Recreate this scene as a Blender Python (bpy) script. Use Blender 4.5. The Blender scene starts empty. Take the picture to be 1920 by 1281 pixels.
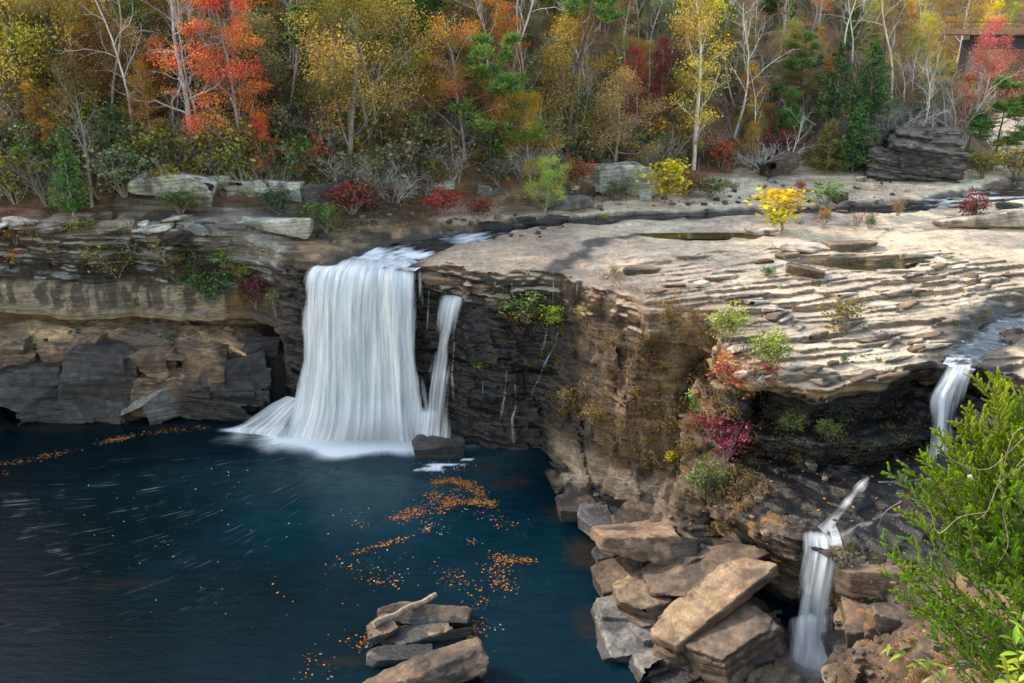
import bpy, math, random
import numpy as np
from mathutils import Vector, Matrix

random.seed(7)
RG = np.random.default_rng(11)
D = bpy.data
SC = bpy.context.scene
COL = SC.collection
F32 = np.float32

# ------------------------------------------------------------------ camera
HC, PITCH, FPX = 27.0, math.radians(19.2), 1663.0
cam_d = D.cameras.new('camera')
cam = D.objects.new('camera', cam_d)
COL.objects.link(cam)
cam.location = (0, 0, HC)
cam.rotation_euler = (math.radians(90) - PITCH, 0, 0)
cam_d.sensor_width = 36
cam_d.lens = 36 * FPX / 1920
cam_d.clip_start = 0.2
cam_d.clip_end = 3000
SC.camera = cam


def W(u, v, z):
    """world point at height z seen near photo position u, v (used to survey the site)"""
    a = (u - 960) / FPX
    b = (640.5 - v) / FPX
    dz = -math.sin(PITCH) + b * math.cos(PITCH)
    t = (z - HC) / dz
    return Vector((a * t, (math.cos(PITCH) + b * math.sin(PITCH)) * t, z))


def WY(u, v, y):
    a = (u - 960) / FPX
    b = (640.5 - v) / FPX
    t = y / (math.cos(PITCH) + b * math.sin(PITCH))
    return Vector((a * t, y, HC + t * (-math.sin(PITCH) + b * math.cos(PITCH))))


# ------------------------------------------------------------------ light
SUN_AZ, SUN_EL = math.radians(-61), math.radians(31)     # azimuth from +Y, negative to the left
SV = Vector((math.sin(SUN_AZ) * math.cos(SUN_EL), math.cos(SUN_AZ) * math.cos(SUN_EL), math.sin(SUN_EL)))
world = D.worlds.new('World')
SC.world = world
world.use_nodes = True
wn = world.node_tree
wn.nodes.clear()
wo = wn.nodes.new('ShaderNodeOutputWorld')
wb = wn.nodes.new('ShaderNodeBackground')
ws = wn.nodes.new('ShaderNodeTexSky')
ws.sky_type = 'NISHITA'
ws.sun_disc = False
ws.sun_elevation = SUN_EL
ws.sun_rotation = SUN_AZ
ws.air_density = 1.0
ws.dust_density = 0.8
ws.ozone_density = 0.6
wb.inputs['Strength'].default_value = 0.15
wt = wn.nodes.new('ShaderNodeVectorMath')
wt.operation = 'MULTIPLY'
wt.inputs[1].default_value = (4.6, 3.9, 3.15)          # hazy, warm-white autumn sky
wn.links.new(ws.outputs[0], wt.inputs[0])
wn.links.new(wt.outputs[0], wb.inputs[0])
wn.links.new(wb.outputs[0], wo.inputs[0])
sl = D.lights.new('sun', 'SUN')
sl.energy = 5.0
sl.angle = math.radians(0.5)
sl.color = (1.0, 0.87, 0.70)
sun = D.objects.new('sun', sl)
COL.objects.link(sun)
sun.rotation_euler = SV.to_track_quat('Z', 'Y').to_euler()
SC.view_settings.view_transform = 'Standard'
SC.view_settings.look = 'None'
SC.view_settings.exposure = 0
SC.view_settings.gamma = 1
SC.render.engine = 'CYCLES'
SC.cycles.max_bounces = 8
SC.cycles.transparent_max_bounces = 24
SC.cycles.use_denoising = True
SC.cycles.caustics_reflective = False
SC.cycles.caustics_refractive = False

# ------------------------------------------------------------------ object helpers


def tag(o, label=None, cat=None, group=None, kind=None):
    if label:
        o['label'] = label
    if cat:
        o['category'] = cat
    if group:
        o['group'] = group
    if kind:
        o['kind'] = kind
    return o


def empty(name, loc=(0, 0, 0), rz=0.0, scale=1.0):
    o = D.objects.new(name, None)
    COL.objects.link(o)
    o.location = loc
    o.rotation_euler = (0, 0, rz)
    o.scale = (scale,) * 3
    o.empty_display_size = 0.2
    return o


def link_mesh(name, me, mat=None, parent=None):
    o = D.objects.new(name, me)
    COL.objects.link(o)
    if mat is not None and not me.materials:
        me.materials.append(mat)
    if parent is not None:
        o.parent = parent
    return o


def mesh_np(name, V, Q=None, T=None, attrs=None, smooth=True, uv=None):
    """mesh from numpy arrays: V (n,3), quads Q (m,4), triangles T (k,3)"""
    me = D.meshes.new(name)
    V = np.asarray(V, F32)
    loops, starts, n = [], [], 0
    if Q is not None and len(Q):
        Q = np.asarray(Q, np.int32)
        loops.append(Q.ravel())
        starts.append(np.arange(len(Q), dtype=np.int32) * 4)
        n += len(Q) * 4
    if T is not None and len(T):
        T = np.asarray(T, np.int32)
        loops.append(T.ravel())
        starts.append(n + np.arange(len(T), dtype=np.int32) * 3)
    loops = np.concatenate(loops)
    starts = np.concatenate(starts)
    me.vertices.add(len(V))
    me.vertices.foreach_set('co', V.ravel())
    me.loops.add(len(loops))
    me.loops.foreach_set('vertex_index', loops)
    me.polygons.add(len(starts))
    me.polygons.foreach_set('loop_start', starts)
    me.polygons.foreach_set('use_smooth', np.full(len(starts), smooth))
    if attrs:
        for k, a in attrs.items():
            a = np.asarray(a, F32)
            if a.ndim == 1:
                at = me.attributes.new(k, 'FLOAT', 'POINT')
                at.data.foreach_set('value', a)
            else:
                at = me.attributes.new(k, 'FLOAT_COLOR', 'POINT')
                if a.shape[1] == 3:
                    a = np.concatenate([a, np.ones((len(a), 1), F32)], 1)
                at.data.foreach_set('color', a.ravel())
    if uv is not None:
        ul = me.uv_layers.new(name='UVMap')
        ul.data.foreach_set('uv', np.asarray(uv, F32)[loops].ravel())
    me.update(calc_edges=True)
    me.validate()
    return me


# ------------------------------------------------------------------ numpy noise
NT = 64
TAB3 = RG.random((NT, NT, NT)).astype(F32) * 2 - 1
TAB2 = RG.random((256, 256)).astype(F32) * 2 - 1
HT = RG.random(8192).astype(F32)


def n3(x, y, z):
    xi = np.floor(x); yi = np.floor(y); zi = np.floor(z)
    fx = (x - xi).astype(F32); fy = (y - yi).astype(F32); fz = (z - zi).astype(F32)
    fx = fx * fx * (3 - 2 * fx); fy = fy * fy * (3 - 2 * fy); fz = fz * fz * (3 - 2 * fz)
    x0 = xi.astype(np.int32) & 63; y0 = yi.astype(np.int32) & 63; z0 = zi.astype(np.int32) & 63
    x1 = (x0 + 1) & 63; y1 = (y0 + 1) & 63; z1 = (z0 + 1) & 63
    T = TAB3
    a = T[x0, y0, z0]; a = a + (T[x1, y0, z0] - a) * fx
    b = T[x0, y1, z0]; b = b + (T[x1, y1, z0] - b) * fx
    c = T[x0, y0, z1]; c = c + (T[x1, y0, z1] - c) * fx
    d = T[x0, y1, z1]; d = d + (T[x1, y1, z1] - d) * fx
    a = a + (b - a) * fy
    c = c + (d - c) * fy
    return a + (c - a) * fz


def n2(x, y):
    xi = np.floor(x); yi = np.floor(y)
    fx = (x - xi).astype(F32); fy = (y - yi).astype(F32)
    fx = fx * fx * (3 - 2 * fx); fy = fy * fy * (3 - 2 * fy)
    x0 = xi.astype(np.int32) & 255; y0 = yi.astype(np.int32) & 255
    x1 = (x0 + 1) & 255; y1 = (y0 + 1) & 255
    T = TAB2
    a = T[x0, y0]; a = a + (T[x1, y0] - a) * fx
    b = T[x0, y1]; b = b + (T[x1, y1] - b) * fx
    return a + (b - a) * fy


def fbm2(x, y, o=4, g=0.5):
    s = 0; a = 1.0; t = 0
    for i in range(o):
        s = s + a * n2(x + 17.3 * i, y - 9.1 * i)
        t += a; a *= g; x = x * 2.03; y = y * 2.03
    return s / t * 1.6


def fbm3(x, y, z, o=3, g=0.5):
    s = 0; a = 1.0; t = 0
    for i in range(o):
        s = s + a * n3(x + 17.3 * i, y - 9.1 * i, z + 5.7 * i)
        t += a; a *= g; x = x * 2.03; y = y * 2.03; z = z * 2.03
    return s / t * 1.6


def hsh(i, j=0, k=0):
    i = np.asarray(i).astype(np.int64); j = np.asarray(j).astype(np.int64); k = np.asarray(k).astype(np.int64)
    h = (i * 73856093) ^ (j * 19349663) ^ (k * 83492791)
    h = (h ^ (h >> 13)) * 1274126177
    return HT[(h ^ (h >> 16)) & 8191]


def sstep(a, b, x):
    t = np.clip((x - a) / (b - a), 0, 1)
    return t * t * (3 - 2 * t)


def poly_sdf(px, py, poly):
    """signed distance to a polygon, negative inside"""
    shp = px.shape
    px = px.ravel().astype(F32); py = py.ravel().astype(F32)
    d = np.full(px.shape, 1e9, F32)
    ins = np.zeros(px.shape, bool)
    n = len(poly)
    for i in range(n):
        ax, ay = poly[i]; bx, by = poly[(i + 1) % n]
        ex, ey = bx - ax, by - ay
        wx, wy = px - ax, py - ay
        t = np.clip((wx * ex + wy * ey) / (ex * ex + ey * ey + 1e-12), 0, 1)
        d = np.minimum(d, (wx - ex * t) ** 2 + (wy - ey * t) ** 2)
        c = ((ay <= py) & (by > py)) | ((by <= py) & (ay > py))
        if abs(ey) > 1e-9:
            xi = ax + (py - ay) / ey * ex
            ins ^= c & (px < xi)
    d = np.sqrt(d)
    d[ins] *= -1
    return d.reshape(shp)


def line_dist(px, py, pts):
    """distance to a polyline and the parameter 0..1 of the nearest point"""
    d = np.full(px.shape, 1e9, F32)
    s = np.zeros(px.shape, F32)
    L = [0]
    for i in range(len(pts) - 1):
        L.append(L[-1] + math.dist(pts[i][:2], pts[i + 1][:2]))
    for i in range(len(pts) - 1):
        ax, ay = pts[i][:2]; bx, by = pts[i + 1][:2]
        ex, ey = bx - ax, by - ay
        t = np.clip(((px - ax) * ex + (py - ay) * ey) / (ex * ex + ey * ey + 1e-12), 0, 1)
        q = np.hypot(px - ax - ex * t, py - ay - ey * t)
        m = q < d
        d = np.where(m, q, d)
        s = np.where(m, (L[i] + t * (L[i + 1] - L[i])) / L[-1], s)
    return d, s


class TPS:
    """thin plate spline height through scattered survey points"""

    def __init__(self, pts, lam=0.05):
        p = np.array(pts, float)
        self.p = p[:, :2]
        n = len(p)
        r = np.hypot(p[:, None, 0] - p[None, :, 0], p[:, None, 1] - p[None, :, 1])
        K = np.where(r > 0, r * r * np.log(r + 1e-9), 0) + lam * np.eye(n) * n
        Pm = np.c_[np.ones(n), p[:, :2]]
        A = np.block([[K, Pm], [Pm.T, np.zeros((3, 3))]])
        self.w = np.linalg.solve(A, np.r_[p[:, 2], 0, 0, 0])

    def __call__(self, x, y):
        out = (self.w[-3] + self.w[-2] * x + self.w[-1] * y).astype(F32)
        for (a, b), w in zip(self.p, self.w[:-3]):
            r2 = (x - a) ** 2 + (y - b) ** 2
            out = out + (w * 0.5) * (r2 * np.log(r2 + 1e-9)).astype(F32)
        return out


def surface_nets(Fv, org, step):
    """isosurface of a sampled field (negative inside): vertices and quads; edges with index 0 are left to the neighbour block"""
    nx, ny, nz = Fv.shape
    S = Fv < 0
    c = np.zeros((nx - 1, ny - 1, nz - 1), np.int8)
    for i in (0, 1):
        for j in (0, 1):
            for k in (0, 1):
                c += S[i:nx - 1 + i, j:ny - 1 + j, k:nz - 1 + k]
    act = (c > 0) & (c < 8)
    idx = np.full(act.shape, -1, np.int32)
    I, J, K = np.nonzero(act)
    idx[I, J, K] = np.arange(len(I), dtype=np.int32)
    acc = np.zeros((len(I), 3), F32)
    cnt = np.zeros(len(I), F32)
    co = {(i, j, k): Fv[I + i, J + j, K + k] for i in (0, 1) for j in (0, 1) for k in (0, 1)}
    for a in co:
        for ax in range(3):
            if a[ax]:
                continue
            b = list(a); b[ax] = 1; b = tuple(b)
            fa, fb = co[a], co[b]
            m = (fa < 0) != (fb < 0)
            t = np.where(m, fa / np.where(m, fa - fb, 1), 0)
            for q in range(3):
                acc[:, q] += np.where(m, a[q] + (t if q == ax else 0), 0)
            cnt += m
    V = (np.c_[I, J, K] + acc / cnt[:, None]) * np.array(step, F32) + np.array(org, F32)
    quads = []
    for ax in range(3):
        sl0 = [slice(1, -1)] * 3
        sl1 = [slice(1, -1)] * 3
        sl1[ax] = slice(2, None)
        s0 = S[tuple(sl0)]; s1 = S[tuple(sl1)]
        e = s0 != s1
        i, j, k = np.nonzero(e)
        flip = s0[i, j, k]
        p = np.c_[i, j, k] + 1
        o1, o2 = [(1, 2), (2, 0), (0, 1)][ax]
        def cell(d1, d2):
            q = p.copy(); q[:, o1] -= d1; q[:, o2] -= d2
            return idx[q[:, 0], q[:, 1], q[:, 2]]
        A, B, C_, Dd = cell(1, 1), cell(0, 1), cell(0, 0), cell(1, 0)
        qd = np.c_[A, B, C_, Dd]
        qd[~flip] = qd[~flip][:, ::-1]
        quads.append(qd)
    Qd = np.concatenate(quads)
    Qd = Qd[(Qd >= 0).all(1)]
    return V, Qd


def drop_floaters(V, Q, keep=200):
    """remove tiny separate shells"""
    n = len(V)
    lab = np.arange(n)
    e = np.concatenate([Q[:, [0, 1]], Q[:, [1, 2]], Q[:, [2, 3]], Q[:, [3, 0]]])
    for _ in range(400):
        m = np.minimum(lab[e[:, 0]], lab[e[:, 1]])
        new = lab.copy()
        np.minimum.at(new, e[:, 0], m)
        np.minimum.at(new, e[:, 1], m)
        new = new[new]
        new = new[new]
        if (new == lab).all():
            break
        lab = new
    cnt = np.bincount(lab, minlength=n)
    ok = cnt[lab] >= keep
    Q = Q[ok[Q[:, 0]]]
    used = np.zeros(n, bool)
    used[Q.ravel()] = True
    rm = np.cumsum(used) - 1
    return V[used], rm[Q]


def vert_normals(V, Q):
    a = V[Q[:, 2]] - V[Q[:, 0]]
    b = V[Q[:, 3]] - V[Q[:, 1]]
    fn = np.cross(a, b)
    N = np.zeros_like(V)
    for c in range(4):
        for d in range(3):
            N[:, d] += np.bincount(Q[:, c], fn[:, d], len(V)).astype(F32)
    return N / (np.linalg.norm(N, axis=1, keepdims=True) + 1e-12)
# ------------------------------------------------------------------ the site: plan outlines (metres) and heights
def xy(*pts):
    return [tuple(W(*p)[:2]) for p in pts]


UPPER = [(-75, 68.0), (-50, 66.6), (-38.3, 65.0), (-33, 64.2), (-29, 64.4), (-25.3, 62.9), (-22, 62.7), (-19.6, 63.6), (-17.6, 62.4),
         (-15.9, 60.6), (-14.9, 59.4), (-12.4, 59.2), (-9.0, 58.9), (-6.2, 58.7), (-4.9, 58.5), (-3.1, 57.0), (-1.06, 57.1), (1.2, 57.6),
         (3.4, 56.9), (4.6, 55.2), (5.6, 53.2), (7.65, 50.9), (9.6, 50.3), (11.5, 49.6), (12.2, 48.0), (12.0, 45.2), (11.9, 43.1), (13.6, 41.6), (15.85, 40.7),
         (17.4, 42.1), (19.1, 42.6), (21.4, 43.9), (22.6, 44.2), (23.4, 43.4), (24.4, 42.2), (26.5, 40.4), (31, 38.2), (42, 36), (80, 34),
         (110, 110), (-75, 110)]
LEDGE = [(-75, 58.0), (-50, 58.2), (-37, 59.2), (-30, 59.0), (-24, 58.6), (-20.5, 58.8), (-17.5, 59.4), (-15.4, 60.2), (-14, 61.5), (-14, 70), (-75, 74)]
BENCH = [(10.6, 45.2), (11.0, 43.3), (12.7, 41.0), (15.7, 40.0), (19.7, 40.1), (22.3, 41.2), (24.5, 43.5), (24.5, 49), (10.8, 49)]
SLOPE = [(9.7, 42.2), (9.75, 40.0), (11.1, 36.9), (12.3, 35.9), (13.7, 35.4), (14.7, 34.6), (15.7, 32.9), (16.2, 30.6), (17.2, 28.0), (19, 24.5),
         (42, 22), (42, 47), (9.7, 47)]
NEAR = [(12.9, 30.2), (14.3, 27.6), (13.6, 24.5), (12.4, 20.8), (11.2, 16.5), (10.4, 10), (10, 4), (60, 4), (60, 29)]
SHORE = [(2.5, 51.5), (3.3, 48.4), (4.9, 45.6), (5.2, 42.2), (5.7, 38.5), (6.2, 35), (6.8, 32), (7.8, 29), (14, 29), (13.2, 35), (11, 40), (10.5, 46), (8, 51)]

RIVER = [W(*p) for p in [(1990, 352, 12.3), (1850, 372, 12.25), (1700, 392, 12.2), (1500, 398, 12.2), (1350, 403, 12.15), (1180, 410, 12.1), (1040, 425, 12.05), (930, 438, 12.0),
                         (860, 450, 11.95), (790, 462, 11.9), (735, 478, 11.85), (690, 500, 11.8)]]
RWID = [6, 3.2, 2.0, 1.5, 1.5, 1.6, 1.8, 1.9, 2.2, 2.8, 3.0, 2.9]
STREAM = [W(*p) for p in [(2100, 560, 11.2), (1990, 585, 11.0), (1900, 612, 10.85), (1840, 650, 10.7), (1795, 690, 10.5)]]
SWID = [3.0, 2.4, 1.7, 1.0, 0.6]

_up = [(u, v, z) for u, v, z in [
    (835, 485, 12.3), (930, 508, 12.1), (1085, 520, 12.0), (1200, 556, 11.9), (1345, 568, 11.9), (1450, 560, 11.9), (1600, 565, 11.9), (1750, 560, 11.8), (1880, 560, 11.6),
    (1000, 460, 12.7), (1150, 460, 12.7), (1250, 490, 12.5), (1300, 450, 12.6), (1450, 450, 12.8), (1600, 450, 12.9), (1800, 450, 13.0), (1900, 450, 13.0),
    (1400, 520, 12.4), (1550, 520, 12.5), (1750, 510, 12.7), (1900, 510, 12.5),
    (1380, 645, 11.1), (1480, 620, 11.2), (1600, 620, 11.1), (1720, 620, 11.0), (1400, 690, 10.6), (1470, 690, 10.6), (1560, 725, 10.2), (1640, 690, 10.5), (1740, 660, 10.7),
    (1100, 425, 12.6), (1350, 420, 12.5), (1600, 420, 12.6), (1850, 420, 12.8), (1250, 385, 12.6), (1500, 375, 12.6), (1750, 375, 12.7), (1900, 390, 12.6),
    (1250, 360, 13.2), (1500, 345, 13.2), (1750, 340, 13.1), (1920, 338, 12.7),
    (1050, 400, 12.7), (900, 425, 12.7), (800, 440, 12.6), (700, 455, 12.5), (620, 475, 12.4),
    (560, 450, 12.7), (560, 420, 13.2), (450, 440, 13.3), (300, 437, 13.3), (150, 432, 13.3), (0, 425, 13.4), (-200, 425, 13.5),
    (600, 405, 13.6), (450, 405, 14.0), (300, 400, 14.2), (100, 398, 14.2), (750, 400, 13.6), (900, 395, 13.4),
    (1830, 720, 10.6), (1920, 690, 11.0), (2000, 640, 11.3), (1910, 740, 10.3)]]
UP_TPS = TPS([tuple(W(*p)) for p in _up] + [(60, 70, 13), (75, 90, 13), (60, 50, 12.6), (60, 40, 12), (-60, 70, 14.5)], 0.02)
SL_TPS = TPS([(9.8, 40.2, 4.1), (11.1, 36.9, 4.4), (13.7, 35.5, 4.9), (15.7, 33.0, 4.5), (16.2, 30.6, 4.6), (17, 37, 6.3), (15, 38.5, 5.9), (12.5, 39.5, 5.3), (10.5, 43, 5.6), (20.5, 39.3, 6.6),
              (24, 41, 8.6), (22, 36, 8.0), (18, 33.5, 5.8), (26, 36, 9.3), (19, 30, 6.4), (28, 30, 10), (22, 26, 8), (16.5, 35, 5.6), (14.5, 36.6, 5.6)], 0.02)
NE_TPS = TPS([(12.9, 30, 3.0), (14.3, 27.6, 5.0), (15.5, 26.5, 6.0), (13.6, 24.5, 6.6), (13.2, 20.8, 9.2), (12.7, 17.9, 11.6), (12, 13, 14.5), (11, 8, 18), (18, 27, 6.8), (18, 20, 10.5), (24, 22, 11), (30, 28, 11), (18, 10, 17.5), (40, 15, 18)], 0.02)

HILL_FOOT = [(-90, 40), (-62, 58), (-48, 67.0), (-36, 67.2), (-26, 67.5), (-17, 69.5), (-8, 72.5), (0, 75), (6, 79), (12, 84.5), (18, 88), (28, 91), (42, 95), (52, 99), (60, 108), (66, 132), (72, 158), (84, 176), (150, 184)]


def hill_h(x, y):
    """wooded slope behind the river; negative means in front of its foot"""
    d, s = line_dist(x, y, HILL_FOOT)
    fy = np.interp(x, [p[0] for p in HILL_FOOT], [p[1] for p in HILL_FOOT])
    d = np.where(y > fy, d, -d)
    slope = np.interp(x, [-60, -30, 0, 30, 60, 90], [0.74, 0.68, 0.62, 0.54, 0.58, 0.55])
    cap = np.interp(x, [-80, -40, -10, 25, 55, 70], [80, 74, 54, 42, 40, 46])
    h = d * slope + 0.8 * fbm2(x / 6, y / 6, 4)
    h = np.where(h > cap * 0.75, cap * 0.75 + (h - cap * 0.75) * 0.45, h)
    # low wall of ledges at the foot on the right side of the valley
    w = sstep(30, 36, x) * (1 - sstep(46, 50, x))
    h = h + w * (2.3 * sstep(0.0, 1.0, d) + 2.2 * sstep(2.2, 3.4, d)) * (d > -0.5)
    base = np.interp(x, [-60, -10, 10, 40, 80], [14.4, 13.7, 13.3, 13.2, 13.2])
    return np.where(d > 0, base + np.minimum(h, cap), -5.0) , d


THIN = np.cumsum(np.r_[-3.0, RG.uniform(0.10, 0.30, 200)]).astype(F32)
THICK = np.cumsum(np.r_[-3.0, RG.uniform(0.28, 0.95, 60)]).astype(F32)
MASS = np.cumsum(np.r_[-3.0, RG.uniform(0.7, 2.2, 30)]).astype(F32)
TERR = np.cumsum(np.r_[-9.0, 0.13 + 0.50 * RG.random(260) ** 2.0]).astype(F32)
FLAT = np.cumsum(np.r_[-3.0, RG.uniform(0.22, 0.55, 120)]).astype(F32)


def snap(h, B, k=4.0):
    L = np.clip(np.searchsorted(B, h) - 1, 0, len(B) - 2)
    f = (h - B[L]) / (B[L + 1] - B[L])
    return B[L] + (B[L + 1] - B[L]) * f ** k


PUDDLES = [(W(1340, 441, 12.52), 4.6, 0.75, -0.02), (W(1605, 502, 12.42), 3.6, 1.1, -0.12)]


def top_upper(x, y):
    """height of the bedrock shelf above the gorge"""
    h = UP_TPS(x, y)
    h = h + 0.16 * fbm2(x / 5.5, y / 4, 3) + 0.04 * fbm2(x / 1.3, y / 1.0, 3)
    # inclined thin beds near the right rim, broad flat sheets elsewhere
    wx = x + 0.5 * fbm2(x / 4, y / 4, 2)
    dip = -0.085 * wx + 0.19 * (y - 50) + 0.20 * fbm2(x / 10 + 7, y / 8, 2)
    front = sstep(6, 10, x) * (1 - sstep(57.5, 61.5, y + 0.06 * (x - 14) + 2.2 * fbm2(x / 5 + 3, y / 4, 3))) * sstep(36, 38, y)
    dip = dip + 0.34 * (hsh(np.floor((x * 0.9 + 0.45 * y) / 3.1 + 0.12 * fbm2(x / 2, y / 2, 2)), np.floor((y * 0.9 - 0.42 * x) / 1.2), 8) - 0.5)
    hs = snap(h + dip, TERR, 7.0) - dip
    dip2 = 0.02 * x - 0.015 * y + 0.5 * fbm2(x / 8 + 3, y / 6 + 5, 3)
    hf = snap(h + dip2, FLAT, 5.0) - dip2
    h = h * 0.12 + 0.88 * np.where(front > 0.5, hs, hf)
    # joints
    # river and stream beds
    d, s = line_dist(x, y, RIVER)
    ss = np.linspace(0, 1, len(RIVER))
    L = np.r_[0, np.cumsum([math.dist(RIVER[i][:2], RIVER[i + 1][:2]) for i in range(len(RIVER) - 1)])]
    ss = L / L[-1]
    w = np.interp(s, ss, RWID) + 0.5 * fbm2(x / 2.5, y / 2.5, 3)
    zb = np.interp(s, ss, [p[2] for p in RIVER])
    k = 1 - sstep(0.55, 1.15, d / w)
    h = h * (1 - k) + np.minimum(h, zb - 0.35 + 0.18 * fbm2(x / 1.2, y / 1.2, 3)) * k
    d, s = line_dist(x, y, STREAM)
    L = np.r_[0, np.cumsum([math.dist(STREAM[i][:2], STREAM[i + 1][:2]) for i in range(len(STREAM) - 1)])]
    w = np.interp(s, L / L[-1], SWID) + 0.3 * fbm2(x / 2, y / 2, 3)
    zb = np.interp(s, L / L[-1], [p[2] for p in STREAM])
    k = 1 - sstep(0.5, 1.3, d / w)
    h = h * (1 - k) + (zb - 0.2 + 0.16 * fbm2(x / 0.9, y / 0.9, 3)) * k
    for c, a, b, r in PUDDLES:
        ca, sa = math.cos(r), math.sin(r)
        ex = ((x - c.x) * ca + (y - c.y) * sa) / a
        ey = (-(x - c.x) * sa + (y - c.y) * ca) / b
        q = np.sqrt(ex * ex + ey * ey) + 0.28 * fbm2(x / 1.2, y / 1.2, 3)
        k = 1 - sstep(0.85, 1.15, q)
        h = h * (1 - k) + np.minimum(h, c.z - 0.12) * k
    return h


def top_all(x, y):
    hh, d = hill_h(x, y)
    return np.maximum(top_upper(x, y), hh)


PROFX = [-80, -44, -36, -25, -19, -16.5, -15, -12, -6, -4.5, -3, 0, 3, 5, 7.5, 9.5, 11.3, 12.3, 13.5, 60]
CURVE_B = [0, 0.5, 1.5, 3, 5, 7, 9, 10.5, 11.6, 14]
VAL_B = [1.0, 0.95, 0.82, 0.62, 0.42, 0.30, 0.16, 0.08, 0, 0]      # battered wall
CURVE_O = [0, 5.2, 5.9, 6.25, 6.5, 7.0, 7.25, 8.2, 8.7, 9.0, 9.5, 10.4, 11.0, 11.6, 12.2, 12.6, 13.3, 14]
VAL_O = [-3.4, -3.3, -2.6, -1.0, -0.35, -0.30, -0.95, -0.75, -0.85, -1.5, -1.25, -1.3, -0.75, -0.85, -0.35, -0.15, 0, 0.05]   # overhang on the left bank
CURVE_S = [0, 7.0, 8.0, 8.6, 9.1, 9.5, 10.0, 10.6, 14]
VAL_S = [-1.0, -1.0, -1.25, -1.35, -0.8, -0.3, -0.12, 0, 0]        # undercut shelf on the right
BATTER = np.interp(np.arange(-80, 61, 0.5), PROFX, [0, 0, 0, 0, 0, 0.1, 0.0, -0.3, 0.1, 0.9, 1.8, 2.2, 2.6, 3.4, 4.4, 4.2, 2.6, 1.2, 0, 0])


def bodies(X2, Y2):
    """2D ingredients of the rock, computed once per column"""
    o = {}
    wx = X2 + 0.5 * fbm2(X2 / 3.1, Y2 / 3.1, 3); wy = Y2 + 0.5 * fbm2(X2 / 3.1 + 40, Y2 / 3.1, 3)
    for n, p in (('up', UPPER), ('le', LEDGE), ('be', BENCH), ('sl', SLOPE), ('ne', NEAR), ('sh', SHORE)):
        o[n] = poly_sdf(wx, wy, p)
    o['t_up'] = top_all(X2, Y2)
    o['t_le'] = np.interp(Y2 - 0.4 * fbm2(X2 / 4, Y2 / 4, 3), [57.5, 59.4, 60.4, 61.4, 62.4, 63.4, 68], [-0.6, -0.3, 0.5, 2.2, 4.4, 5.4, 5.8]).astype(F32) + 0.35 * fbm2(X2 / 2, Y2 / 2, 4)
    o['t_le'] = np.interp(Y2 - 0.4 * fbm2(X2 / 4, Y2 / 4, 3), [57.5, 61.0, 62.0, 62.6, 63.1, 63.7, 68], [-0.6, -0.3, 0.6, 2.6, 4.6, 5.4, 5.8]).astype(F32) + 0.30 * fbm2(X2 / 2, Y2 / 2, 4)
    o['t_le'] = o['t_le'] - np.interp(X2, [-22, -18, -15], [0, 1.2, 3.0])
    o['t_be'] = np.interp(X2, [10.5, 13, 20, 24], [8.3, 7.6, 7.7, 8.0]).astype(F32) + 0.18 * fbm2(X2 / 2, Y2 / 2, 3)
    t = SL_TPS(X2, Y2) + 0.22 * fbm2(X2 / 1.6, Y2 / 1.6, 4)
    dp = 0.05 * X2 + 0.25 * fbm2(X2 / 5, Y2 / 4, 2)
    o['t_sl'] = 0.15 * t + 0.85 * (snap(t + dp, FLAT, 6.0) - dp)
    ne = NE_TPS(X2, Y2) + 0.5 * fbm2(X2 / 2.2, Y2 / 2.2, 4)
    dp = 0.08 * X2 + 0.05 * Y2 + 0.4 * fbm2(X2 / 4, Y2 / 4, 2)
    o['t_ne'] = 0.25 * ne + 0.75 * (snap(ne + dp, FLAT, 6.0) - dp)
    sh = 0.25 + 0.14 * np.clip(-o['sh'], 0, 6) + 0.30 * fbm2(X2 / 2.4, Y2 / 2.4, 3)
    sh = sh + 0.45 * (hsh(np.floor((X2 * 0.8 + Y2 * 0.6) / 1.5), np.floor((Y2 * 0.8 - X2 * 0.6) / 1.1), 3) - 0.4)
    o['t_sh'] = sh
    o['bat'] = np.interp(X2, np.arange(-80, 61, 0.5), BATTER).astype(F32)
    o['left'] = (1 - sstep(-18.5, -16.5, X2)).astype(F32)
    o['shelf'] = (sstep(12.2, 13.2, X2) * (1 - sstep(48, 50, Y2))).astype(F32)
    return o


def layers(h, B):
    L = np.clip(np.searchsorted(B, h) - 1, 0, len(B) - 2)
    f = (h - B[L]) / (B[L + 1] - B[L])
    return L, f


def blocks(x, y, z, B, size, c, s, seed):
    """fractured beds: each joint block of each bed sticks out by its own amount"""
    L, f = layers(z, B)
    hl = hsh(L, seed, 3)
    u = x * c + y * s; v = -x * s + y * c
    sz = size * (0.6 + 0.9 * hl)
    i = np.floor(u / sz + hl * 17.7); j = np.floor(v / sz + hl * 5.1)
    val = hsh(i, j, L * 7 + seed) - 0.5
    fu = np.abs((u / sz + hl * 17.7) - i - 0.5) * 2
    edge = np.minimum(np.minimum(f, 1 - f) * (B[L + 1] - B[L]), (1 - fu) * 0.5 * sz)
    return val, hsh(L, seed, 9) - 0.5, edge


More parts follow.
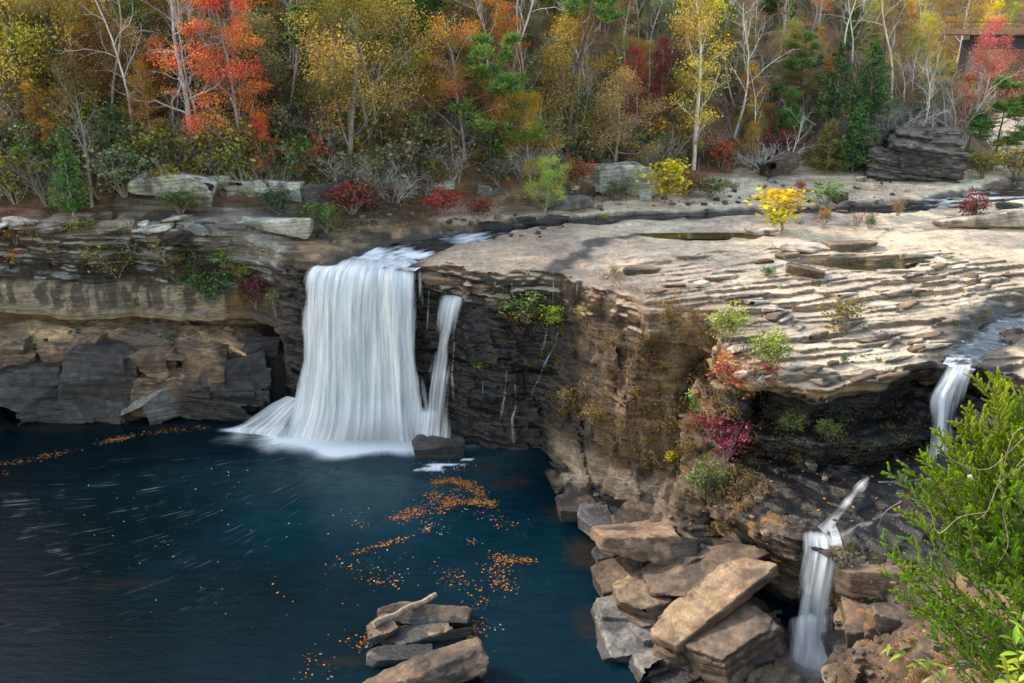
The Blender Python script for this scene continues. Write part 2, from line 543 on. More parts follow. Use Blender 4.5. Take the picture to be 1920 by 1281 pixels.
def field(x0, nx, y0, ny, z0, nz, sx, sz):
    xs = (x0 + np.arange(nx) * sx).astype(F32); ys = (y0 + np.arange(ny) * sx).astype(F32); zs = (z0 + np.arange(nz) * sz).astype(F32)
    X2, Y2 = np.meshgrid(xs, ys, indexing='ij')
    o = bodies(X2, Y2)
    Fv = np.empty((nx, ny, nz), F32)
    Tp = np.empty((nx, ny, nz), F32)         # side minus top distance: positive on walls, negative on upper faces
    n_up = 0.35 * fbm2(X2 / 2, Y2 / 2, 3)
    for k, z in enumerate(zs):
        zz = z + n_up
        pb = o['bat'] * np.interp(zz, CURVE_B, VAL_B).astype(F32)
        po = np.interp(z + 0.5 * n_up, CURVE_O, VAL_O).astype(F32)
        ps = np.interp(z + 0.5 * n_up, CURVE_S, VAL_S).astype(F32)
        pr = pb * (1 - o['left']) * (1 - o['shelf']) + po * o['left'] + ps * o['shelf']
        right = sstep(14.6, 16.0, X2)
        parts = ((o['up'] - pr, z - o['t_up']),
                 (o['le'] - 0.10 * (4 - z), z - o['t_le']),
                 (o['be'] + np.interp(z, [0, 6.4, 7.0, 7.5, 9], [1.0, 0.9, 0.35, 0, 0]), z - o['t_be']),
                 (o['sl'] + np.interp(z, [0, 1, 2.4, 3.4, 4.2, 5, 9], [1.9, 1.7, 1.2, 0.7, 0.2, 0, 0]) * (1 - right) - right * 0.30 * np.clip(5 - z, 0, 5), z - o['t_sl']),
                 (o['ne'] - 0.32 * np.clip(o['t_ne'] - z, 0, 9), z - o['t_ne']),
                 (o['sh'] - 0.15 * (1 - z), z - o['t_sh']))
        f = None
        for fs, ft in parts:
            g = np.maximum(fs, ft)
            if f is None:
                f, tp = g, fs - ft
            else:
                mm = g < f
                f = np.where(mm, g, f)
                tp = np.where(mm, fs - ft, tp)
        Tp[:, :, k] = tp
        Fv[:, :, k] = f
    m = np.abs(Fv) < 1.25
    I, J, K = np.nonzero(m)
    x = xs[I]; y = ys[J]; z = zs[K]
    fb = Fv[I, J, K]
    side = sstep(-0.35, 0.25, Tp[I, J, K])
    low = (z < 9.3) * 0.45                               # rougher, broken upper faces down in the gorge
    side = np.maximum(side, low)
    zz = z + 0.035 * x - 0.03 * y + 0.35 * n2(x / 5, y / 5)
    wx = x + 0.14 * n3(x / 1.9, y / 1.9, z / 2.5); wy = y + 0.14 * n3(x / 1.9 + 31, y / 1.9, z / 2.5)
    thin = np.maximum(sstep(9.0, 9.6, z) * sstep(11, 12.5, x) * (y < 49), o['left'][I, J] * sstep(8.8, 9.3, z))
    zt = z + np.where(x > 5, -0.085 * x + 0.19 * (y - 50), 0.03 * x) + 0.12 * n2(x / 6, y / 6)
    v1, l1, e1 = blocks(wx, wy, zz, THICK, 1.9, 0.83, 0.56, 1)
    v2, l2, e2 = blocks(wx, wy, zz * 1.0 + 0.3, THIN, 0.95, 0.55, 0.84, 2)
    v3, l3, e3 = blocks(wx, wy, zt, TERR, 1.6, 0.94, 0.34, 3)
    vm, lm, em = blocks(wx + 0.3 * z * 0.2, wy, zz * 0.8 + 1.1, MASS, 1.5, 0.97, 0.24, 4)
    bt = sstep(1.5, 4.5, x) * (1 - sstep(12.4, 13.4, x)) * (y > 41) * (1 - thin)      # massive jointed wall
    rough = 1.0 - 0.72 * (o['left'][I, J] * (z < 9.0) * (z > 5.8))                # the smooth pale band under the left overhang
    dk = (0.62 * v1 + 0.35 * l1 + 0.30 * v2 + 0.14 * l2) - 0.16 * np.exp(-e1 / 0.06) - 0.07 * np.exp(-e2 / 0.05)
    dn = (0.40 * v3 + 0.50 * l3 + 0.28 * v1) - 0.12 * np.exp(-e3 / 0.04) - 0.08 * np.exp(-e1 / 0.05)
    dm = 0.85 * vm + 0.15 * lm + 0.28 * v2 + 0.25 * v1 - 0.20 * np.exp(-em / 0.05) - 0.06 * np.exp(-e2 / 0.05)
    dk = dk * (1 - bt) + dm * bt
    disp = (dk * (1 - thin) + dn * thin) * rough
    disp = disp + 0.13 * fbm3(x / 1.1, y / 1.1, z / 0.8, 3) * rough
    water_edge = sstep(-0.3, 0.6, z)
    fb = fb - disp * side - (1 - side) * 0.03 * n3(x * 2, y * 2, z * 3)
    Fv[I, J, K] = fb
    return Fv, (xs[0], ys[0], zs[0])
# ------------------------------------------------------------------ materials
class NT_:
    """tiny node-tree builder"""

    def __init__(self, name):
        self.m = D.materials.new(name)
        self.m.use_nodes = True
        self.t = self.m.node_tree
        self.t.nodes.clear()
        self.out = self.n('ShaderNodeOutputMaterial')

    def n(self, typ, ins=None, **kw):
        nd = self.t.nodes.new(typ)
        for k, v in kw.items():
            setattr(nd, k, v)
        for k, v in (ins or {}).items():
            s = nd.inputs[k]
            if hasattr(v, 'is_output') or isinstance(v, bpy.types.NodeSocket):
                self.t.links.new(v, s)
            else:
                s.default_value = v
        return nd

    def noise(self, vec, scale, detail=4, rough=0.55, dist=0.0):
        return self.n('ShaderNodeTexNoise', {'Vector': vec, 'Scale': scale, 'Detail': detail, 'Roughness': rough, 'Distortion': dist}).outputs[0]

    def math(self, op, a, b=0.0, clamp=False):
        return self.n('ShaderNodeMath', {0: a, 1: b}, operation=op, use_clamp=clamp).outputs[0]

    def ramp(self, fac, stops):
        r = self.n('ShaderNodeValToRGB', {'Fac': fac})
        el = r.color_ramp.elements
        while len(el) < len(stops):
            el.new(0.5)
        for e, (p, c) in zip(el, stops):
            e.position = p
            e.color = (c, c, c, 1) if isinstance(c, (int, float)) else tuple(c) + (1,)
        return r.outputs[0]

    def mixc(self, fac, a, b, blend='MIX'):
        nd = self.n('ShaderNodeMix', data_type='RGBA', blend_type=blend)
        for s, v in ((nd.inputs[0], fac), (nd.inputs[6], a), (nd.inputs[7], b)):
            if isinstance(v, bpy.types.NodeSocket):
                self.t.links.new(v, s)
            else:
                s.default_value = tuple(v) + (1,) if isinstance(v, tuple) and len(v) == 3 else v
        return nd.outputs[2]

    def maprange(self, v, a, b, c=0.0, d=1.0):
        return self.n('ShaderNodeMapRange', {0: v, 1: a, 2: b, 3: c, 4: d}).outputs[0]

    def scale(self, vec, s):
        return self.n('ShaderNodeVectorMath', {0: vec, 1: s}, operation='MULTIPLY').outputs[0]

    def finish(self, sh, disp=None):
        self.t.links.new(sh, self.out.inputs[0])
        return self.m


def mat_rock():
    b = NT_('rock')
    geo = b.n('ShaderNodeNewGeometry')
    pos = geo.outputs['Position']
    col = b.n('ShaderNodeAttribute', attribute_name='col').outputs['Color']
    wet = b.n('ShaderNodeAttribute', attribute_name='wet').outputs['Fac']
    n1 = b.noise(pos, 1.3, 6, 0.62)
    n2_ = b.noise(b.scale(pos, (1, 1, 3.0)), 4.5, 5, 0.65)
    n3_ = b.noise(pos, 22, 4, 0.7)
    xyz = b.n('ShaderNodeSeparateXYZ', {0: pos})
    zb = b.math('ADD', xyz.outputs[2], b.math('ADD', b.math('MULTIPLY', xyz.outputs[0], -0.085), b.math('MULTIPLY', xyz.outputs[1], 0.19)))
    lv = b.n('ShaderNodeCombineXYZ', {0: b.math('MULTIPLY', xyz.outputs[0], 0.22), 1: b.math('MULTIPLY', xyz.outputs[1], 0.22), 2: b.math('MULTIPLY', zb, 6.5)}).outputs[0]
    lam = b.noise(lv, 1.0, 4, 0.62, 0.25)
    nzt = b.math('ABSOLUTE', b.n('ShaderNodeSeparateXYZ', {0: geo.outputs['True Normal']}).outputs[2])
    lamf = b.math('ADD', 1.0, b.math('MULTIPLY', b.math('SUBTRACT', b.maprange(lam, .36, .62, .70, 1.24), 1.0), b.maprange(nzt, .6, .95, 1.0, .45)))
    k = b.math('MULTIPLY', lamf, b.math('MULTIPLY', b.maprange(n1, .25, .75, .62, 1.38), b.math('MULTIPLY', b.maprange(n2_, .25, .75, .60, 1.40), b.maprange(n3_, .3, .7, .75, 1.25))))
    c = b.mixc(1.0, col, b.n('ShaderNodeCombineColor', {0: k, 1: k, 2: k}).outputs[0], 'MULTIPLY')
    # dark cracks along the bedding and iron stains
    v = b.n('ShaderNodeTexVoronoi', {'Vector': b.scale(b.n('ShaderNodeVectorMath', {0: pos, 1: b.n('ShaderNodeTexNoise', {'Vector': pos, 'Scale': 1.2, 'Detail': 3}).outputs[1]}, operation='ADD').outputs[0], (.8, .8, 2.6)), 'Scale': 1.1}, feature='DISTANCE_TO_EDGE').outputs['Distance']
    nz = b.math('ABSOLUTE', b.n('ShaderNodeSeparateXYZ', {0: geo.outputs['Normal']}).outputs[2])
    crack = b.math('MAXIMUM', b.ramp(v, [(0.0, 0.72), (0.03, 1.0)]), b.maprange(nz, .55, .8))
    c = b.mixc(b.math('SUBTRACT', 1.0, crack), c, (0.02, 0.016, 0.012))
    iron = b.ramp(b.noise(b.scale(pos, (1, 1, 0.6)), 0.55, 5, 0.6), [(0.58, 0.0), (0.72, 0.45)])
    c = b.mixc(b.math('MULTIPLY', iron, b.math('SUBTRACT', 1.0, wet)), c, b.mixc(1.0, c, (1.35, 0.92, 0.60), 'MULTIPLY'))
    wn_ = b.noise(pos, 2.2, 4, 0.6)
    wr = b.maprange(b.math('MULTIPLY', wet, b.maprange(wn_, .3, .6, .5, 1.1)), 0.0, 1.0, 0.88, 0.22)
    bmp = b.math('ADD', b.math('ADD', b.math('MULTIPLY', lam, 0.7), b.math('MULTIPLY', n2_, 0.5)), b.math('ADD', b.math('MULTIPLY', n3_, 0.25), b.math('MULTIPLY', crack, 0.35)))
    bn = b.n('ShaderNodeBump', {'Strength': 0.85, 'Distance': 0.13, 'Height': bmp}).outputs[0]
    p = b.n('ShaderNodeBsdfPrincipled', {'Base Color': c, 'Roughness': wr, 'Normal': bn, 'Specular IOR Level': 0.45})
    return b.finish(p.outputs[0])


M = {}
M['rock'] = mat_rock()


def mixa(c, k, d):
    return c * (1 - k)[:, None] + np.asarray(d, F32)[None, :] * k[:, None]


def rock_look(V, N):
    """albedo and wetness of the bedrock, from where it lies, how it faces and which bed it belongs to"""
    x, y, z = V[:, 0], V[:, 1], V[:, 2]
    up = N[:, 2]
    n = len(V)
    a1 = fbm3(x / 4, y / 4, z / 3, 3); a2 = fbm3(x / 1.4 + 9, y / 1.4, z / 1.0, 3); a3 = fbm3(x / 9, y / 9, z / 7, 2)
    streak = fbm3(x * 1.6, y * 1.6, z * 0.13, 3)
    L, f = layers(z + np.where(x > 5, -0.085 * x + 0.19 * (y - 50), 0.03 * x), THIN)
    lay = hsh(L, 4, 4) - 0.5
    L2, f2 = layers(z + 0.035 * x - 0.03 * y, THICK)
    lay2 = hsh(L2, 5, 5) - 0.5
    c = np.tile(np.array([0.118, 0.084, 0.056], F32), (n, 1))
    c = c * (1 + 0.5 * a1 + 0.35 * a2 + 0.5 * lay2)[:, None]
    c = mixa(c, 0.75 * sstep(0.15, 0.6, a3 + 0.5 * a2), (0.29, 0.205, 0.125))
    c = mixa(c, 0.7 * sstep(0.1, 0.5, streak), (0.055, 0.047, 0.042))
    wet = np.zeros(n, F32)
    # --- walls beside the falls: black and wet
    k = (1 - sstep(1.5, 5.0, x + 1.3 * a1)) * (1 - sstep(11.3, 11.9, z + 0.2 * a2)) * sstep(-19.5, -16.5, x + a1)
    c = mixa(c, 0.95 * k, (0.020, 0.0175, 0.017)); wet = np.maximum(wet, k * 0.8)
    # --- left bank
    lf = (1 - sstep(-17.5, -15.5, x + 0.6 * a1))
    slab = lf * sstep(8.8, 9.4, z + 0.3 * a2)
    cs = np.tile(np.array([0.078, 0.064, 0.051], F32), (n, 1)) * (1 + 0.8 * lay + 0.5 * a2 + 0.4 * a1)[:, None]
    cs = mixa(cs, 0.8 * sstep(0.0, 0.5, streak + 0.4 * a3) * (1 - sstep(-27, -21, x)), (0.022, 0.022, 0.024))
    cs = mixa(cs, 0.75 * sstep(-24, -20, x) * sstep(10.8, 11.6, z + 0.5 * a1), (0.30, 0.275, 0.24))
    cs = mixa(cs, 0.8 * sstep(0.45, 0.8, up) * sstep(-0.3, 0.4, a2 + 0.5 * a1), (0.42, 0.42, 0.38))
    c = c * (1 - slab)[:, None] + cs * slab[:, None]
    band = lf * (1 - sstep(8.7, 9.2, z + 0.25 * a1)) * sstep(6.0, 6.4, z)
    cb = np.tile(np.array([0.255, 0.212, 0.160], F32), (n, 1)) * (1 + 0.25 * a1)[:, None]
    cb = mixa(cb, 0.85 * sstep(0.05, 0.35, streak), (0.085, 0.07, 0.058))
    cb = mixa(cb, 0.8 * sstep(-0.1, 0.5, a3 + 0.4 * a1) , (0.25, 0.145, 0.06))
    cb = mixa(cb, 0.75 * (1 - sstep(6.9, 7.3, z + 0.2 * a1)), (0.235, 0.185, 0.115))
    cb = mixa(cb, 0.8 * sstep(-21.5, -18.5, x), (0.05, 0.045, 0.04))
    c = c * (1 - band)[:, None] + cb * band[:, None]
    led = lf * (1 - sstep(5.9, 6.15, z))
    cl = np.tile(np.array([0.30, 0.205, 0.12], F32), (n, 1)) * (1 + 0.5 * a2 + 0.3 * a1)[:, None]
    cl = mixa(cl, sstep(-0.1, 0.4, -a1 + 0.3 * a2), (0.16, 0.12, 0.09))
    cl = mixa(cl, sstep(2.6, 4.2, 6.2 - z + 0.4 * a1), (0.05, 0.045, 0.042))
    cl = mixa(cl, 0.85 * sstep(-21.5, -18.8, x), (0.035, 0.032, 0.032))
    c = c * (1 - led)[:, None] + cl * led[:, None]
    # --- upper surface
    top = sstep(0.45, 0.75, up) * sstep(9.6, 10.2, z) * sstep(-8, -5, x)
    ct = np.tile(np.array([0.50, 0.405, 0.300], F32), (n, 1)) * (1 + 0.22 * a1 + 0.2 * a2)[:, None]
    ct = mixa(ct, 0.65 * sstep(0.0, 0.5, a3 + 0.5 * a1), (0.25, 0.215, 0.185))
    ct = mixa(ct, 0.55 * (1 - sstep(4, 16, x + 0.35 * (y - 56) + 2 * a1)), (0.28, 0.205, 0.155))  # left side takes the browner tone of shade, painted into the colour
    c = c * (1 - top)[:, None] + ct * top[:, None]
    riser_shade = (1 - sstep(0.80, 0.97, up)) * sstep(7, 10, x) * (1 - sstep(59, 63, y)) * top
    c = mixa(c, 0.9 * riser_shade, (0.085, 0.060, 0.040))  # step faces darkened in the colour to deepen their shade
    # risers of the thin beds
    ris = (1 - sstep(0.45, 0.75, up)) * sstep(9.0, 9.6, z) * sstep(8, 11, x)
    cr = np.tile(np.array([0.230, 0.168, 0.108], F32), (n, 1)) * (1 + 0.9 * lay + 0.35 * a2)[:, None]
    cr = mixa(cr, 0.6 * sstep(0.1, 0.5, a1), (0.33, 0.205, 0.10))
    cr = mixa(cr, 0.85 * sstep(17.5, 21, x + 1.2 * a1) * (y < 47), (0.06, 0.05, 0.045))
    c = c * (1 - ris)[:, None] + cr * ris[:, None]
    # tan nose of the promontory
    no = sstep(7.8, 9.2, x + 0.8 * a1) * (1 - sstep(12.3, 13.2, x)) * sstep(6.8, 8.2, z + 0.7 * a1) * (1 - top) * (y > 42)
    c = mixa(c, 0.55 * no, (0.34, 0.225, 0.125))
    # --- undercut and the wet slope on the right; overhang shade painted into their black
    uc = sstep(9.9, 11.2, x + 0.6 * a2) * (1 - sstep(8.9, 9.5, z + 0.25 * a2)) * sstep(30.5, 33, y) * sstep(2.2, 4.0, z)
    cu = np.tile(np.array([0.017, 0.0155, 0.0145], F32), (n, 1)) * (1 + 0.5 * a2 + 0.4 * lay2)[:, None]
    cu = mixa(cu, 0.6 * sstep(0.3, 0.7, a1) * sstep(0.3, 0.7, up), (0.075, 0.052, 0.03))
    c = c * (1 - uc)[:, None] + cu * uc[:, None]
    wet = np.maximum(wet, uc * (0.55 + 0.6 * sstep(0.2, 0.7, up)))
    lip = sstep(9, 10, x) * (1 - sstep(4.9, 5.4, z)) * (y < 41) * sstep(30.5, 32, y) * (x < 15.5)
    cw = np.tile(np.array([0.085, 0.055, 0.037], F32), (n, 1))
    cw = mixa(cw, sstep(0.0, 0.3, streak), (0.03, 0.028, 0.027))
    cw = mixa(cw, sstep(0.35, 0.55, -streak), (0.17, 0.095, 0.03))
    c = mixa(c * 1, 0.0 * lip, (0, 0, 0)); c = c * (1 - 0.9 * lip)[:, None] + cw * (0.9 * lip)[:, None]
    wet = np.maximum(wet, 0.8 * lip)
    # --- shore bench and near slope
    sh = (1 - sstep(1.6, 2.4, z + 0.3 * a1)) * sstep(2.0, 3.5, x)
    csr = np.tile(np.array([0.25, 0.195, 0.14], F32), (n, 1)) * (1 + 0.4 * a1 + 0.3 * a2)[:, None]
    csr = mixa(csr, 0.8 * (1 - sstep(0.25, 0.7, z + 0.2 * a2)), (0.05, 0.042, 0.036))
    c = c * (1 - 0.85 * sh)[:, None] + csr * (0.85 * sh)[:, None]
    ne = (1 - sstep(29.5, 32, y + 0.6 * a1)) * sstep(13, 14, x + 0.2 * (30 - y)) * sstep(2.0, 4.0, z)
    cn = np.tile(np.array([0.125, 0.085, 0.058], F32), (n, 1)) * (1 + 0.5 * a1 + 0.35 * a2)[:, None]
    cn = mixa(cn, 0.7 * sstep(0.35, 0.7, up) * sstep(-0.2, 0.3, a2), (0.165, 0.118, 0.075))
    c = c * (1 - ne)[:, None] + cn * ne[:, None]
    # --- river bed and its margins are dark and wet
    d, s = line_dist(x, y, RIVER)
    L = np.r_[0, np.cumsum([math.dist(RIVER[i][:2], RIVER[i + 1][:2]) for i in range(len(RIVER) - 1)])]
    w = np.interp(s, L / L[-1], RWID)
    zb = np.interp(s, L / L[-1], [p[2] for p in RIVER])
    k = (1 - sstep(0.8, 1.5, d / w + 0.3 * a2)) * sstep(10, 11, z) * (1 - sstep(0.15, 0.4, z - zb + 0.1 * a2))
    c = mixa(c, 0.9 * k, (0.055, 0.045, 0.040)); wet = np.maximum(wet, 0.75 * k)
    d, s = line_dist(x, y, STREAM)
    k = (1 - sstep(1.2, 3.0, d + 0.8 * a2)) * sstep(9, 9.8, z)
    c = mixa(c, 0.88 * k, (0.05, 0.043, 0.04)); wet = np.maximum(wet, 0.75 * k)
    # seep across the shelf above the trickles
    d, s = line_dist(x, y, SEEP)
    k = (1 - sstep(0.25, 0.95, d + 0.5 * a2)) * sstep(11.4, 11.8, z)
    c = mixa(c, 0.8 * k, (0.045, 0.042, 0.043)); wet = np.maximum(wet, 0.9 * k)
    for pc, pa, pb, pr in PUDDLES:
        q = np.hypot((x - pc.x) / (pa * 1.15), (y - pc.y) / (pb * 1.3)) + 0.25 * a2
        k = (1 - sstep(0.85, 1.2, q)) * (z > 10)
        c = mixa(c, 0.75 * k, (0.10, 0.075, 0.04))
    # woodland floor and litter on the left bank
    hh, hd = hill_h(x, y)
    k = sstep(-3.2, 0.3, hd + 1.5 * a1 + 0.9 * a2) * sstep(0.4, 0.75, up) * sstep(12.4, 12.9, z)
    k = np.maximum(k * np.where(x < 22, 1, 0.55), 0.75 * sstep(0.0, 0.5, a1 + 0.4 * a2) * sstep(0.5, 0.8, up) * (x < -3) * sstep(12.5, 13.0, z))
    lit = np.tile(np.array([0.165, 0.085, 0.045], F32), (n, 1)) * (1 + 0.5 * a2)[:, None]
    lit = mixa(lit, sstep(0.1, 0.5, a1), (0.10, 0.085, 0.045))
    c = c * (1 - 0.85 * k)[:, None] + lit * (0.85 * k)[:, None]
    # splash line round the pool
    k = (1 - sstep(0.15, 0.7, z + 0.25 * a2)) * (z > -2)
    c = mixa(c, 0.8 * k, (0.032, 0.028, 0.026)); wet = np.maximum(wet, k)
    g = c.mean(1, keepdims=True)
    c = g + (c - g) * 1.15
    c = c * np.clip(0.66 + 1.5 * g, 0.66, 1.12)              # deeper darks in the weathered stone
    return np.clip(c, 0.008, 0.6), np.clip(wet, 0, 1)


SEEP = [W(1230, 432, 12.6), W(1130, 450, 12.6), W(1075, 480, 12.5), W(1040, 500, 12.2), W(1035, 518, 12.0)]

# ------------------------------------------------------------------ bedrock: the gorge walls, ledges and the shelf
SX, SZ = 0.14, 0.09
BX = [-44.1, -20.02, -3.92, 12.04, 28.0, 50.4]


def q(v, s):
    return int(round(v / s))


BLOCKS = [  # x0, x1, y0, y1, z0, z1 in cells of the shared lattice
    (-46, -20, 55, 71.5, -0.63, 15.3), (-20, -4, 55, 71.5, -0.63, 15.3),
    (-4, 10, 44, 68, -0.63, 13.6), (10, 27, 44, 68, -0.63, 13.8), (2, 10, 28, 44, -0.63, 9.0), (10, 27, 28, 44, -0.63, 11.9),
    (27, 47, 34, 68, 8.1, 13.9), (9, 27, 12, 28, -0.63, 15.3)]
rock_V, rock_Q, off = [], [], 0
for bx0, bx1, by0, by1, bz0, bz1 in BLOCKS:
    i0, i1, j0, j1, k0, k1 = q(bx0, SX), q(bx1, SX), q(by0, SX), q(by1, SX), q(bz0, SZ), q(bz1, SZ)
    Fv, org = field((i0 - 1) * SX, i1 - i0 + 2, (j0 - 1) * SX, j1 - j0 + 2, k0 * SZ, k1 - k0 + 2, SX, SZ)
    V, Q = surface_nets(Fv, org, (SX, SX, SZ))
    rock_V.append(V); rock_Q.append(Q + off); off += len(V)
    del Fv
V = np.concatenate(rock_V); Q = np.concatenate(rock_Q)
V, Q = drop_floaters(V, Q, 400) if len(V) < 0 else (V, Q)
N = vert_normals(V, Q)
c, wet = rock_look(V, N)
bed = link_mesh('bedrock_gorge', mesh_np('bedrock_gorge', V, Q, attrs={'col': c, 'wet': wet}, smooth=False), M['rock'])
tag(bed, kind='structure', label='layered sandstone walls, ledges and flat rock shelf of the river gorge')


# ------------------------------------------------------------------ shelf and ground farther upstream, one sheet per area
def sheet(name, x0, x1, y0, y1, st, hf, lookf, mat, holes=None):
    xs = np.arange(x0, x1 + st * 0.5, st).astype(F32); ys = np.arange(y0, y1 + st * 0.5, st).astype(F32)
    X, Y = np.meshgrid(xs, ys, indexing='ij')
    Z = hf(X, Y)
    nx, ny = X.shape
    V = np.stack([X, Y, Z], -1).reshape(-1, 3)
    id_ = np.arange(nx * ny).reshape(nx, ny)
    Q = np.stack([id_[:-1, :-1], id_[1:, :-1], id_[1:, 1:], id_[:-1, 1:]], -1).reshape(-1, 4)
    if holes is not None:
        cx = V[Q, 0].mean(1); cy = V[Q, 1].mean(1)
        Q = Q[~holes(cx, cy)]
    N = vert_normals(V, Q)
    N[N[:, 2] < 0] *= -1
    return link_mesh(name, mesh_np(name, V, Q, attrs=lookf(V, N), smooth=True), mat)


def rl(V, N):
    c, w = rock_look(V, N)
    return {'col': c, 'wet': w}


def inner(x, y):
    return ((x < -4.25) & (y < 71.1)) | (y < 67.6) & (x < 46.7)


valley = sheet('valley_floor', 44, 140, 90, 190, 1.0, lambda x, y: 12.6 + 0.5 * fbm2(x / 6, y / 6, 4) - 3.5 * (y < 97) * (x < 64), rl, M['rock'])
tag(valley, kind='structure', label='valley floor under the road bridge')
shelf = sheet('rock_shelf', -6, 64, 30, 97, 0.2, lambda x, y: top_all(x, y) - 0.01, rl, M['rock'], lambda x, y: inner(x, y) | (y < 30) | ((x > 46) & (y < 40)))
tag(shelf, kind='structure', label='pale flat sandstone river bed upstream of the falls')
# ------------------------------------------------------------------ wooded hillside: the ground
def hill_look(V, N):
    x, y, z = V.T
    a = fbm2(x / 3, y / 3, 4); b = fbm2(x / 9 + 5, y / 9, 3); d = fbm2(x / 0.9, y / 0.9, 2)
    c = np.tile(np.array([0.135, 0.078, 0.043], F32), (len(V), 1)) * (1 + 0.45 * a + 0.4 * d)[:, None]
    c = mixa(c, 0.8 * sstep(0.1, 0.5, b), (0.075, 0.065, 0.030))
    c = mixa(c, 0.8 * sstep(0.2, 0.6, a + 0.3 * d), (0.17, 0.085, 0.038))
    rk = sstep(30, 36, x) * (1 - sstep(46, 50, x)) * (1 - sstep(20.0, 22, z)) * (1 - sstep(0.55, 0.8, N[:, 2]))
    c = mixa(c, rk, (0.11, 0.095, 0.085))
    c = mixa(c, rk * sstep(0, .3, n2(x / 3, z * 4)), (0.035, 0.03, 0.028))
    return {'col': np.clip(c, 0.012, 0.5), 'wet': np.zeros(len(V), F32)}


def hill_mask(x, y):
    h, d = hill_h(x, y)
    return d < -1.2


hill = sheet('hillside', -100, 135, 55, 260, 0.7, lambda x, y: np.where(hill_h(x, y)[1] < -0.4, 8, hill_h(x, y)[0]) + 0.02, hill_look, M['rock'], hill_mask)
tag(hill, kind='structure', label='steep leaf-strewn wooded slope beyond the river')
bpy.context.view_layer.update()
GROUNDS = [bed, shelf, hill]
CO = Vector((0, 0, HC))


def cast(o, d):
    best = None
    for g in GROUNDS:
        ok, p, n, _ = g.ray_cast(o, d)
        if ok and (best is None or (p - o).length < (best[0] - o).length):
            best = (p.copy(), n.copy())
    return best


def hit(u, v):
    """ground point and normal where the line of sight through photo position u, v lands"""
    a = (u - 960) / FPX; b = (640.5 - v) / FPX
    d = Vector((a, math.cos(PITCH) + b * math.sin(PITCH), -math.sin(PITCH) + b * math.cos(PITCH))).normalized()
    r = cast(CO, d)
    if r is None:
        return W(u, v, 0), Vector((0, 0, 1))
    return r


def ground(x, y, z0=120):
    r = cast(Vector((x, y, z0)), Vector((0, 0, -1)))
    return r[0].z if r else 0.0


# ------------------------------------------------------------------ water
def mat_pool():
    b = NT_('pool_water')
    pos = b.n('ShaderNodeNewGeometry').outputs['Position']
    col = b.n('ShaderNodeAttribute', attribute_name='col').outputs['Color']
    foam = b.n('ShaderNodeAttribute', attribute_name='foam').outputs['Fac']
    stk = b.n('ShaderNodeAttribute', attribute_name='streak').outputs['Fac']
    flow = b.n('ShaderNodeAttribute', attribute_name='flow').outputs['Vector']
    w1 = b.noise(b.scale(pos, (0.55, 1.9, 1)), 1.1, 5, 0.6, 0.4)
    w2 = b.noise(b.scale(pos, (0.8, 2.2, 1)), 5.0, 4, 0.6, 0.3)
    bn = b.n('ShaderNodeBump', {'Strength': 0.35, 'Distance': 0.10, 'Height': b.math('ADD', w1, b.math('MULTIPLY', w2, 0.35))}).outputs[0]
    s1 = b.noise(flow, 1.0, 4, 0.62)
    s2 = b.noise(b.scale(pos, (1, 1, 1)), 0.55, 4, 0.6, 0.5)
    s3 = b.noise(b.scale(flow, (3.1, 1.6, 1)), 1.0, 3, 0.6)
    fs = b.math('MULTIPLY', b.math('MULTIPLY', b.maprange(s1, .54, .78), b.maprange(s2, .50, .66)), b.maprange(s3, .30, .62))
    fs = b.math('MULTIPLY', fs, stk, True)
    fb = b.math('ADD', b.math('MULTIPLY', foam, 1.7), b.math('MULTIPLY', b.math('SUBTRACT', s1, 0.62), b.math('MULTIPLY', b.math('MULTIPLY', foam, b.math('SUBTRACT', 1.0, foam)), 5.0)))
    f = b.math('MAXIMUM', b.math('MULTIPLY', fs, 0.26), fb, True)
    f = b.math('MINIMUM', f, 1.0)
    tint = b.mixc(b.maprange(w1, .3, .7), b.mixc(1.0, col, (0.72, 0.78, 0.82), 'MULTIPLY'), b.mixc(1.0, col, (1.3, 1.25, 1.2), 'MULTIPLY'))
    c = b.mixc(f, tint, (0.78, 0.83, 0.86))
    p = b.n('ShaderNodeBsdfPrincipled', {'Base Color': c, 'Roughness': b.maprange(f, 0, 1, 0.13, 0.75), 'IOR': 1.33, 'Specular IOR Level': 0.11, 'Normal': bn})
    return b.finish(p.outputs[0])


def mat_river():
    b = NT_('river_water')
    pos = b.n('ShaderNodeNewGeometry').outputs['Position']
    foam = b.n('ShaderNodeAttribute', attribute_name='foam').outputs['Fac']
    flow = b.n('ShaderNodeAttribute', attribute_name='flow').outputs['Vector']
    s1 = b.noise(b.scale(flow, (1, 1, 1)), 1.0, 5, 0.6, 0.3)
    f = b.math('MULTIPLY', b.maprange(b.math('ADD', s1, b.math('MULTIPLY', foam, 0.55)), .62, .98), 1.0, True)
    bn = b.n('ShaderNodeBump', {'Strength': 0.4, 'Distance': 0.12, 'Height': s1}).outputs[0]
    c = b.mixc(f, (0.018, 0.022, 0.026), (0.76, 0.81, 0.85))
    p = b.n('ShaderNodeBsdfPrincipled', {'Base Color': c, 'Roughness': b.maprange(f, 0, 1, 0.10, 0.7), 'IOR': 1.33, 'Normal': bn})
    return b.finish(p.outputs[0])


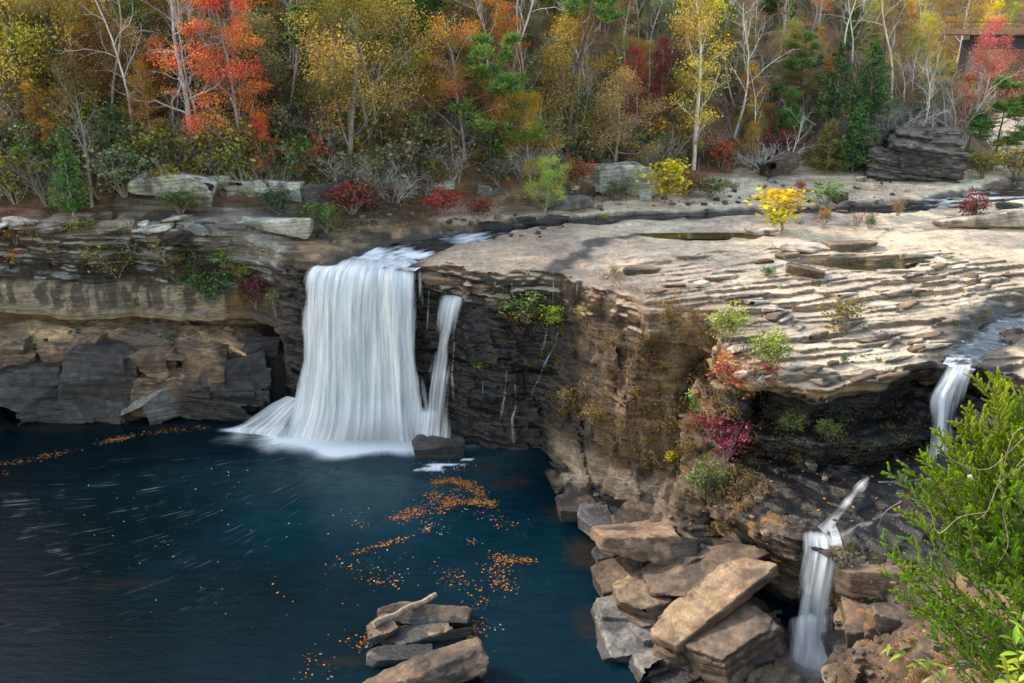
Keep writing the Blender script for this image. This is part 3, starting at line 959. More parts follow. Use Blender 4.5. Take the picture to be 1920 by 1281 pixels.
def mat_fall():
    b = NT_('falling_water')
    dens = b.n('ShaderNodeAttribute', attribute_name='dens').outputs['Fac']
    flow = b.n('ShaderNodeAttribute', attribute_name='flow').outputs['Vector']
    s1 = b.noise(b.scale(flow, (2.2, 0.16, 1)), 1.0, 4, 0.6, 0.15)
    s2 = b.noise(b.scale(flow, (7.5, 0.30, 1)), 1.0, 4, 0.65, 0.1)
    s3 = b.noise(b.scale(flow, (0.55, 0.10, 1)), 1.0, 2, 0.5)
    s = b.math('ADD', b.math('MULTIPLY', s1, 0.45), b.math('ADD', b.math('MULTIPLY', s2, 0.35), b.math('MULTIPLY', s3, 0.30)))
    al = b.math('MULTIPLY', b.maprange(b.math('ADD', s, b.math('MULTIPLY', b.math('SUBTRACT', dens, 0.5), 1.1)), .30, .86), b.maprange(dens, 0.0, 0.16), True)
    c = b.mixc(b.maprange(s, .40, .68), (0.54, 0.60, 0.65), (0.96, 0.97, 0.97))
    c = b.mixc(b.maprange(dens, .84, 1.0), c, (0.96, 0.97, 0.97))
    df = b.n('ShaderNodeBsdfDiffuse', {'Color': c}).outputs[0]
    tr = b.n('ShaderNodeBsdfTranslucent', {'Color': c}).outputs[0]
    mx = b.n('ShaderNodeMixShader', {0: 0.30, 1: df, 2: tr}).outputs[0]
    tp = b.n('ShaderNodeBsdfTransparent').outputs[0]
    return b.finish(b.n('ShaderNodeMixShader', {0: al, 1: tp, 2: mx}).outputs[0])


M['pool'] = mat_pool(); M['river'] = mat_river(); M['fall'] = mat_fall()

FC = (-10.2, 59.6)          # where the main fall lands


def pool_look(V, N):
    x, y = V[:, 0], V[:, 1]
    r = np.hypot(x - FC[0], y - FC[1]); th = np.arctan2(x - FC[0], -(y - FC[1]))
    n1 = fbm2(x / 3, y / 3, 4); n0 = fbm2(x / 9, y / 9, 3)
    c = np.tile(np.array([0.0010, 0.0130, 0.0220], F32), (len(V), 1)) * (1 + 0.45 * n0)[:, None]
    c = mixa(c, 0.75 * sstep(-8, -26, x - 0.5 * (58 - y) * 0.3 + 3 * n0), (0.0012, 0.0045, 0.0065))
    c = mixa(c, 0.85 * (1 - sstep(2.0, 15.0, r + 2.2 * n1)) * sstep(-20, -12, x), (0.034, 0.060, 0.072))
    c = mixa(c, 0.7 * (1 - sstep(53, 58, y)) * (1 - sstep(8, 17, r)) * sstep(-15, -9, x), (0.012, 0.036, 0.047))
    # shallows over sunken ledges show brown through the water
    for (u, v), a, b_, k in (((960, 903), 1.5, 0.8, .9), ((1055, 955), 1.2, 1.1, .8), ((1105, 1040), 1.0, 1.8, .9), ((1105, 1165), 0.7, 1.6, .55), ((240, 1095), 2.6, 0.8, .4), ((640, 1240), 1.5, 0.5, .7),
                          ((800, 1195), 2.2, 0.9, .7), ((790, 1140), 1.8, 0.5, .5), ((900, 880), 1.6, 0.9, .55), ((150, 800), 9, 0.9, .5)):
        p = W(u, v, 0)
        q_ = np.hypot((x - p.x) / a, (y - p.y) / b_) + 0.55 * n1
        c = mixa(c, 0.6 * k * (1 - sstep(0.1, 1.25, q_)), (0.034, 0.021, 0.009))
    # foam where the fall lands
    d = np.hypot((x + 10.4) / 7.2, (y - 57.2) / 3.1) + 0.24 * n1
    foam = (1 - sstep(0.45, 1.30, d))
    d2 = np.hypot((x + 17.6) / 3.4, (y - 58.2) / 0.55) + 0.2 * n1
    foam = np.maximum(foam, 0.8 * (1 - sstep(0.6, 1.1, d2)))
    for (u, v), a, b_, k in (((835, 872), 1.3, 0.22, .75), ((812, 880), .9, .25, .6), ((875, 862), .5, .15, .8)):
        p = W(u, v, 0)
        q_ = np.hypot((x - p.x) / a, (y - p.y) / b_) + 0.5 * fbm2(x * 1.6, y * 1.6, 3)
        foam = np.maximum(foam, k * (1 - sstep(0.7, 1.1, q_)))
    bend = th + 0.020 * r
    st = sstep(4, 8, r) * (1 - sstep(22, 30, r)) * (sstep(0.30, -0.15, bend) * 1.0 + 0.10) * (1 - sstep(1.12, 1.38, -th))
    rad = sstep(1.35, 0.9, d) * 0.0
    flow = np.stack([bend * 75 + 0.8 * fbm2(x / 4, y / 4, 2), r * 0.20, 0 * r], -1)
    return {'col': np.clip(c, 0.001, 0.5), 'foam': foam, 'streak': np.clip(st + rad, 0, 1), 'flow': flow}


pool = sheet('pool_water', -70, 17.5, 2, 66, 0.25, lambda x, y: 0 * x, pool_look, M['pool'], lambda x, y: (x > 13) & (y < 26))
tag(pool, kind='structure', label='deep dark teal plunge pool below the falls')


def resample(pts, n):
    """points along a smooth Catmull-Rom curve"""
    P_ = [Vector(p) for p in pts]
    P_ = [P_[0] * 2 - P_[1]] + P_ + [P_[-1] * 2 - P_[-2]]
    out = []
    m = len(P_) - 3
    for i in range(n):
        s = i / (n - 1) * m
        k = min(int(s), m - 1); t = s - k
        a, b_, c, d = P_[k:k + 4]
        out.append(0.5 * ((2 * b_) + (c - a) * t + (2 * a - 5 * b_ + 4 * c - d) * t * t + (3 * b_ - a - 3 * c + d) * t ** 3))
    return np.array([tuple(p) for p in out], F32)


def ribbon(name, pts, wid, nu, nv, foamf, zf=None, fl=(1.3, 0.35)):
    C = resample(pts, nv)
    w = np.interp(np.linspace(0, 1, nv), np.linspace(0, 1, len(wid)), wid)
    T = np.gradient(C, axis=0); T /= np.linalg.norm(T[:, :2], axis=1, keepdims=True) + 1e-9
    Nn = np.stack([T[:, 1], -T[:, 0]], -1)
    u = np.linspace(-1.25, 1.25, nu)
    V = np.empty((nv, nu, 3), F32)
    V[:, :, :2] = C[:, None, :2] + Nn[:, None, :] * (u[None, :, None] * w[:, None, None])
    V[:, :, 2] = C[:, 2:3]
    L = np.r_[0, np.cumsum(np.linalg.norm(np.diff(C, axis=0), axis=1))]
    fl_ = np.stack([u[None, :] * w[:, None] * fl[0], np.broadcast_to(L[:, None] * fl[1], (nv, nu)), 0 * V[:, :, 0]], -1)
    foam = foamf(V[:, :, 0], V[:, :, 1], np.broadcast_to(np.linspace(0, 1, nv)[:, None], (nv, nu)), np.broadcast_to(u[None], (nv, nu)))
    V[:, :, 2] += (0.02 + 0.14 * foam) * fbm2(fl_[:, :, 0] * 1.2, fl_[:, :, 1] * 2.2, 3)
    if zf is not None:
        V[:, :, 2] += zf(V)
    id_ = np.arange(nv * nu).reshape(nv, nu)
    Q = np.stack([id_[:-1, :-1], id_[:-1, 1:], id_[1:, 1:], id_[1:, :-1]], -1).reshape(-1, 4)
    return link_mesh(name, mesh_np(name, V.reshape(-1, 3), Q, attrs={'foam': foam.ravel(), 'flow': fl_.reshape(-1, 3)}), M['river'])


def river_foam(x, y, s, u):
    f = sstep(0.80, 0.90, s) * (0.75 + 0.4 * fbm2(x / 1.2, y / 1.2, 3)) + 0.65 * np.exp(-((s - 0.70) / 0.05) ** 2)
    f = f + 0.55 * np.exp(-((s - 0.10) / 0.07) ** 2) * (fbm2(x / 3, y / 1.0, 3) > 0.1)
    f = f * (1 - sstep(0.75, 1.1, np.abs(u) + 0.25 * fbm2(x / 0.8, y / 0.8, 3)) * (s < 0.93))
    return np.clip(f, 0, 1)


rv = ribbon('river_water', RIVER, RWID, 40, 420, river_foam)
tag(rv, kind='structure', label='shallow river sliding along the far bank to the brink')
sw = ribbon('stream_water', STREAM, SWID, 24, 160, lambda x, y, s, u: np.clip(0.35 * fbm2(x / 1.2, y / 0.5, 3) + 0.35 * sstep(0.8, 1, s), 0, 1), fl=(1.6, 0.9))
tag(sw, kind='structure', label='blue shallow side stream crossing the right end of the shelf')


def puddle_mesh(c, a, b_, r):
    n = 40
    an = np.linspace(0, 2 * np.pi, n, endpoint=False)
    X = c.x + 1.5 * a * np.cos(an) * math.cos(r) - 1.5 * b_ * np.sin(an) * math.sin(r)
    Y = c.y + 1.5 * a * np.cos(an) * math.sin(r) + 1.5 * b_ * np.sin(an) * math.cos(r)
    V = np.concatenate([np.stack([X, Y, np.full(n, c.z - 0.05)], -1), [[c.x, c.y, c.z - 0.05]]])
    T = [(i, (i + 1) % n, n) for i in range(n)]
    return mesh_np('puddle', V, None, T)


def mat_puddle():
    b = NT_('puddle_water')
    pos = b.n('ShaderNodeNewGeometry').outputs['Position']
    n = b.noise(pos, 0.8, 4)
    c = b.mixc(n, (0.030, 0.024, 0.008), (0.085, 0.062, 0.020))
    return b.finish(b.n('ShaderNodeBsdfPrincipled', {'Base Color': c, 'Roughness': 0.06, 'IOR': 1.33}).outputs[0])


M['puddle'] = mat_puddle()
for k, pd in enumerate(PUDDLES):
    o = link_mesh('rock_pool_water', puddle_mesh(*pd), M['puddle'])
    tag(o, kind='structure')


def fall_sheet(name, secs, nu, nv, dens, ripple=0.2, fu=1.0, seed=0, par=None, mat='fall', edge=0.12, push=None):
    """curtain of water through successive (left, right) crests"""
    Lc = resample([s[0] for s in secs], nv); Rc = resample([s[1] for s in secs], nv)
    u = np.linspace(0, 1, nu)
    V = Lc[:, None] * (1 - u)[None, :, None] + Rc[:, None] * u[None, :, None]
    wdt = np.linalg.norm(Rc - Lc, axis=1)
    t = np.linspace(0, 1, nv)
    Ld = np.r_[0, np.cumsum(np.linalg.norm(np.diff(Lc, axis=0), axis=1))]
    U, T_ = np.meshgrid(u, t)
    fx = U * wdt.max(); fy = np.broadcast_to(Ld[:, None], U.shape)
    rp = fbm2(fx * 1.1 * fu + seed * 7, fy * 0.10 + seed, 3) + 0.45 * fbm2(fx * 4.2 * fu + seed, fy * 0.15, 2)
    out = np.array([0.1, -1.0, 0.0], F32)
    V = V + out * (ripple * rp * np.clip(T_ * 3, 0, 1))[:, :, None]
    if push is not None:
        V = V + push(U, T_)
    e = np.minimum(U, 1 - U) / edge
    ed = np.clip(e + 0.5 * fbm2(fx * 1.4 + 3, fy * 0.25, 3) - 0.15, 0, 1)
    dn = np.interp(t, np.linspace(0, 1, len(dens)), dens)[:, None] * ed
    fl_ = np.stack([fx * fu + seed * 13.7, fy, np.full_like(fx, seed * 3.1)], -1)
    id_ = np.arange(nv * nu).reshape(nv, nu)
    Q = np.stack([id_[:-1, :-1], id_[1:, :-1], id_[1:, 1:], id_[:-1, 1:]], -1).reshape(-1, 4)
    return link_mesh(name, mesh_np(name, V.reshape(-1, 3), Q, attrs={'dens': dn.ravel(), 'flow': fl_.reshape(-1, 3)}), M[mat], par)



def drape(pl, lift=0.14, extra=None):
    out = []
    for (ua, va), (ub, vb) in pl:
        a = hit(ua, va); b_ = hit(ub, vb)
        out.append((tuple(a[0] + Vector((0, -0.5, 0.8)).normalized() * lift), tuple(b_[0] + Vector((0, -0.5, 0.8)).normalized() * lift)))
    return out


# main fall
mf = empty('waterfall', (-10.3, 58.0, 0))
tag(mf, 'broad white silky curtain of water, the largest of the falls', 'waterfall')


def child(o, root):
    o.parent = root
    o.matrix_parent_inverse = Matrix.Translation(-root.location)
    return o


for k, (dy, sd, dn) in enumerate(((0.0, 1, (0.15, 0.7, 0.80, 0.74, 0.72, 0.76, 0.88, 1.0)), (0.45, 2, (0.5, 0.9, 0.95, 0.95, 0.95, 0.95, 1.0, 1.0)))):
    secs = [((-13.6, 60.6 + dy, 11.88), (-6.6, 60.4 + dy, 11.9)),
            ((-14.1, 59.3 + dy, 11.84), (-6.2, 59.0 + dy, 11.82)),
            ((-14.45, 58.5 + dy, 11.6), (-6.0, 57.9 + dy, 11.35)),
            ((-14.7, 58.1 + dy, 10.6), (-6.0, 57.4 + dy, 10.2)),
            ((-14.95, 57.9 + dy, 8.0), (-6.0, 57.2 + dy, 8.0)),
            ((-15.2, 57.75 + dy, 5.0), (-5.9, 57.1 + dy, 5.0)),
            ((-15.7, 57.5 + dy, 2.0), (-5.7, 56.9 + dy, 2.0)),
            ((-16.7, 57.1 + dy, -0.1), (-5.3, 56.5 + dy, -0.1))]
    child(fall_sheet('water_sheet', secs, 220, 120, dn, 0.30, 1.0, sd, edge=0.09,
                     push=lambda U, T_: np.stack([0 * U, -0.55 * np.sin(U * 9 + 0.7) * 0.35 * T_ - 0.5 * np.exp(-((U - 0.42) / 0.22) ** 2) * T_, 0 * U], -1)), mf)
# smaller stepped fall on the right of it
sf = empty('waterfall', (-4.9, 57.2, 0))
tag(sf, 'narrow white cascade spilling over a ledge just beside the main curtain', 'waterfall')
HL = [hit(u, v)[0] for u, v in ((822, 572), (868, 562), (812, 640), (866, 640), (803, 720), (858, 735))]
def off(p, d=0.25):
    return (p.x + 0.05, p.y - d, p.z)
secs = [((-5.1, 59.2, 10.0), (-2.8, 58.6, 10.1)), ((-5.35, 58.3, 9.9), (-2.85, 57.5, 10.0)), ((-5.7, 57.4, 8.9), (-3.0, 56.7, 9.0)), ((-5.9, 57.0, 7.0), (-3.5, 56.3, 7.0)),
        ((-6.2, 56.8, 5.2), (-3.6, 55.9, 5.6)), ((-6.35, 56.5, 4.0), (-3.7, 55.4, 5.0)), ((-6.6, 56.3, 2.0), (-3.95, 55.1, 2.4)), ((-6.9, 56.1, -0.1), (-4.2, 55.0, -0.1))]
child(fall_sheet('water_sheet', secs, 80, 110, (0.5, 0.85, 0.66, 0.52, 0.5, 0.55, 0.52, 0.56, 0.85), 0.26, 1.1, 5, edge=0.30), sf)
secs = [((-6.6, 57.2, 2.2), (-5.3, 57.0, 2.2)), ((-6.9, 56.7, 2.0), (-5.0, 56.4, 2.0)), ((-7.1, 56.2, 1.0), (-4.8, 55.9, 1.0)), ((-7.3, 55.9, -0.1), (-4.7, 55.6, -0.1))]
child(fall_sheet('water_sheet', secs, 50, 40, (0.4, 0.8, 0.7, 0.9), 0.12, 1.4, 6, edge=0.2), sf)
# apron of water over the rock at the left foot of the main fall
af = empty('waterfall', (-18, 58.3, 0))
tag(af, 'low white apron of water sliding over rock left of the main curtain', 'waterfall')
secs = [((-16.6, 59.6, 2.1), (-14.6, 58.2, 2.3)), ((-17.6, 59.0, 1.75), (-14.9, 57.7, 1.9)), ((-18.8, 58.6, 1.1), (-15.4, 57.2, 1.2)), ((-19.9, 58.4, 0.55), (-15.8, 56.9, 0.6)), ((-20.6, 58.3, 0.25), (-16.1, 56.8, 0.2)), ((-20.75, 58.25, -0.1), (-16.2, 56.75, -0.1))]
child(fall_sheet('water_sheet', secs, 90, 50, (0.75, 0.7, 0.6, 0.55, 0.62, 0.8), 0.10, 1.5, 8, edge=0.14), af)

# stepped falls of the side stream
c1 = empty('waterfall', tuple(W(1765, 790, 8.8)))
tag(c1, 'upper white cascade of the side stream behind the green cedar', 'waterfall')
secs = [(W(1756, 684, 10.7), W(1846, 684, 10.7)), (W(1742, 708, 10.3), W(1834, 708, 10.35)), (W(1712, 745, 9.4), W(1826, 745, 9.4)), (W(1716, 785, 8.5), W(1808, 785, 8.4)), (W(1712, 800, 8.0), W(1806, 805, 7.9)), (W(1704, 830, 7.2), W(1812, 830, 7.2)), (W(1690, 880, 6.3), W(1820, 880, 6.3))]
secs = [((a.x, a.y - 0.12 * i, a.z), (b_.x, b_.y - 0.12 * i, b_.z)) for i, (a, b_) in enumerate(secs)]
child(fall_sheet('water_sheet', secs, 60, 90, (0.6, 0.8, 0.66, 0.62, 0.72, 0.66, 0.7), 0.14, 1.6, 11, edge=0.34), c1)
child(fall_sheet('water_sheet', drape([((1838, 878), (1838, 912)), ((1800, 880), (1798, 916)), ((1740, 886), (1740, 914)), ((1690, 892), (1690, 916)), ((1640, 898), (1650, 914))], .12), 16, 60, (0.5, 0.6, 0.5, 0.5, 0.55), 0.03, 1.6, 14, edge=0.4), c1)
c2 = empty('waterfall', tuple(W(1590, 960, 5.8)))
tag(c2, 'slanting middle rapid of the side stream running down black wet ledges', 'waterfall')


def rill(center, wid, nv=46, lift=.30):
    """sections of a film of water that clings to the rock below it"""
    C = resample([(u, v, w) for (u, v), w in zip(center, wid)], nv)
    out = []
    last = None
    for i, (u, v, w) in enumerate(C):
        du, dv_ = C[min(i + 1, nv - 1)][:2] - C[max(i - 1, 0)][:2]
        l_ = math.hypot(du, dv_) + 1e-6
        nu_, nv_ = -dv_ / l_, du / l_
        a = hit(u - nu_ * w * .5, v - nv_ * w * .5)[0]; b_ = hit(u + nu_ * w * .5, v + nv_ * w * .5)[0]
        out.append((a + Vector((0, -.06, lift)), b_ + Vector((0, -.06, lift))))
    # keep the film continuous over small overhangs
    for _ in range(2):
        out = [tuple((out[max(i - 1, 0)][k] + out[i][k] * 2 + out[min(i + 1, nv - 1)][k]) / 4 for k in (0, 1)) for i in range(nv)]
    out = [tuple(p) for p in out]
    return [(tuple(a), tuple(b_)) if a.x < b_.x else (tuple(b_), tuple(a)) for a, b_ in out]


for cl_, wd_, dn_, sd_ in (([(1628, 904), (1606, 930), (1590, 952), (1566, 976), (1538, 1006)], [34, 66, 70, 92, 100], (.36, .56, .34, .58, .40, .56, .72), 12),                          ([(1712, 968), (1680, 976), (1655, 974), (1632, 988), (1606, 994), (1585, 1010), (1556, 1020)], [16, 26, 30, 44, 46, 58, 66], (.15, .45, .36, .55, .48, .6, .72), 13)):
    child(fall_sheet('water_sheet', rill(cl_, wd_), 24, 120, dn_, 0.03, 1.5, sd_, edge=0.45), c2)
c3 = empty('waterfall', tuple(W(1510, 1150, 1.5)))
tag(c3, 'tall thin lower fall of the side stream between dark boulders', 'waterfall')
p0 = W(1482, 1006, 4.95)
p1 = W(1602, 1020, 4.95) + Vector((0, -.45, 0))
for sd, kx in ((15, 0.0), (16, 0.14)):
    secs = [((p0.x + .2, p0.y + 0.55, 5.2), (p1.x - .1, p1.y + 0.65, 5.2)), ((p0.x + .02, p0.y + 0.15, 5.1), (p1.x - .02, p1.y + 0.15, 5.08)), ((p0.x - 0.05, p0.y - 0.25, 4.75), (p1.x - 0.1, p1.y - 0.3, 4.7)), ((p0.x - 0.20, p0.y - 0.55 + kx, 4.0), (p1.x - 0.2, p1.y - 0.6 + kx, 4.0)),
            ((p0.x - 0.42, p0.y - 0.8 + kx, 2.8), (p1.x - 0.26, p1.y - 0.95 + kx, 2.8)), ((p0.x - 0.62, p0.y - 0.95 + kx, 1.7), (p1.x - 0.22, p1.y - 1.2 + kx, 1.7)), ((p0.x - 0.85, p0.y - 1.3 + kx, 0.9), (p1.x - 0.1, p1.y - 1.7 + kx, 0.9)), ((p0.x - 1.1, p0.y - 2.6 + kx, -0.1), (p1.x + 0.1, p1.y - 3.0 + kx, -0.1))]
    child(fall_sheet('water_sheet', secs, 60, 100, (0.25, 0.7, 0.8, 0.72, 0.66, 0.66, 0.7, 0.7), 0.10, 1.5, sd, edge=0.34), c3)
secs = [(W(1476, 1136, 2.0), W(1556, 1136, 2.0)), (W(1462, 1156, 1.8), W(1560, 1156, 1.8)), (W(1452, 1200, 1.0), W(1568, 1200, 0.9)), (W(1440, 1250, 0.3), W(1572, 1250, 0.3)), (W(1440, 1290, -.1), W(1560, 1290, -.1))]
child(fall_sheet('water_sheet', [((a.x - .3, a.y - .3, a.z), (b_.x + .3, b_.y - .3, b_.z)) for a, b_ in secs], 50, 60, (0.10, 0.7, 0.66, 0.6, 0.7), 0.10, 1.3, 17, edge=0.4), c3)

# trickles on the black wall
TR = [([(1037, 505), (1038, 540), (1037, 568)], 0.16), ([(1083, 512), (1081, 540), (1079, 560)], 0.2), ([(1031, 555), (1028, 590), (1022, 640), (1014, 660)], 0.14),
      ([(1046, 622), (1040, 650), (1028, 668), (1016, 692), (1006, 715)], 0.26), ([(950, 695), (947, 735), (941, 770), (937, 790)], 0.2), ([(966, 720), (966, 765), (960, 785), (964, 830)], 0.22),
      ([(960, 530), (961, 556)], 0.15), ([(852, 640), (848, 700), (851, 760)], 0.16), ([(906, 710), (906, 742)], 0.12), ([(1016, 700), (1002, 724), (996, 740)], 0.2), ([(805, 545), (803, 580), (801, 620)], 0.2)]
for k, (pl, w_) in enumerate(TR):
    pts = []
    for (u0, v0), (u1, v1) in zip(pl[:-1], pl[1:]):
        n_ = max(2, int(abs(v1 - v0) / 6))
        pts += [hit(u0 + (u1 - u0) * i / n_, v0 + (v1 - v0) * i / n_)[0] for i in range(n_)]
    pts.append(hit(*pl[-1])[0])
    secs = [((p.x - w_, p.y - 0.12, p.z), (p.x + w_, p.y - 0.12, p.z)) for p in pts]
    o = fall_sheet('trickle', secs, 10, max(12, len(pts) * 6), (0.42, 0.36, 0.5, 0.4, 0.3), 0.03, 4.0, 20 + k, edge=0.3)
    mid = pts[len(pts) // 2]
    TR[k] = (o, mid)
TL = ['thin white trickle falling from the notch at the end of the shelf seep', 'short trickle under the small block at the shelf rim', 'faint trickle dropping behind the yellow bush on the wall', 'zigzag white rill just below the yellow bush on the dark wall',
      'fine white thread of water low on the black wall, beside a longer thread', 'longest thin thread of water reaching the foot of the black wall', 'tiny drip below the rim boulder beside the hanging ferns', 'faint veil beside the narrow cascade on the wet wall', 'short pale drip halfway down the black wall',
      'lower bend of the zigzag rill on the brown ledges', 'thin veil at the edge of the main curtain under the flat slab']
for (o, mid), l in zip(TR, TL):
    tag(o, l, 'trickle', 'trickles on the wet rock wall')
# ------------------------------------------------------------------ boulders and slabs: each one a block of its own
def block_mesh(sx, sy, sz, seed, sharp=0.9, res=30, lam=0.5, facets=9, tilt=(0, 0, 0), wedge=0.0, rough=1.0):
    """angular rock: a box cut by random planes, split along its bedding and weathered; sizes are full widths"""
    r = np.random.default_rng(seed)
    hx, hy, hz = sx / 2, sy / 2, sz / 2
    st = max(sx, sy, sz) / res
    m = 1.22
    ax = [np.arange(-h * m - 2 * st, h * m + 2 * st + st * .5, st).astype(F32) for h in (hx, hy, hz)]
    X, Y, Z = np.meshgrid(*ax, indexing='ij')
    ph = r.random(3) * 40
    S = min(hx, hy, hz)
    wx = X + 0.10 * S * n3(X / S * 0.7 + ph[0], Y / S * .7, Z / S * .7)
    wy = Y + 0.10 * S * n3(X / S * 0.7, Y / S * .7 + ph[1], Z / S * .7)
    f = np.full(X.shape, -1e9, F32)
    pls = [((1, r.normal(0, .16), r.normal(0, .15)), hx), ((-1, r.normal(0, .16), r.normal(0, .15)), hx), ((r.normal(0, .16), 1, r.normal(0, .2)), hy), ((r.normal(0, .16), -1, r.normal(0, .2)), hy),
           ((r.normal(0, .08) + wedge, r.normal(0, .08), 1), hz), ((r.normal(0, .05), r.normal(0, .05), -1), hz)]
    for _ in range(facets):
        d = r.normal(size=3); d /= np.linalg.norm(d)
        sup = math.sqrt((hx * d[0]) ** 2 + (hy * d[1]) ** 2 + (hz * d[2]) ** 2)
        pls.append((tuple(d), sup * (sharp + 0.22 * r.random())))
    for n_, d in pls:
        L = math.sqrt(sum(c * c for c in n_))
        f = np.maximum(f, (wx * n_[0] + wy * n_[1] + Z * n_[2]) / L - d)
    B = np.cumsum(np.r_[-9.0, lam * (0.25 + r.random(int(20 / lam) + 40))]).astype(F32)
    zt = Z + 0.10 * X + 0.05 * n3(X / S, Y / S, Z / S + ph[2])
    L_, fr = layers(zt, B)
    th = B[L_ + 1] - B[L_]
    f = f + rough * (0.09 * S * (hsh(L_, seed, 2) - 0.5) + 0.07 * S * np.exp(-np.minimum(fr, 1 - fr) * th / (0.6 * st)) * (hsh(L_, seed, 7) > .5))
    f = f - rough * (0.06 * S * n3(X / S * 1.1 + ph[2], Y / S * 1.1, Z / S * 1.4) + 0.05 * S * n3(X / S * 3.3, Y / S * 3.3 + ph[0], Z / S * 4))
    V, Q = surface_nets(f, (ax[0][0], ax[1][0], ax[2][0]), (st, st, st))
    from mathutils import Euler
    R = np.array(Euler(tilt).to_matrix(), F32)
    V = V @ R.T
    V[:, 2] -= V[:, 2].min()
    return V, Q


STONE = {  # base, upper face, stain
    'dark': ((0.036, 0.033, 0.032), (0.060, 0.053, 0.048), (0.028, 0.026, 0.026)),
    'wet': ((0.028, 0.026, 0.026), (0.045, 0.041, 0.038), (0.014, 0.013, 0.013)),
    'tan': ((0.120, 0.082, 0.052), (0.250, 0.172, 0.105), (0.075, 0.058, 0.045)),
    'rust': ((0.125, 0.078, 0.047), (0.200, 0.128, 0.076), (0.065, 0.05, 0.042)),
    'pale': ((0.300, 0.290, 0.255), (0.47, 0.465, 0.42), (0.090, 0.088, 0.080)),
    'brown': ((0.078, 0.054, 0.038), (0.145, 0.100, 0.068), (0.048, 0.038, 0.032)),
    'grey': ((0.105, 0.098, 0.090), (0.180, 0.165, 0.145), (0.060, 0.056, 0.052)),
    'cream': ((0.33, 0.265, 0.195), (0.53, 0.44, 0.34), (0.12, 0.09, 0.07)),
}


def boulder(name, loc, size, rz, seed, stone, label, group=None, tilt=(0, 0, 0), cat='boulder', wet=None, **kw):
    if 'shiny wet' in label:
        wet = 0.55
    V, Q = block_mesh(*size, seed, tilt=(tilt[0], tilt[1], rz), **kw)
    N = vert_normals(V, Q)
    base, upc, st = (np.array(c, F32) for c in STONE[stone])
    x, y, z = (V + np.array(loc, F32)).T
    a = fbm3(x / 0.9, y / 0.9, z / 0.9, 3); b_ = fbm3(x / 0.35, y / 0.35, z / 0.35, 2)
    c = np.tile(base, (len(V), 1)) * (1 + 0.45 * a + 0.25 * b_)[:, None]
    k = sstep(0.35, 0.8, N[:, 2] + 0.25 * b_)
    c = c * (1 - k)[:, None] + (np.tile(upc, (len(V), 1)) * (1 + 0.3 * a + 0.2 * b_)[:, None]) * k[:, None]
    c = mixa(c, 0.85 * sstep(0.15, 0.5, fbm3(x * 0.8 + 5, y * 0.8, z * 0.35, 3)), st)
    if stone == 'pale':
        c = mixa(c, 0.6 * sstep(0.2, 0.5, fbm3(x * 1.6, y * 1.6, z * 1.6, 3)), (0.36, 0.38, 0.24))
    w = np.full(len(V), {'wet': 0.8, 'dark': 0.35}.get(stone, 0.05) if wet is None else wet, F32)
    wl = (z < 0.35) & (y < 62) & (x < 13)
    c[wl] = np.minimum(c[wl], 0.035); w[wl] = 0.8
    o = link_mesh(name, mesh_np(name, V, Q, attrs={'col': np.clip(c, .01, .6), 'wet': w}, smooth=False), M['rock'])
    o.location = loc
    return tag(o, label, cat, group, 'thing')


def from_box(u0, v0, u1, v1, z=None, deep=0.8, dz=0.0, tall=None):
    """place and size of a block seen inside a box of the photo, standing on the ground there (or on level z)"""
    um = (u0 + u1) / 2
    p = W(um, v1, z) if z is not None else hit(um, v1)[0]
    t = (p - CO).length
    k = t / FPX
    w = (u1 - u0) * k
    d = w * deep
    se = abs((p - CO).normalized().z)
    h = tall if tall else max(0.28 * w, ((v1 - v0) * k - d * se) / math.sqrt(1 - se * se))
    return (p.x, p.y + d * 0.5, p.z + dz), (w, d, h)


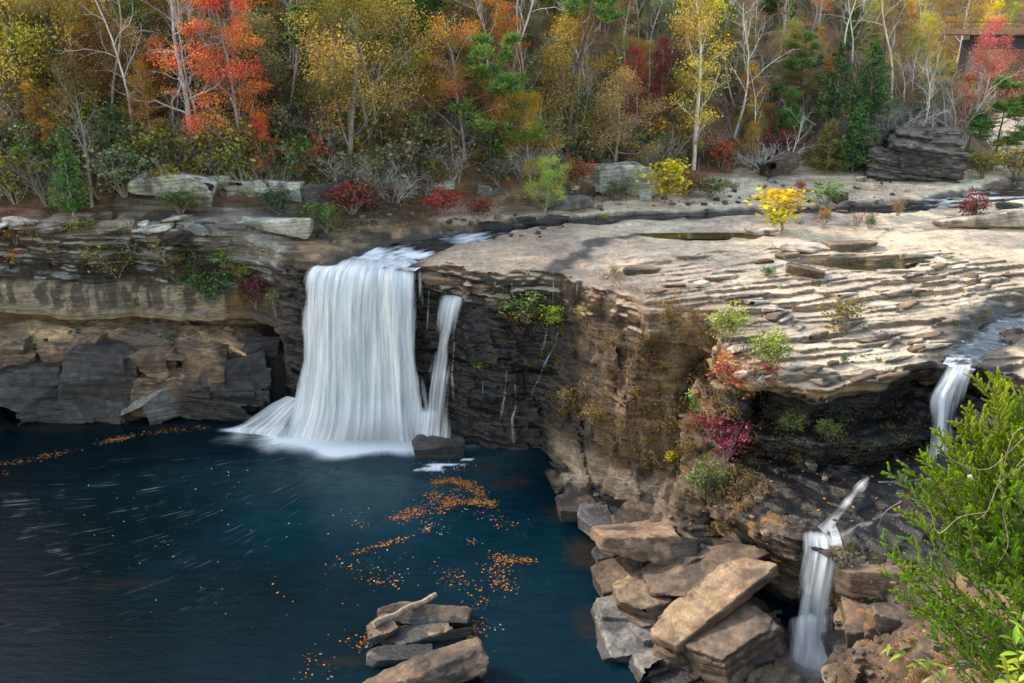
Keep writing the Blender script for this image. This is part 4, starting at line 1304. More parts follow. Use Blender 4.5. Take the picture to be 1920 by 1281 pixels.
LB = [  # left bank, along the water
    ((-20, 690, 88, 790), 0.1, 'wet', 'big black wet boulder at the left edge of the pool', .75, (0, 0, .1)),
    ((103, 652, 248, 752), 1.1, 'dark', 'largest dark block in the left bank row, with a brown right end', .55, (-.12, .0, -.06)),
    ((252, 655, 325, 712), 1.6, 'rust', 'grey brown angular block right of the largest dark block', .7, (-.1, 0, .05)),
    ((318, 668, 352, 718), 1.5, 'rust', 'narrow upright brown stone wedged between two blocks on the left bank', .8, (0, .12, .0)),
    ((345, 648, 417, 722), 1.5, 'rust', 'rusty tan square block in the left bank row', .65, (-.15, .05, .1)),
    ((404, 668, 494, 738), 1.2, 'dark', 'slate grey rounded block nearest the waterfall in the left bank row', .7, (-.1, -.06, .15)),
    ((250, 700, 348, 762), 0.7, 'tan', 'pale speckled broken block under the rusty square block', .6, (-.2, .1, .2)),
    ((172, 735, 260, 782), 0.4, 'dark', 'flat dark slab below the largest dark block', .8, (.05, 0, -.1)),
    ((247, 733, 352, 798), 0.0, 'grey', 'smooth grey triangular boulder standing at the waterline', .55, (-.25, -.22, .1)),
    ((340, 706, 402, 742), 0.9, 'brown', 'thin dark slab bridging two blocks above the triangular boulder', .8, (0, .1, 0)),
    ((345, 738, 480, 803), -.1, 'wet', 'wide wet brown rock beside the apron of water', .7, (0, .08, .05)),
    ((60, 748, 178, 792), -.1, 'wet', 'low wet ledge block littered with leaves at the waterline', .7, (0, -.05, .05)),
    ((458, 638, 516, 664), 4.2, 'dark', 'flat grey slab lying on the ledge near the waterfall', .7, (0, .05, .1)),
    ((138, 628, 180, 656), 5.2, 'rust', 'small orange block on the left ledge', .8, (0, .1, .2)),
    ((72, 645, 140, 676), 4.4, 'rust', 'low orange stone on the left ledge above the black boulder', .8, (0, 0, .2)),
    ((8, 655, 60, 692), 3.6, 'tan', 'pale sloping stone at the far left of the ledge', .9, (0, .1, .1)),
    ((470, 690, 505, 722), 1.2, 'wet', 'small wet stone in the shade beside the waterfall', .8, (0, 0, .3)),
    ((395, 722, 470, 760), 0.6, 'wet', 'black wet block half under the slate grey block', .7, (0, 0, .2)),
    ((-10, 640, 40, 668), 4.6, 'tan', 'broken pale slab leaning on the ledge at the picture edge', .9, (0, -.1, .2)),
    ((540, 752, 580, 800), -.2, 'wet', 'dark rock wrapped in the water apron', .9, (0, .1, .1)),
]
for i, (bx, z, st, lab, dp, tl) in enumerate(LB):
    u0, v0, u1, v1 = bx
    yf = 59.5 if v1 >= 772 else (59.9 if v1 >= 742 else (60.3 if v1 >= 700 else 61.9))
    p = WY((u0 + u1) / 2, v1, yf)
    k = (p - CO).length / FPX
    w = (u1 - u0) * k * 1.06
    d = w * dp
    h = max(.3 * w, ((v1 - v0) * k * 1.03 - d * .30))
    low = max(p.z + .3, .3) if v1 >= 735 else .45
    boulder('boulder', (p.x, yf + d * .5, p.z - low), (w, d, h + low), tl[2], 100 + i, st, lab, 'fallen blocks along the left bank', tilt=(tl[0] * .6, tl[1]), res=40, facets=5, sharp=.93, rough=.9)

RB = [  # right shore, below the promontory
    ((1140, 985, 1262, 1092), 0.4, 'tan', 'big orange tan boulder with a sloping smooth face on the right shore', 1.0, (-.34, .2, .1), 1.2),
    ((1238, 968, 1312, 1016), 0.8, 'brown', 'brown angular block at the foot of the cliff', .9, (0, .1, .3), None),
    ((1250, 1008, 1350, 1085), 1.0, 'brown', 'dark brown flat slab behind the long tilted slab', .9, (-.28, .1, .35), .6),
    ((1240, 1052, 1380, 1130), 1.1, 'brown', 'broad grey brown slab leaning under the cliff', .8, (-.30, -.12, .45), .6),
    ((1245, 1082, 1425, 1195), 1.0, 'tan', 'long tilted slab with a bright tan upper face and a dark underside', .40, (-.30, -.30, .50), .65),
    ((1305, 1150, 1430, 1290), -.3, 'brown', 'massive block with a shiny wet top beside the lower fall', .75, (-.22, -.25, .4), 1.7),
    ((1132, 1062, 1205, 1122), 0.0, 'brown', 'upper square block of the stepped shore blocks', .9, (0, 0, .15), 1.2),
    ((1175, 1082, 1285, 1160), 0.2, 'tan', 'pale flat topped block with small hollows on the shore', .8, (0, .04, .2), 1.2),
    ((1130, 1122, 1194, 1178), 0.0, 'grey', 'grey cube shaped block at the waterline of the right shore', .8, (0, 0, .12), 0.9),
    ((1186, 1130, 1240, 1190), 0.0, 'brown', 'dark block between the grey cube and the pale block', .9, (0, 0, .3), 1.0),
    ((1138, 1168, 1218, 1236), -.1, 'grey', 'cracked whitish flat block low on the right shore', .9, (0, 0, .1), .8),
    ((1198, 1172, 1258, 1216), 0.0, 'grey', 'small whitish block beside the cracked whitish one', .9, (0, 0, .2), .9),
    ((1196, 1212, 1256, 1268), -.1, 'grey', 'nearest grey block of the shore with its corner in the water', .9, (0, 0, .2), .8),
    ((1240, 1185, 1300, 1260), -.1, 'brown', 'brown jumbled block in front of the massive shiny block', .9, (0, .1, .4), 1.1),
    ((1230, 1250, 1300, 1300), -.3, 'wet', 'dark wet stone at the bottom edge below the shore blocks', .9, (0, 0, .4), .8),
    ((1055, 925, 1112, 972), 0.1, 'brown', 'first block of the shore where the cliff meets the pool', .9, (0, 0, .2), .9),
    ((1098, 938, 1168, 1004), 0.2, 'grey', 'flat grey brown slab with a rain pool beside it', .9, (0, 0, .3), .8),
    ((1160, 955, 1240, 1000), 0.6, 'tan', 'low tan slab at the foot of the pale wall', .9, (0, .05, .2), .7),
    ((1120, 1000, 1160, 1052), 0.0, 'grey', 'narrow grey stone beside the big orange tan boulder', .9, (0, 0, .2), .6),
    ((1305, 1010, 1352, 1056), 1.2, 'wet', 'black triangular stone tucked under the overhanging wall', .9, (0, .2, .4), .9),
    ((1352, 1085, 1395, 1120), 1.0, 'wet', 'small dark stone in the mouth of the cave', .9, (0, .1, .1), .7),
    # around the lower fall
    ((1572, 1176, 1634, 1240), 0.6, 'dark', 'slate block split in two right of the lower fall', .8, (-.2, -.1, .2), 1.0),
    ((1584, 1218, 1660, 1310), -.2, 'wet', 'black pyramid shaped boulder right of the lower fall', .8, (-.2, .1, .5), 1.7),
    ((1535, 1105, 1640, 1200), -0.3, 'wet', 'glistening sloped slab behind the lower fall', .6, (-.3, .35, -.4), 1.2),
    ((1610, 1245, 1690, 1305), 0.6, 'brown', 'brown block at the bottom edge beside the black pyramid', .9, (0, .1, .3), 1.0),
    ((1622, 1140, 1722, 1230), 2.2, 'brown', 'reddish brown overhanging block under the cedar', .7, (-.1, -.15, -.2), 1.6),
    ((1606, 1062, 1696, 1122), 3.6, 'brown', 'broken reddish ledge block on the right of the lower fall lip', .8, (-.1, -.2, -.3), 1.1),
    ((1660, 1150, 1745, 1215), 3.6, 'brown', 'smooth brown sloping rock under the lowest cedar branch', .8, (-.2, .2, -.2), 1.1),
    ((1395, 1165, 1440, 1290), -.3, 'wet', 'dark upright stone in the gap left of the lower fall', .9, (0, .05, .1), 2.0),
]
for i, (bx, z, st, lab, dp, tl, tall) in enumerate(RB):
    loc, size = from_box(*bx, z=z, deep=dp, dz=-0.25, tall=tall)
    size = (size[0] * 1.3, size[1] * 1.35, size[2] * .95)
    boulder('boulder', loc, size, tl[2], 200 + i, st, lab, 'fallen blocks on the right shore', tilt=(tl[0], tl[1]), res=44, facets=4, sharp=.94, lam=.35)

PB = [  # in the pool
    ((772, 826, 868, 866), -.15, 'dark', 'low round boulder in the pool below the narrow cascade', .8, (0, 0, .1), .95, 1.0),
    ((712, 1138, 876, 1186), -.2, 'brown', 'pointed slab behind the other slab of the pair in the pool, under the log', .30, (.30, .02, -.06), .55, 1.0),
    ((716, 1172, 880, 1214), -.2, 'tan', 'pointed front slab of the pair in the pool, leaves along its edge', .26, (-.1, .03, .06), .42, 1.0),
    ((690, 1142, 738, 1212), -.2, 'brown', 'short slab end joining the two pointed slabs in the pool', .9, (0, -.25, .5), .45, 1.0),
    ((688, 1212, 806, 1254), -.2, 'grey', 'low grey humped rock between the slab pair and the nearest rock', .4, (0, .06, .12), .4, 1.0),
    ((690, 1222, 906, 1330), -.25, 'brown', 'nearest long layered rock rising from the pool at the bottom edge', .38, (-.25, -.16, .32), 1.0, 1.5),
]
for i, (bx, z, st, lab, dp, tl, tall, rg) in enumerate(PB):
    loc, size = from_box(*bx, z=z, deep=dp, tall=tall)
    boulder('boulder', loc, size, tl[2], 300 + i, st, lab, 'rocks in the pool', tilt=(tl[0], tl[1]), res=52, facets=5, sharp=.95, lam=.16, rough=rg)

UB = [  # on the shelf, the rim and the far bank
    ((788, 503, 892, 536), 'rust', 'flat brown slab jutting over the rim beside the main curtain', .75, (0, .02, -.05), .5, 'rock slab'),
    ((864, 514, 930, 556), 'rust', 'brown block tucked right of the jutting flat slab', .75, (0, -.03, .1), .85, 'boulder'),
    ((1170, 492, 1236, 514), 'tan', 'square tan block left at the rim notch of the seep', .6, (0, 0, .1), .35, 'boulder'),
    ((1772, 396, 1948, 430), 'cream', 'long pale flat boulder on the shelf at the right edge', .35, (0, .03, 0), .95, 'boulder'),
    ((1470, 455, 1580, 476), 'cream', 'largest loose slab on the middle of the shelf', .5, (0, .04, .1), .35, 'rock slab'),
    ((1560, 452, 1650, 474), 'tan', 'right one of the loose slabs above the long rock pool', .5, (0, -.05, -.1), .35, 'rock slab'),
    ((1458, 470, 1500, 486), 'tan', 'small dark stone at the left end of the loose slabs', .6, (0, 0, .2), .35, 'boulder'),
    ((1480, 494, 1548, 522), 'rust', 'brown wedge block on the thin beds left of the rock pool', .5, (0, .12, -.2), .45, 'boulder'),
    ((1408, 424, 1462, 440), 'cream', 'low pale hump beside the yellow sapling on the shelf', .6, (0, 0, .1), .3, 'rock slab'),
    ((1872, 372, 1925, 394), 'wet', 'dark log shaped rock in the rapids at the right edge', .4, (0, .15, .3), .5, 'boulder'),
    ((246, 326, 396, 380), 'pale', 'large pale lichened boulder under a small golden bush on the left bank', .45, (0, .03, .05), None, 'boulder'),
    ((352, 340, 398, 392), 'pale', 'leaning pale slab against the large lichened boulder', .6, (0, .3, .1), None, 'boulder'),
    ((394, 328, 430, 366), 'pale', 'pale boulder with a rounded right end behind the leaning slab', .7, (0, 0, .1), None, 'boulder'),
    ((430, 334, 500, 372), 'pale', 'pale ledge block at the foot of the orange tree', .6, (0, 0, 0), None, 'boulder'),
    ((490, 338, 562, 378), 'pale', 'pale broken block behind the round green shrub', .6, (0, .05, 0), None, 'boulder'),
    ((556, 340, 642, 384), 'grey', 'grey blocky outcrop with dark cracks beside red undergrowth', .6, (0, 0, .05), None, 'boulder'),
    ((705, 328, 744, 358), 'pale', 'pale boulder sloping into the brush behind the river', .7, (0, .25, .1), None, 'boulder'),
    ((796, 338, 850, 358), 'pale', 'flat whitish boulder among grey twigs on the far bank', .6, (0, .03, .1), None, 'boulder'),
    ((894, 346, 922, 368), 'grey', 'small grey round boulder of the far bank', .7, (0, 0, .1), None, 'boulder'),
    ((918, 350, 952, 366), 'grey', 'mossy low stone right of the small round boulder', .7, (0, 0, .1), None, 'boulder'),
    ((1074, 325, 1240, 366), 'pale', 'long pale whaleback boulder on the far bank beside a yellow sapling', .35, (0, .03, .02), None, 'boulder'),
    ((1030, 372, 1112, 398), 'grey', 'grey ledge slab in front of the whaleback boulder', .5, (0, -.12, .05), None, 'rock slab'),
    ((1200, 364, 1222, 378), 'pale', 'small white stone in front of the whaleback boulder', .7, (0, 0, .1), None, 'boulder'),
    ((955, 402, 1004, 422), 'wet', 'dark wet rock at the river edge, upstream one of two', .6, (0, 0, .1), None, 'boulder'),
    ((870, 412, 962, 440), 'wet', 'long dark wet rock at the river edge above the rapids', .5, (0, .05, -.25), None, 'boulder'),
    ((1008, 404, 1066, 424), 'dark', 'dark rounded slab where the river bends', .5, (0, 0, .1), None, 'rock slab'),
    ((735, 452, 790, 470), 'wet', 'black rock breaking the rapids just above the brink', .5, (0, 0, .1), None, 'boulder'),
    ((440, 408, 578, 446), 'pale', 'broad pale rim slab with tilted beds beside the bright green shrub', .35, (0, .05, -.06), .8, 'rock slab'),
    ((330, 418, 440, 446), 'grey', 'thin bedded rim slab left of the broad pale one', .4, (0, .04, .03), .6, 'rock slab'),
    ((240, 420, 320, 440), 'pale', 'low whitish rim slab above the hanging dead tree', .5, (0, .02, .03), .45, 'rock slab'),
    ((5, 405, 62, 424), 'pale', 'whitish rim slab at the far left edge', .6, (0, .02, .03), .4, 'rock slab'),
    ((1780, 226, 1822, 248), 'cream', 'pale stone on top of the dark layered outcrop upstream', .7, (0, 0, .1), None, 'boulder'),
    ((1430, 300, 1500, 336), 'brown', 'brown sloping boulder at the foot of the dark cedars', .6, (0, -.3, .1), None, 'boulder'),
]
for i, (bx, st, lab, dp, tl, tall, ct) in enumerate(UB):
    loc, size = from_box(*bx, deep=dp, dz=-0.10, tall=tall)
    boulder('rock_slab' if ct == 'rock slab' else 'boulder', loc, size, tl[2], 400 + i, st, lab, 'boulders and slabs above the gorge', tilt=(tl[0], tl[1]), cat=ct, res=34, facets=6, sharp=.92, lam=.3)

# broken thin slabs along the edges of the inclined beds
rs = np.random.default_rng(88)
BEDS = []
while len(BEDS) < 64:
    u, v = 1190 + 700 * rs.random(), 480 + 235 * rs.random()
    if v > 560 and (u < 1390 or u > 1760) or (1500 < u < 1690 and 478 < v < 522) or v < 500 and u < 1300:
        continue
    p, n_ = hit(u, v)
    w_ = .8 + 2.0 * rs.random() ** 1.5
    st_ = ['cream', 'tan', 'cream', 'rust', 'brown'][int(rs.integers(5))]
    o = boulder('rock_slab', (p.x, p.y, p.z - .10), (w_, .35 + .4 * rs.random(), .13 + .16 * rs.random()), .45 + rs.normal() * .18, 900 + len(BEDS), st_, 'x', 'broken slabs on the inclined beds of the shelf', tilt=(-.16 + rs.normal() * .08, rs.normal() * .06), cat='rock slab', res=22, lam=.10, facets=5, sharp=.90)
    BEDS.append((o, u, v, w_, st_))

# rubble between the big blocks: too much to count
rv_, rq_, rc_, k0 = [], [], [], 0
PROT = [block_mesh(1, .8, .6, 950 + i, .88, 9, .3, 6) for i in range(6)]
for (u0, v0, u1, v1), n in (((1050, 930, 1440, 1275), 210), ((60, 700, 520, 795), 90), ((1540, 1040, 1720, 1275), 120), ((0, 620, 520, 690), 90), ((1440, 850, 1560, 900), 30), ((580, 400, 1060, 450), 120), ((1100, 340, 1700, 395), 120), ((1730, 1180, 1910, 1275), 60)):
    for _ in range(n):
        p, n_ = hit(u0 + (u1 - u0) * rs.random(), v0 + (v1 - v0) * rs.random())
        if p.z < .1 or n_.z < .25:
            continue
        V, Q = PROT[int(rs.integers(6))]
        s_ = (.10 + .42 * rs.random() ** 2.2) * min(1, (p - CO).length / 42)
        a = rs.random() * 6.28
        R_ = np.array([[math.cos(a), -math.sin(a), 0], [math.sin(a), math.cos(a), 0], [0, 0, .7 + .5 * rs.random()]])
        rv_.append((V * s_) @ R_.T + np.array(p) - np.array([0, 0, .04])); rq_.append(Q + k0); k0 += len(V)
        rc_.append(np.tile(np.array([[.13, .095, .068], [.08, .068, .06], [.20, .155, .11], [.05, .045, .042]][int(rs.integers(4))]) * (.7 + .5 * rs.random()), (len(V), 1)))
RUB = np.concatenate(rv_)
o = link_mesh('rubble', mesh_np('rubble', RUB, np.concatenate(rq_), attrs={'col': np.concatenate(rc_), 'wet': np.full(len(RUB), .1)}, smooth=False), M['rock'])
tag(o, 'small broken stones lying between the blocks and along the banks', 'rubble', kind='stuff')

# layered outcrop upstream
OC = [((1700, 306, 1800, 340), .6, 1.6), ((1690, 288, 1790, 314), .6, 1.4), ((1708, 268, 1800, 294), .7, 1.5), ((1640, 312, 1712, 340), .6, 1.2)]
p0 = W(1745, 338, 13.2)
oc = empty('rock_outcrop', tuple(p0))
tag(oc, 'dark layered rock outcrop at the waterside under the wooded slope', 'outcrop')
for i, ((u0, v0, u1, v1), dp, tall) in enumerate(OC):
    yb = p0.y + [0, .9, 2.0, .6, 3.2][i]
    p = WY((u0 + u1) / 2, v1, yb)
    k = (p - CO).length / FPX
    w = (u1 - u0) * k * 1.1
    V, Q = block_mesh(w, w * dp, (v1 - v0) * k * 1.3 + .8, 640 + i, .95, 46, .22, 4, (.05, .04, -.15), 0, 1.9)
    N = vert_normals(V, Q)
    V[:, :2] += (p.x - p0.x, yb - p0.y + w * dp * .5); V[:, 2] += p.z - p0.z - .6
    f_ = fbm3(V[:, 0] / 2, V[:, 1] / 2, V[:, 2] * 1.5, 3)
    c = np.tile(np.array([.050, .044, .040], F32), (len(V), 1)) * (1 + .5 * f_)[:, None]
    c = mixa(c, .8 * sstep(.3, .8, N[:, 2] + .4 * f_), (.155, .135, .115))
    ob = link_mesh('rock_layer', mesh_np('rock_layer', V, Q, attrs={'col': c, 'wet': np.full(len(V), .2)}, smooth=False), M['rock'], oc)

# stranded log across the slab pair, and a sawn plank on the left ledge
def tube_mesh(pts, rad, nseg=10, cap=True):
    P_ = np.array(pts, F32); n = len(P_)
    T = np.gradient(P_, axis=0); T /= np.linalg.norm(T, axis=1, keepdims=True) + 1e-9
    up = np.array([0, 0, 1.0]) if abs(T[0, 2]) < 0.9 else np.array([1.0, 0, 0])
    A = np.cross(T, up); A /= np.linalg.norm(A, axis=1, keepdims=True) + 1e-9
    B = np.cross(A, T)
    an = np.linspace(0, 2 * np.pi, nseg, endpoint=False)
    V = P_[:, None] + np.asarray(rad, F32)[:, None, None] * (np.cos(an)[None, :, None] * A[:, None] + np.sin(an)[None, :, None] * B[:, None])
    id_ = np.arange(n * nseg).reshape(n, nseg)
    nx = np.roll(id_, -1, 1)
    Q = np.stack([id_[:-1], id_[1:], nx[1:], nx[:-1]], -1).reshape(-1, 4)
    return V.reshape(-1, 3), Q, id_


def mat_bark(name, ca, cb, sc=(6, 6, 1.2), rough=.9):
    b = NT_(name)
    pos = b.n('ShaderNodeTexCoord').outputs['Object']
    n1 = b.noise(b.scale(pos, sc), 1.5, 5, .65)
    n2_ = b.noise(pos, 1.1, 3)
    c = b.mixc(b.maprange(n1, .35, .65), ca, cb)
    c = b.mixc(1.0, c, b.ramp(n2_, [(.3, .65), (.7, 1.25)]), 'MULTIPLY')
    bn = b.n('ShaderNodeBump', {'Strength': .6, 'Distance': .05, 'Height': n1}).outputs[0]
    return b.finish(b.n('ShaderNodeBsdfPrincipled', {'Base Color': c, 'Roughness': rough, 'Normal': bn}).outputs[0])


M['drift'] = mat_bark('driftwood', (0.20, 0.125, 0.075), (0.42, 0.32, 0.23), (3, 3, 3))
M['end'] = mat_bark('cut_wood', (0.55, 0.33, 0.14), (0.65, 0.43, 0.22), (3, 3, 3))
a = W(700, 1172, 0.62); b_ = W(818, 1116, 0.80)
pts = [a + (b_ - a) * (i / 13) + Vector((0, 0, 0.05 * math.sin(i * 1.1))) for i in range(14)]
V, Q, id_ = tube_mesh(pts, [0.17 + 0.012 * math.sin(i * 2.3) - 0.003 * i for i in range(14)], 14)
V += (0.018 * fbm3(V[:, 0] * 5, V[:, 1] * 5, V[:, 2] * 5, 2))[:, None]
lg = empty('log', tuple(a)); tag(lg, 'stripped pale log lying across the slab pair in the pool', 'log')
child(link_mesh('stem', mesh_np('stem', V, Q), M['drift']), lg)
for row, nm in ((id_[0], 'cut_end'), (id_[-1], 'broken_end')):
    c0 = V[row].mean(0)
    dirn = (V[row].mean(0) - V[id_[5]].mean(0)); dirn /= np.linalg.norm(dirn)
    vv = np.concatenate([V[row], [c0 + dirn * 0.03]])
    child(link_mesh(nm, mesh_np(nm, vv, None, [(i, (i + 1) % 14, 14) for i in range(14)]), M['end']), lg)
pa, pb = W(421, 646, 5.0), W(462, 667, 4.55)
d = pb - pa
ex = np.array([[-1, -1], [1, -1], [1, 1], [-1, 1]]) * np.array([0.04, 0.16])
nn = 12
V = []
for i in range(nn):
    p = pa + d * (i / (nn - 1))
    jag = 0.07 * (i % 3 == 1) + 0.02 * (i % 2)
    for sx_, sz_ in ((-.05, -.14 + jag), (.05, -.14 + jag), (.05, .14), (-.05, .14)):
        V.append((p.x, p.y + sx_, p.z + sz_))
Q = [(i * 4 + k, i * 4 + (k + 1) % 4, (i + 1) * 4 + (k + 1) % 4, (i + 1) * 4 + k) for i in range(nn - 1) for k in range(4)] + [(0, 3, 2, 1), tuple((nn - 1) * 4 + k for k in range(4))]
pk = link_mesh('plank', mesh_np('plank', V, Q, smooth=False), M['end'])
tag(pk, 'bright splintered plank stranded on the left ledge', 'plank')
# ------------------------------------------------------------------ plants
def mat_leaf():
    b = NT_('leaves')
    oc = b.n('ShaderNodeObjectInfo').outputs['Color']
    rnd = b.n('ShaderNodeAttribute', attribute_name='rnd').outputs['Fac']
    sun_ = b.n('ShaderNodeAttribute', attribute_name='tip').outputs['Fac']  # inner leaves painted darker, upper and outer ones brighter, as the sun would
    op = b.n('ShaderNodeTexCoord').outputs['Object']
    ran = b.n('ShaderNodeObjectInfo').outputs['Random']
    big = b.n('ShaderNodeTexNoise', {'Vector': op, 'Scale': .45, 'Detail': 3, 'W': b.math('MULTIPLY', ran, 40.0)}, noise_dimensions='4D').outputs[0]
    hue = b.math('ADD', b.maprange(rnd, 0, 1, .472, .528), b.maprange(big, .32, .68, -.035, .040))
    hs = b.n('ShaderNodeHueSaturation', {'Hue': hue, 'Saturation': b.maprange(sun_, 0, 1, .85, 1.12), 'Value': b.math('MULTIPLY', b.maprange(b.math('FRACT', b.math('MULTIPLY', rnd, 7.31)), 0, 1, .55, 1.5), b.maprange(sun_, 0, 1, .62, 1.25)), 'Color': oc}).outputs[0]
    df = b.n('ShaderNodeBsdfDiffuse', {'Color': hs}).outputs[0]
    tr = b.n('ShaderNodeBsdfTranslucent', {'Color': b.mixc(1.0, hs, (1.25, 1.1, .7), 'MULTIPLY')}).outputs[0]
    mx = b.n('ShaderNodeMixShader', {0: .38, 1: df, 2: tr}).outputs[0]
    gl = b.n('ShaderNodeBsdfGlossy', {'Color': (1, 1, 1, 1), 'Roughness': .45}).outputs[0]
    return b.finish(b.n('ShaderNodeMixShader', {0: .025, 1: mx, 2: gl}).outputs[0])


def mat_wood():
    b = NT_('bark')
    oc = b.n('ShaderNodeObjectInfo').outputs['Color']
    pos = b.n('ShaderNodeTexCoord').outputs['Object']
    n1 = b.noise(b.scale(pos, (5, 5, 1.0)), 2.0, 5, .65)
    n2_ = b.noise(pos, .9, 3)
    c = b.mixc(1.0, oc, b.ramp(n1, [(.3, .45), (.7, 1.35)]), 'MULTIPLY')
    c = b.mixc(1.0, c, b.ramp(n2_, [(.3, .7), (.7, 1.2)]), 'MULTIPLY')
    bn = b.n('ShaderNodeBump', {'Strength': .6, 'Distance': .05, 'Height': n1}).outputs[0]
    return b.finish(b.n('ShaderNodeBsdfPrincipled', {'Base Color': c, 'Roughness': .9, 'Normal': bn}).outputs[0])


M['leaf'] = mat_leaf(); M['wood'] = mat_wood()


def unit(v):
    return v / (np.linalg.norm(v) + 1e-9)


class Skel:
    """branching skeleton: tubes for the wood, tips for the leaves"""

    def __init__(self, seed):
        self.r = np.random.default_rng(seed)
        self.V, self.Q, self.n = [], [], 0
        self.tips = []

    def tube(self, pts, rad, ns):
        V, Q, _ = tube_mesh(pts, rad, ns)
        self.V.append(V); self.Q.append(Q + self.n); self.n += len(V)

    def limb(self, p, d, L, r0, lev, spec):
        """grow one limb; spec[lev] = dict(n, wig, up, kids, ang, ratio, start, taper)"""
        s = spec[lev]
        n = s.get('n', 6)
        pts = [np.array(p, float)]
        d = unit(np.array(d, float))
        dirs = [d]
        for i in range(n):
            d = unit(d + self.r.normal(size=3) * s.get('wig', .15) + np.array([0, 0, s.get('up', .05)]))
            pts.append(pts[-1] + d * (L / n)); dirs.append(d)
        rad = r0 * (1 - (1 - s.get('taper', .25)) * np.linspace(0, 1, n + 1))
        self.tube(pts, rad, 7 if lev == 0 else (4 if lev == 1 else 3))
        pts = np.array(pts)
        last = lev + 1 >= len(spec)
        if last or s.get('tipleaf'):
            for i in range(1 if last else n - 1, n + 1):
                self.tips.append((pts[i], dirs[i]))
        if last:
            return
        k = s['kids'] if isinstance(s['kids'], int) else int(self.r.integers(s['kids'][0], s['kids'][1] + 1))
        a0 = self.r.random() * 6.28
        for j in range(k):
            t = s.get('start', .3) + (1 - s.get('start', .3)) * ((j + .6 * self.r.random()) / k)
            i = min(int(t * n), n - 1); f = t * n - i
            q_ = pts[i] * (1 - f) + pts[i + 1] * f
            ax = dirs[i]
            a = a0 + j * 2.4 + self.r.normal() * .35
            e1 = unit(np.cross(ax, [0.3, 0.9, 0.2])); e2 = np.cross(ax, e1)
            an = math.radians(s['ang'] * (1 + .25 * self.r.normal()))
            dd = ax * math.cos(an) + (e1 * math.cos(a) + e2 * math.sin(a)) * math.sin(an)
            sh = s.get('shape', lambda t_: 1 - .55 * t_)(t)
            self.limb(q_, dd, L * s['ratio'] * sh * (1 + .2 * self.r.normal()), max(rad[i] * s.get('rr', .5), .006), lev + 1, spec)

    def wood(self, name):
        return mesh_np(name, np.concatenate(self.V), np.concatenate(self.Q))


def leaf_mesh(name, P_, Dn, size, r, asp=.75, flat=.0, tipv=None):
    """many small leaf faces: P_ positions, Dn rough facing"""
    n = len(P_)
    a = r.normal(size=(n, 3)); a[:, 2] *= (1 - flat)
    a /= np.linalg.norm(a, axis=1, keepdims=True)
    nn = r.normal(size=(n, 3)) + np.array([0, 0, 1.0 + 2 * flat])
    b_ = np.cross(nn, a); b_ /= np.linalg.norm(b_, axis=1, keepdims=True) + 1e-9
    s = size * (.6 + .8 * r.random((n, 1)))
    V = np.stack([P_ - a * s * .5, P_ + b_ * s * asp * .5, P_ + a * s * .6, P_ - b_ * s * asp * .5], 1).reshape(-1, 3)
    Q = np.arange(n * 4).reshape(n, 4)
    rnd = np.repeat(r.random(n), 4)
    tv = np.repeat(np.ones(n) * .6 if tipv is None else tipv, 4)
    return mesh_np(name, V, Q, attrs={'rnd': rnd, 'tip': tv}, smooth=False)


def leafy(sk, name, count, size, spread, asp=.75, clump=.35, flat=0.2, keep=.8):
    """leaves gathered in clumps round the twig tips, with gaps between"""
    r = sk.r
    T = np.array([t[0] for t in sk.tips])
    T = T[r.random(len(T)) < keep]
    w = r.random(len(T)) ** 2 + .15
    k = r.choice(len(T), count, p=w / w.sum())
    off_ = r.normal(size=(count, 3)) * spread * np.array([1, 1, .6])
    P_ = T[k] + off_
    c = T.mean(0); h0, h1 = T[:, 2].min(), T[:, 2].max()
    rad = np.linalg.norm((P_ - c) / (np.abs(T - c).max(0) + 1e-6), axis=1)
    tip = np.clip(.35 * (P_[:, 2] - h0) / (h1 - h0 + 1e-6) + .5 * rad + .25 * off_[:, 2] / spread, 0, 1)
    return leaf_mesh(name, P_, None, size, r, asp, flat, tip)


PROTO = {}


def proto(key, wood, leaf, h, tname='trunk', cname='crown'):
    PROTO[key] = (wood, leaf, h, tname, cname)


def make_broad(key, seed, H, wide, leaves, size, spread=.42, keep=.85):
    s = Skel(seed)
    spec = [dict(n=9, wig=.07, up=.05, kids=14, ang=60, ratio=.46 * wide, start=.15, rr=.5, taper=.2, shape=lambda t: 1.15 - .75 * t),
            dict(n=6, wig=.16, up=.07, kids=6, ang=46, ratio=.5, start=.25, rr=.5, taper=.25),
            dict(n=4, wig=.22, up=.05, kids=4, ang=42, ratio=.55, start=.2, rr=.55, taper=.3),
            dict(n=3, wig=.25, up=.02)]
    s.limb((0, 0, -.3), (s.r.normal() * .06, s.r.normal() * .06, 1), H, H * .016, 0, spec)
    proto(key, s.wood(key + '_trunk'), leafy(s, key + '_crown', leaves, size, spread, keep=keep) if leaves else None, H)


def make_upright(key, seed, H, leaves, size, spread=.30, keep=.8, wide=1.0):
    s = Skel(seed)
    spec = [dict(n=10, wig=.045, up=.06, kids=17, ang=52, ratio=.33 * wide, start=.14, rr=.42, taper=.12, shape=lambda t: 1.25 - 1.05 * t),
            dict(n=5, wig=.14, up=.10, kids=6, ang=42, ratio=.48, start=.25, rr=.5, taper=.3),
            dict(n=3, wig=.22, up=.05, kids=3, ang=40, ratio=.6, start=.3, rr=.6, taper=.4),
            dict(n=2, wig=.25, up=.02)]
    s.limb((0, 0, -.3), (0, 0, 1), H, H * .012, 0, spec)
    proto(key, s.wood(key + '_trunk'), leafy(s, key + '_crown', leaves, size, spread, keep=keep) if leaves else None, H)


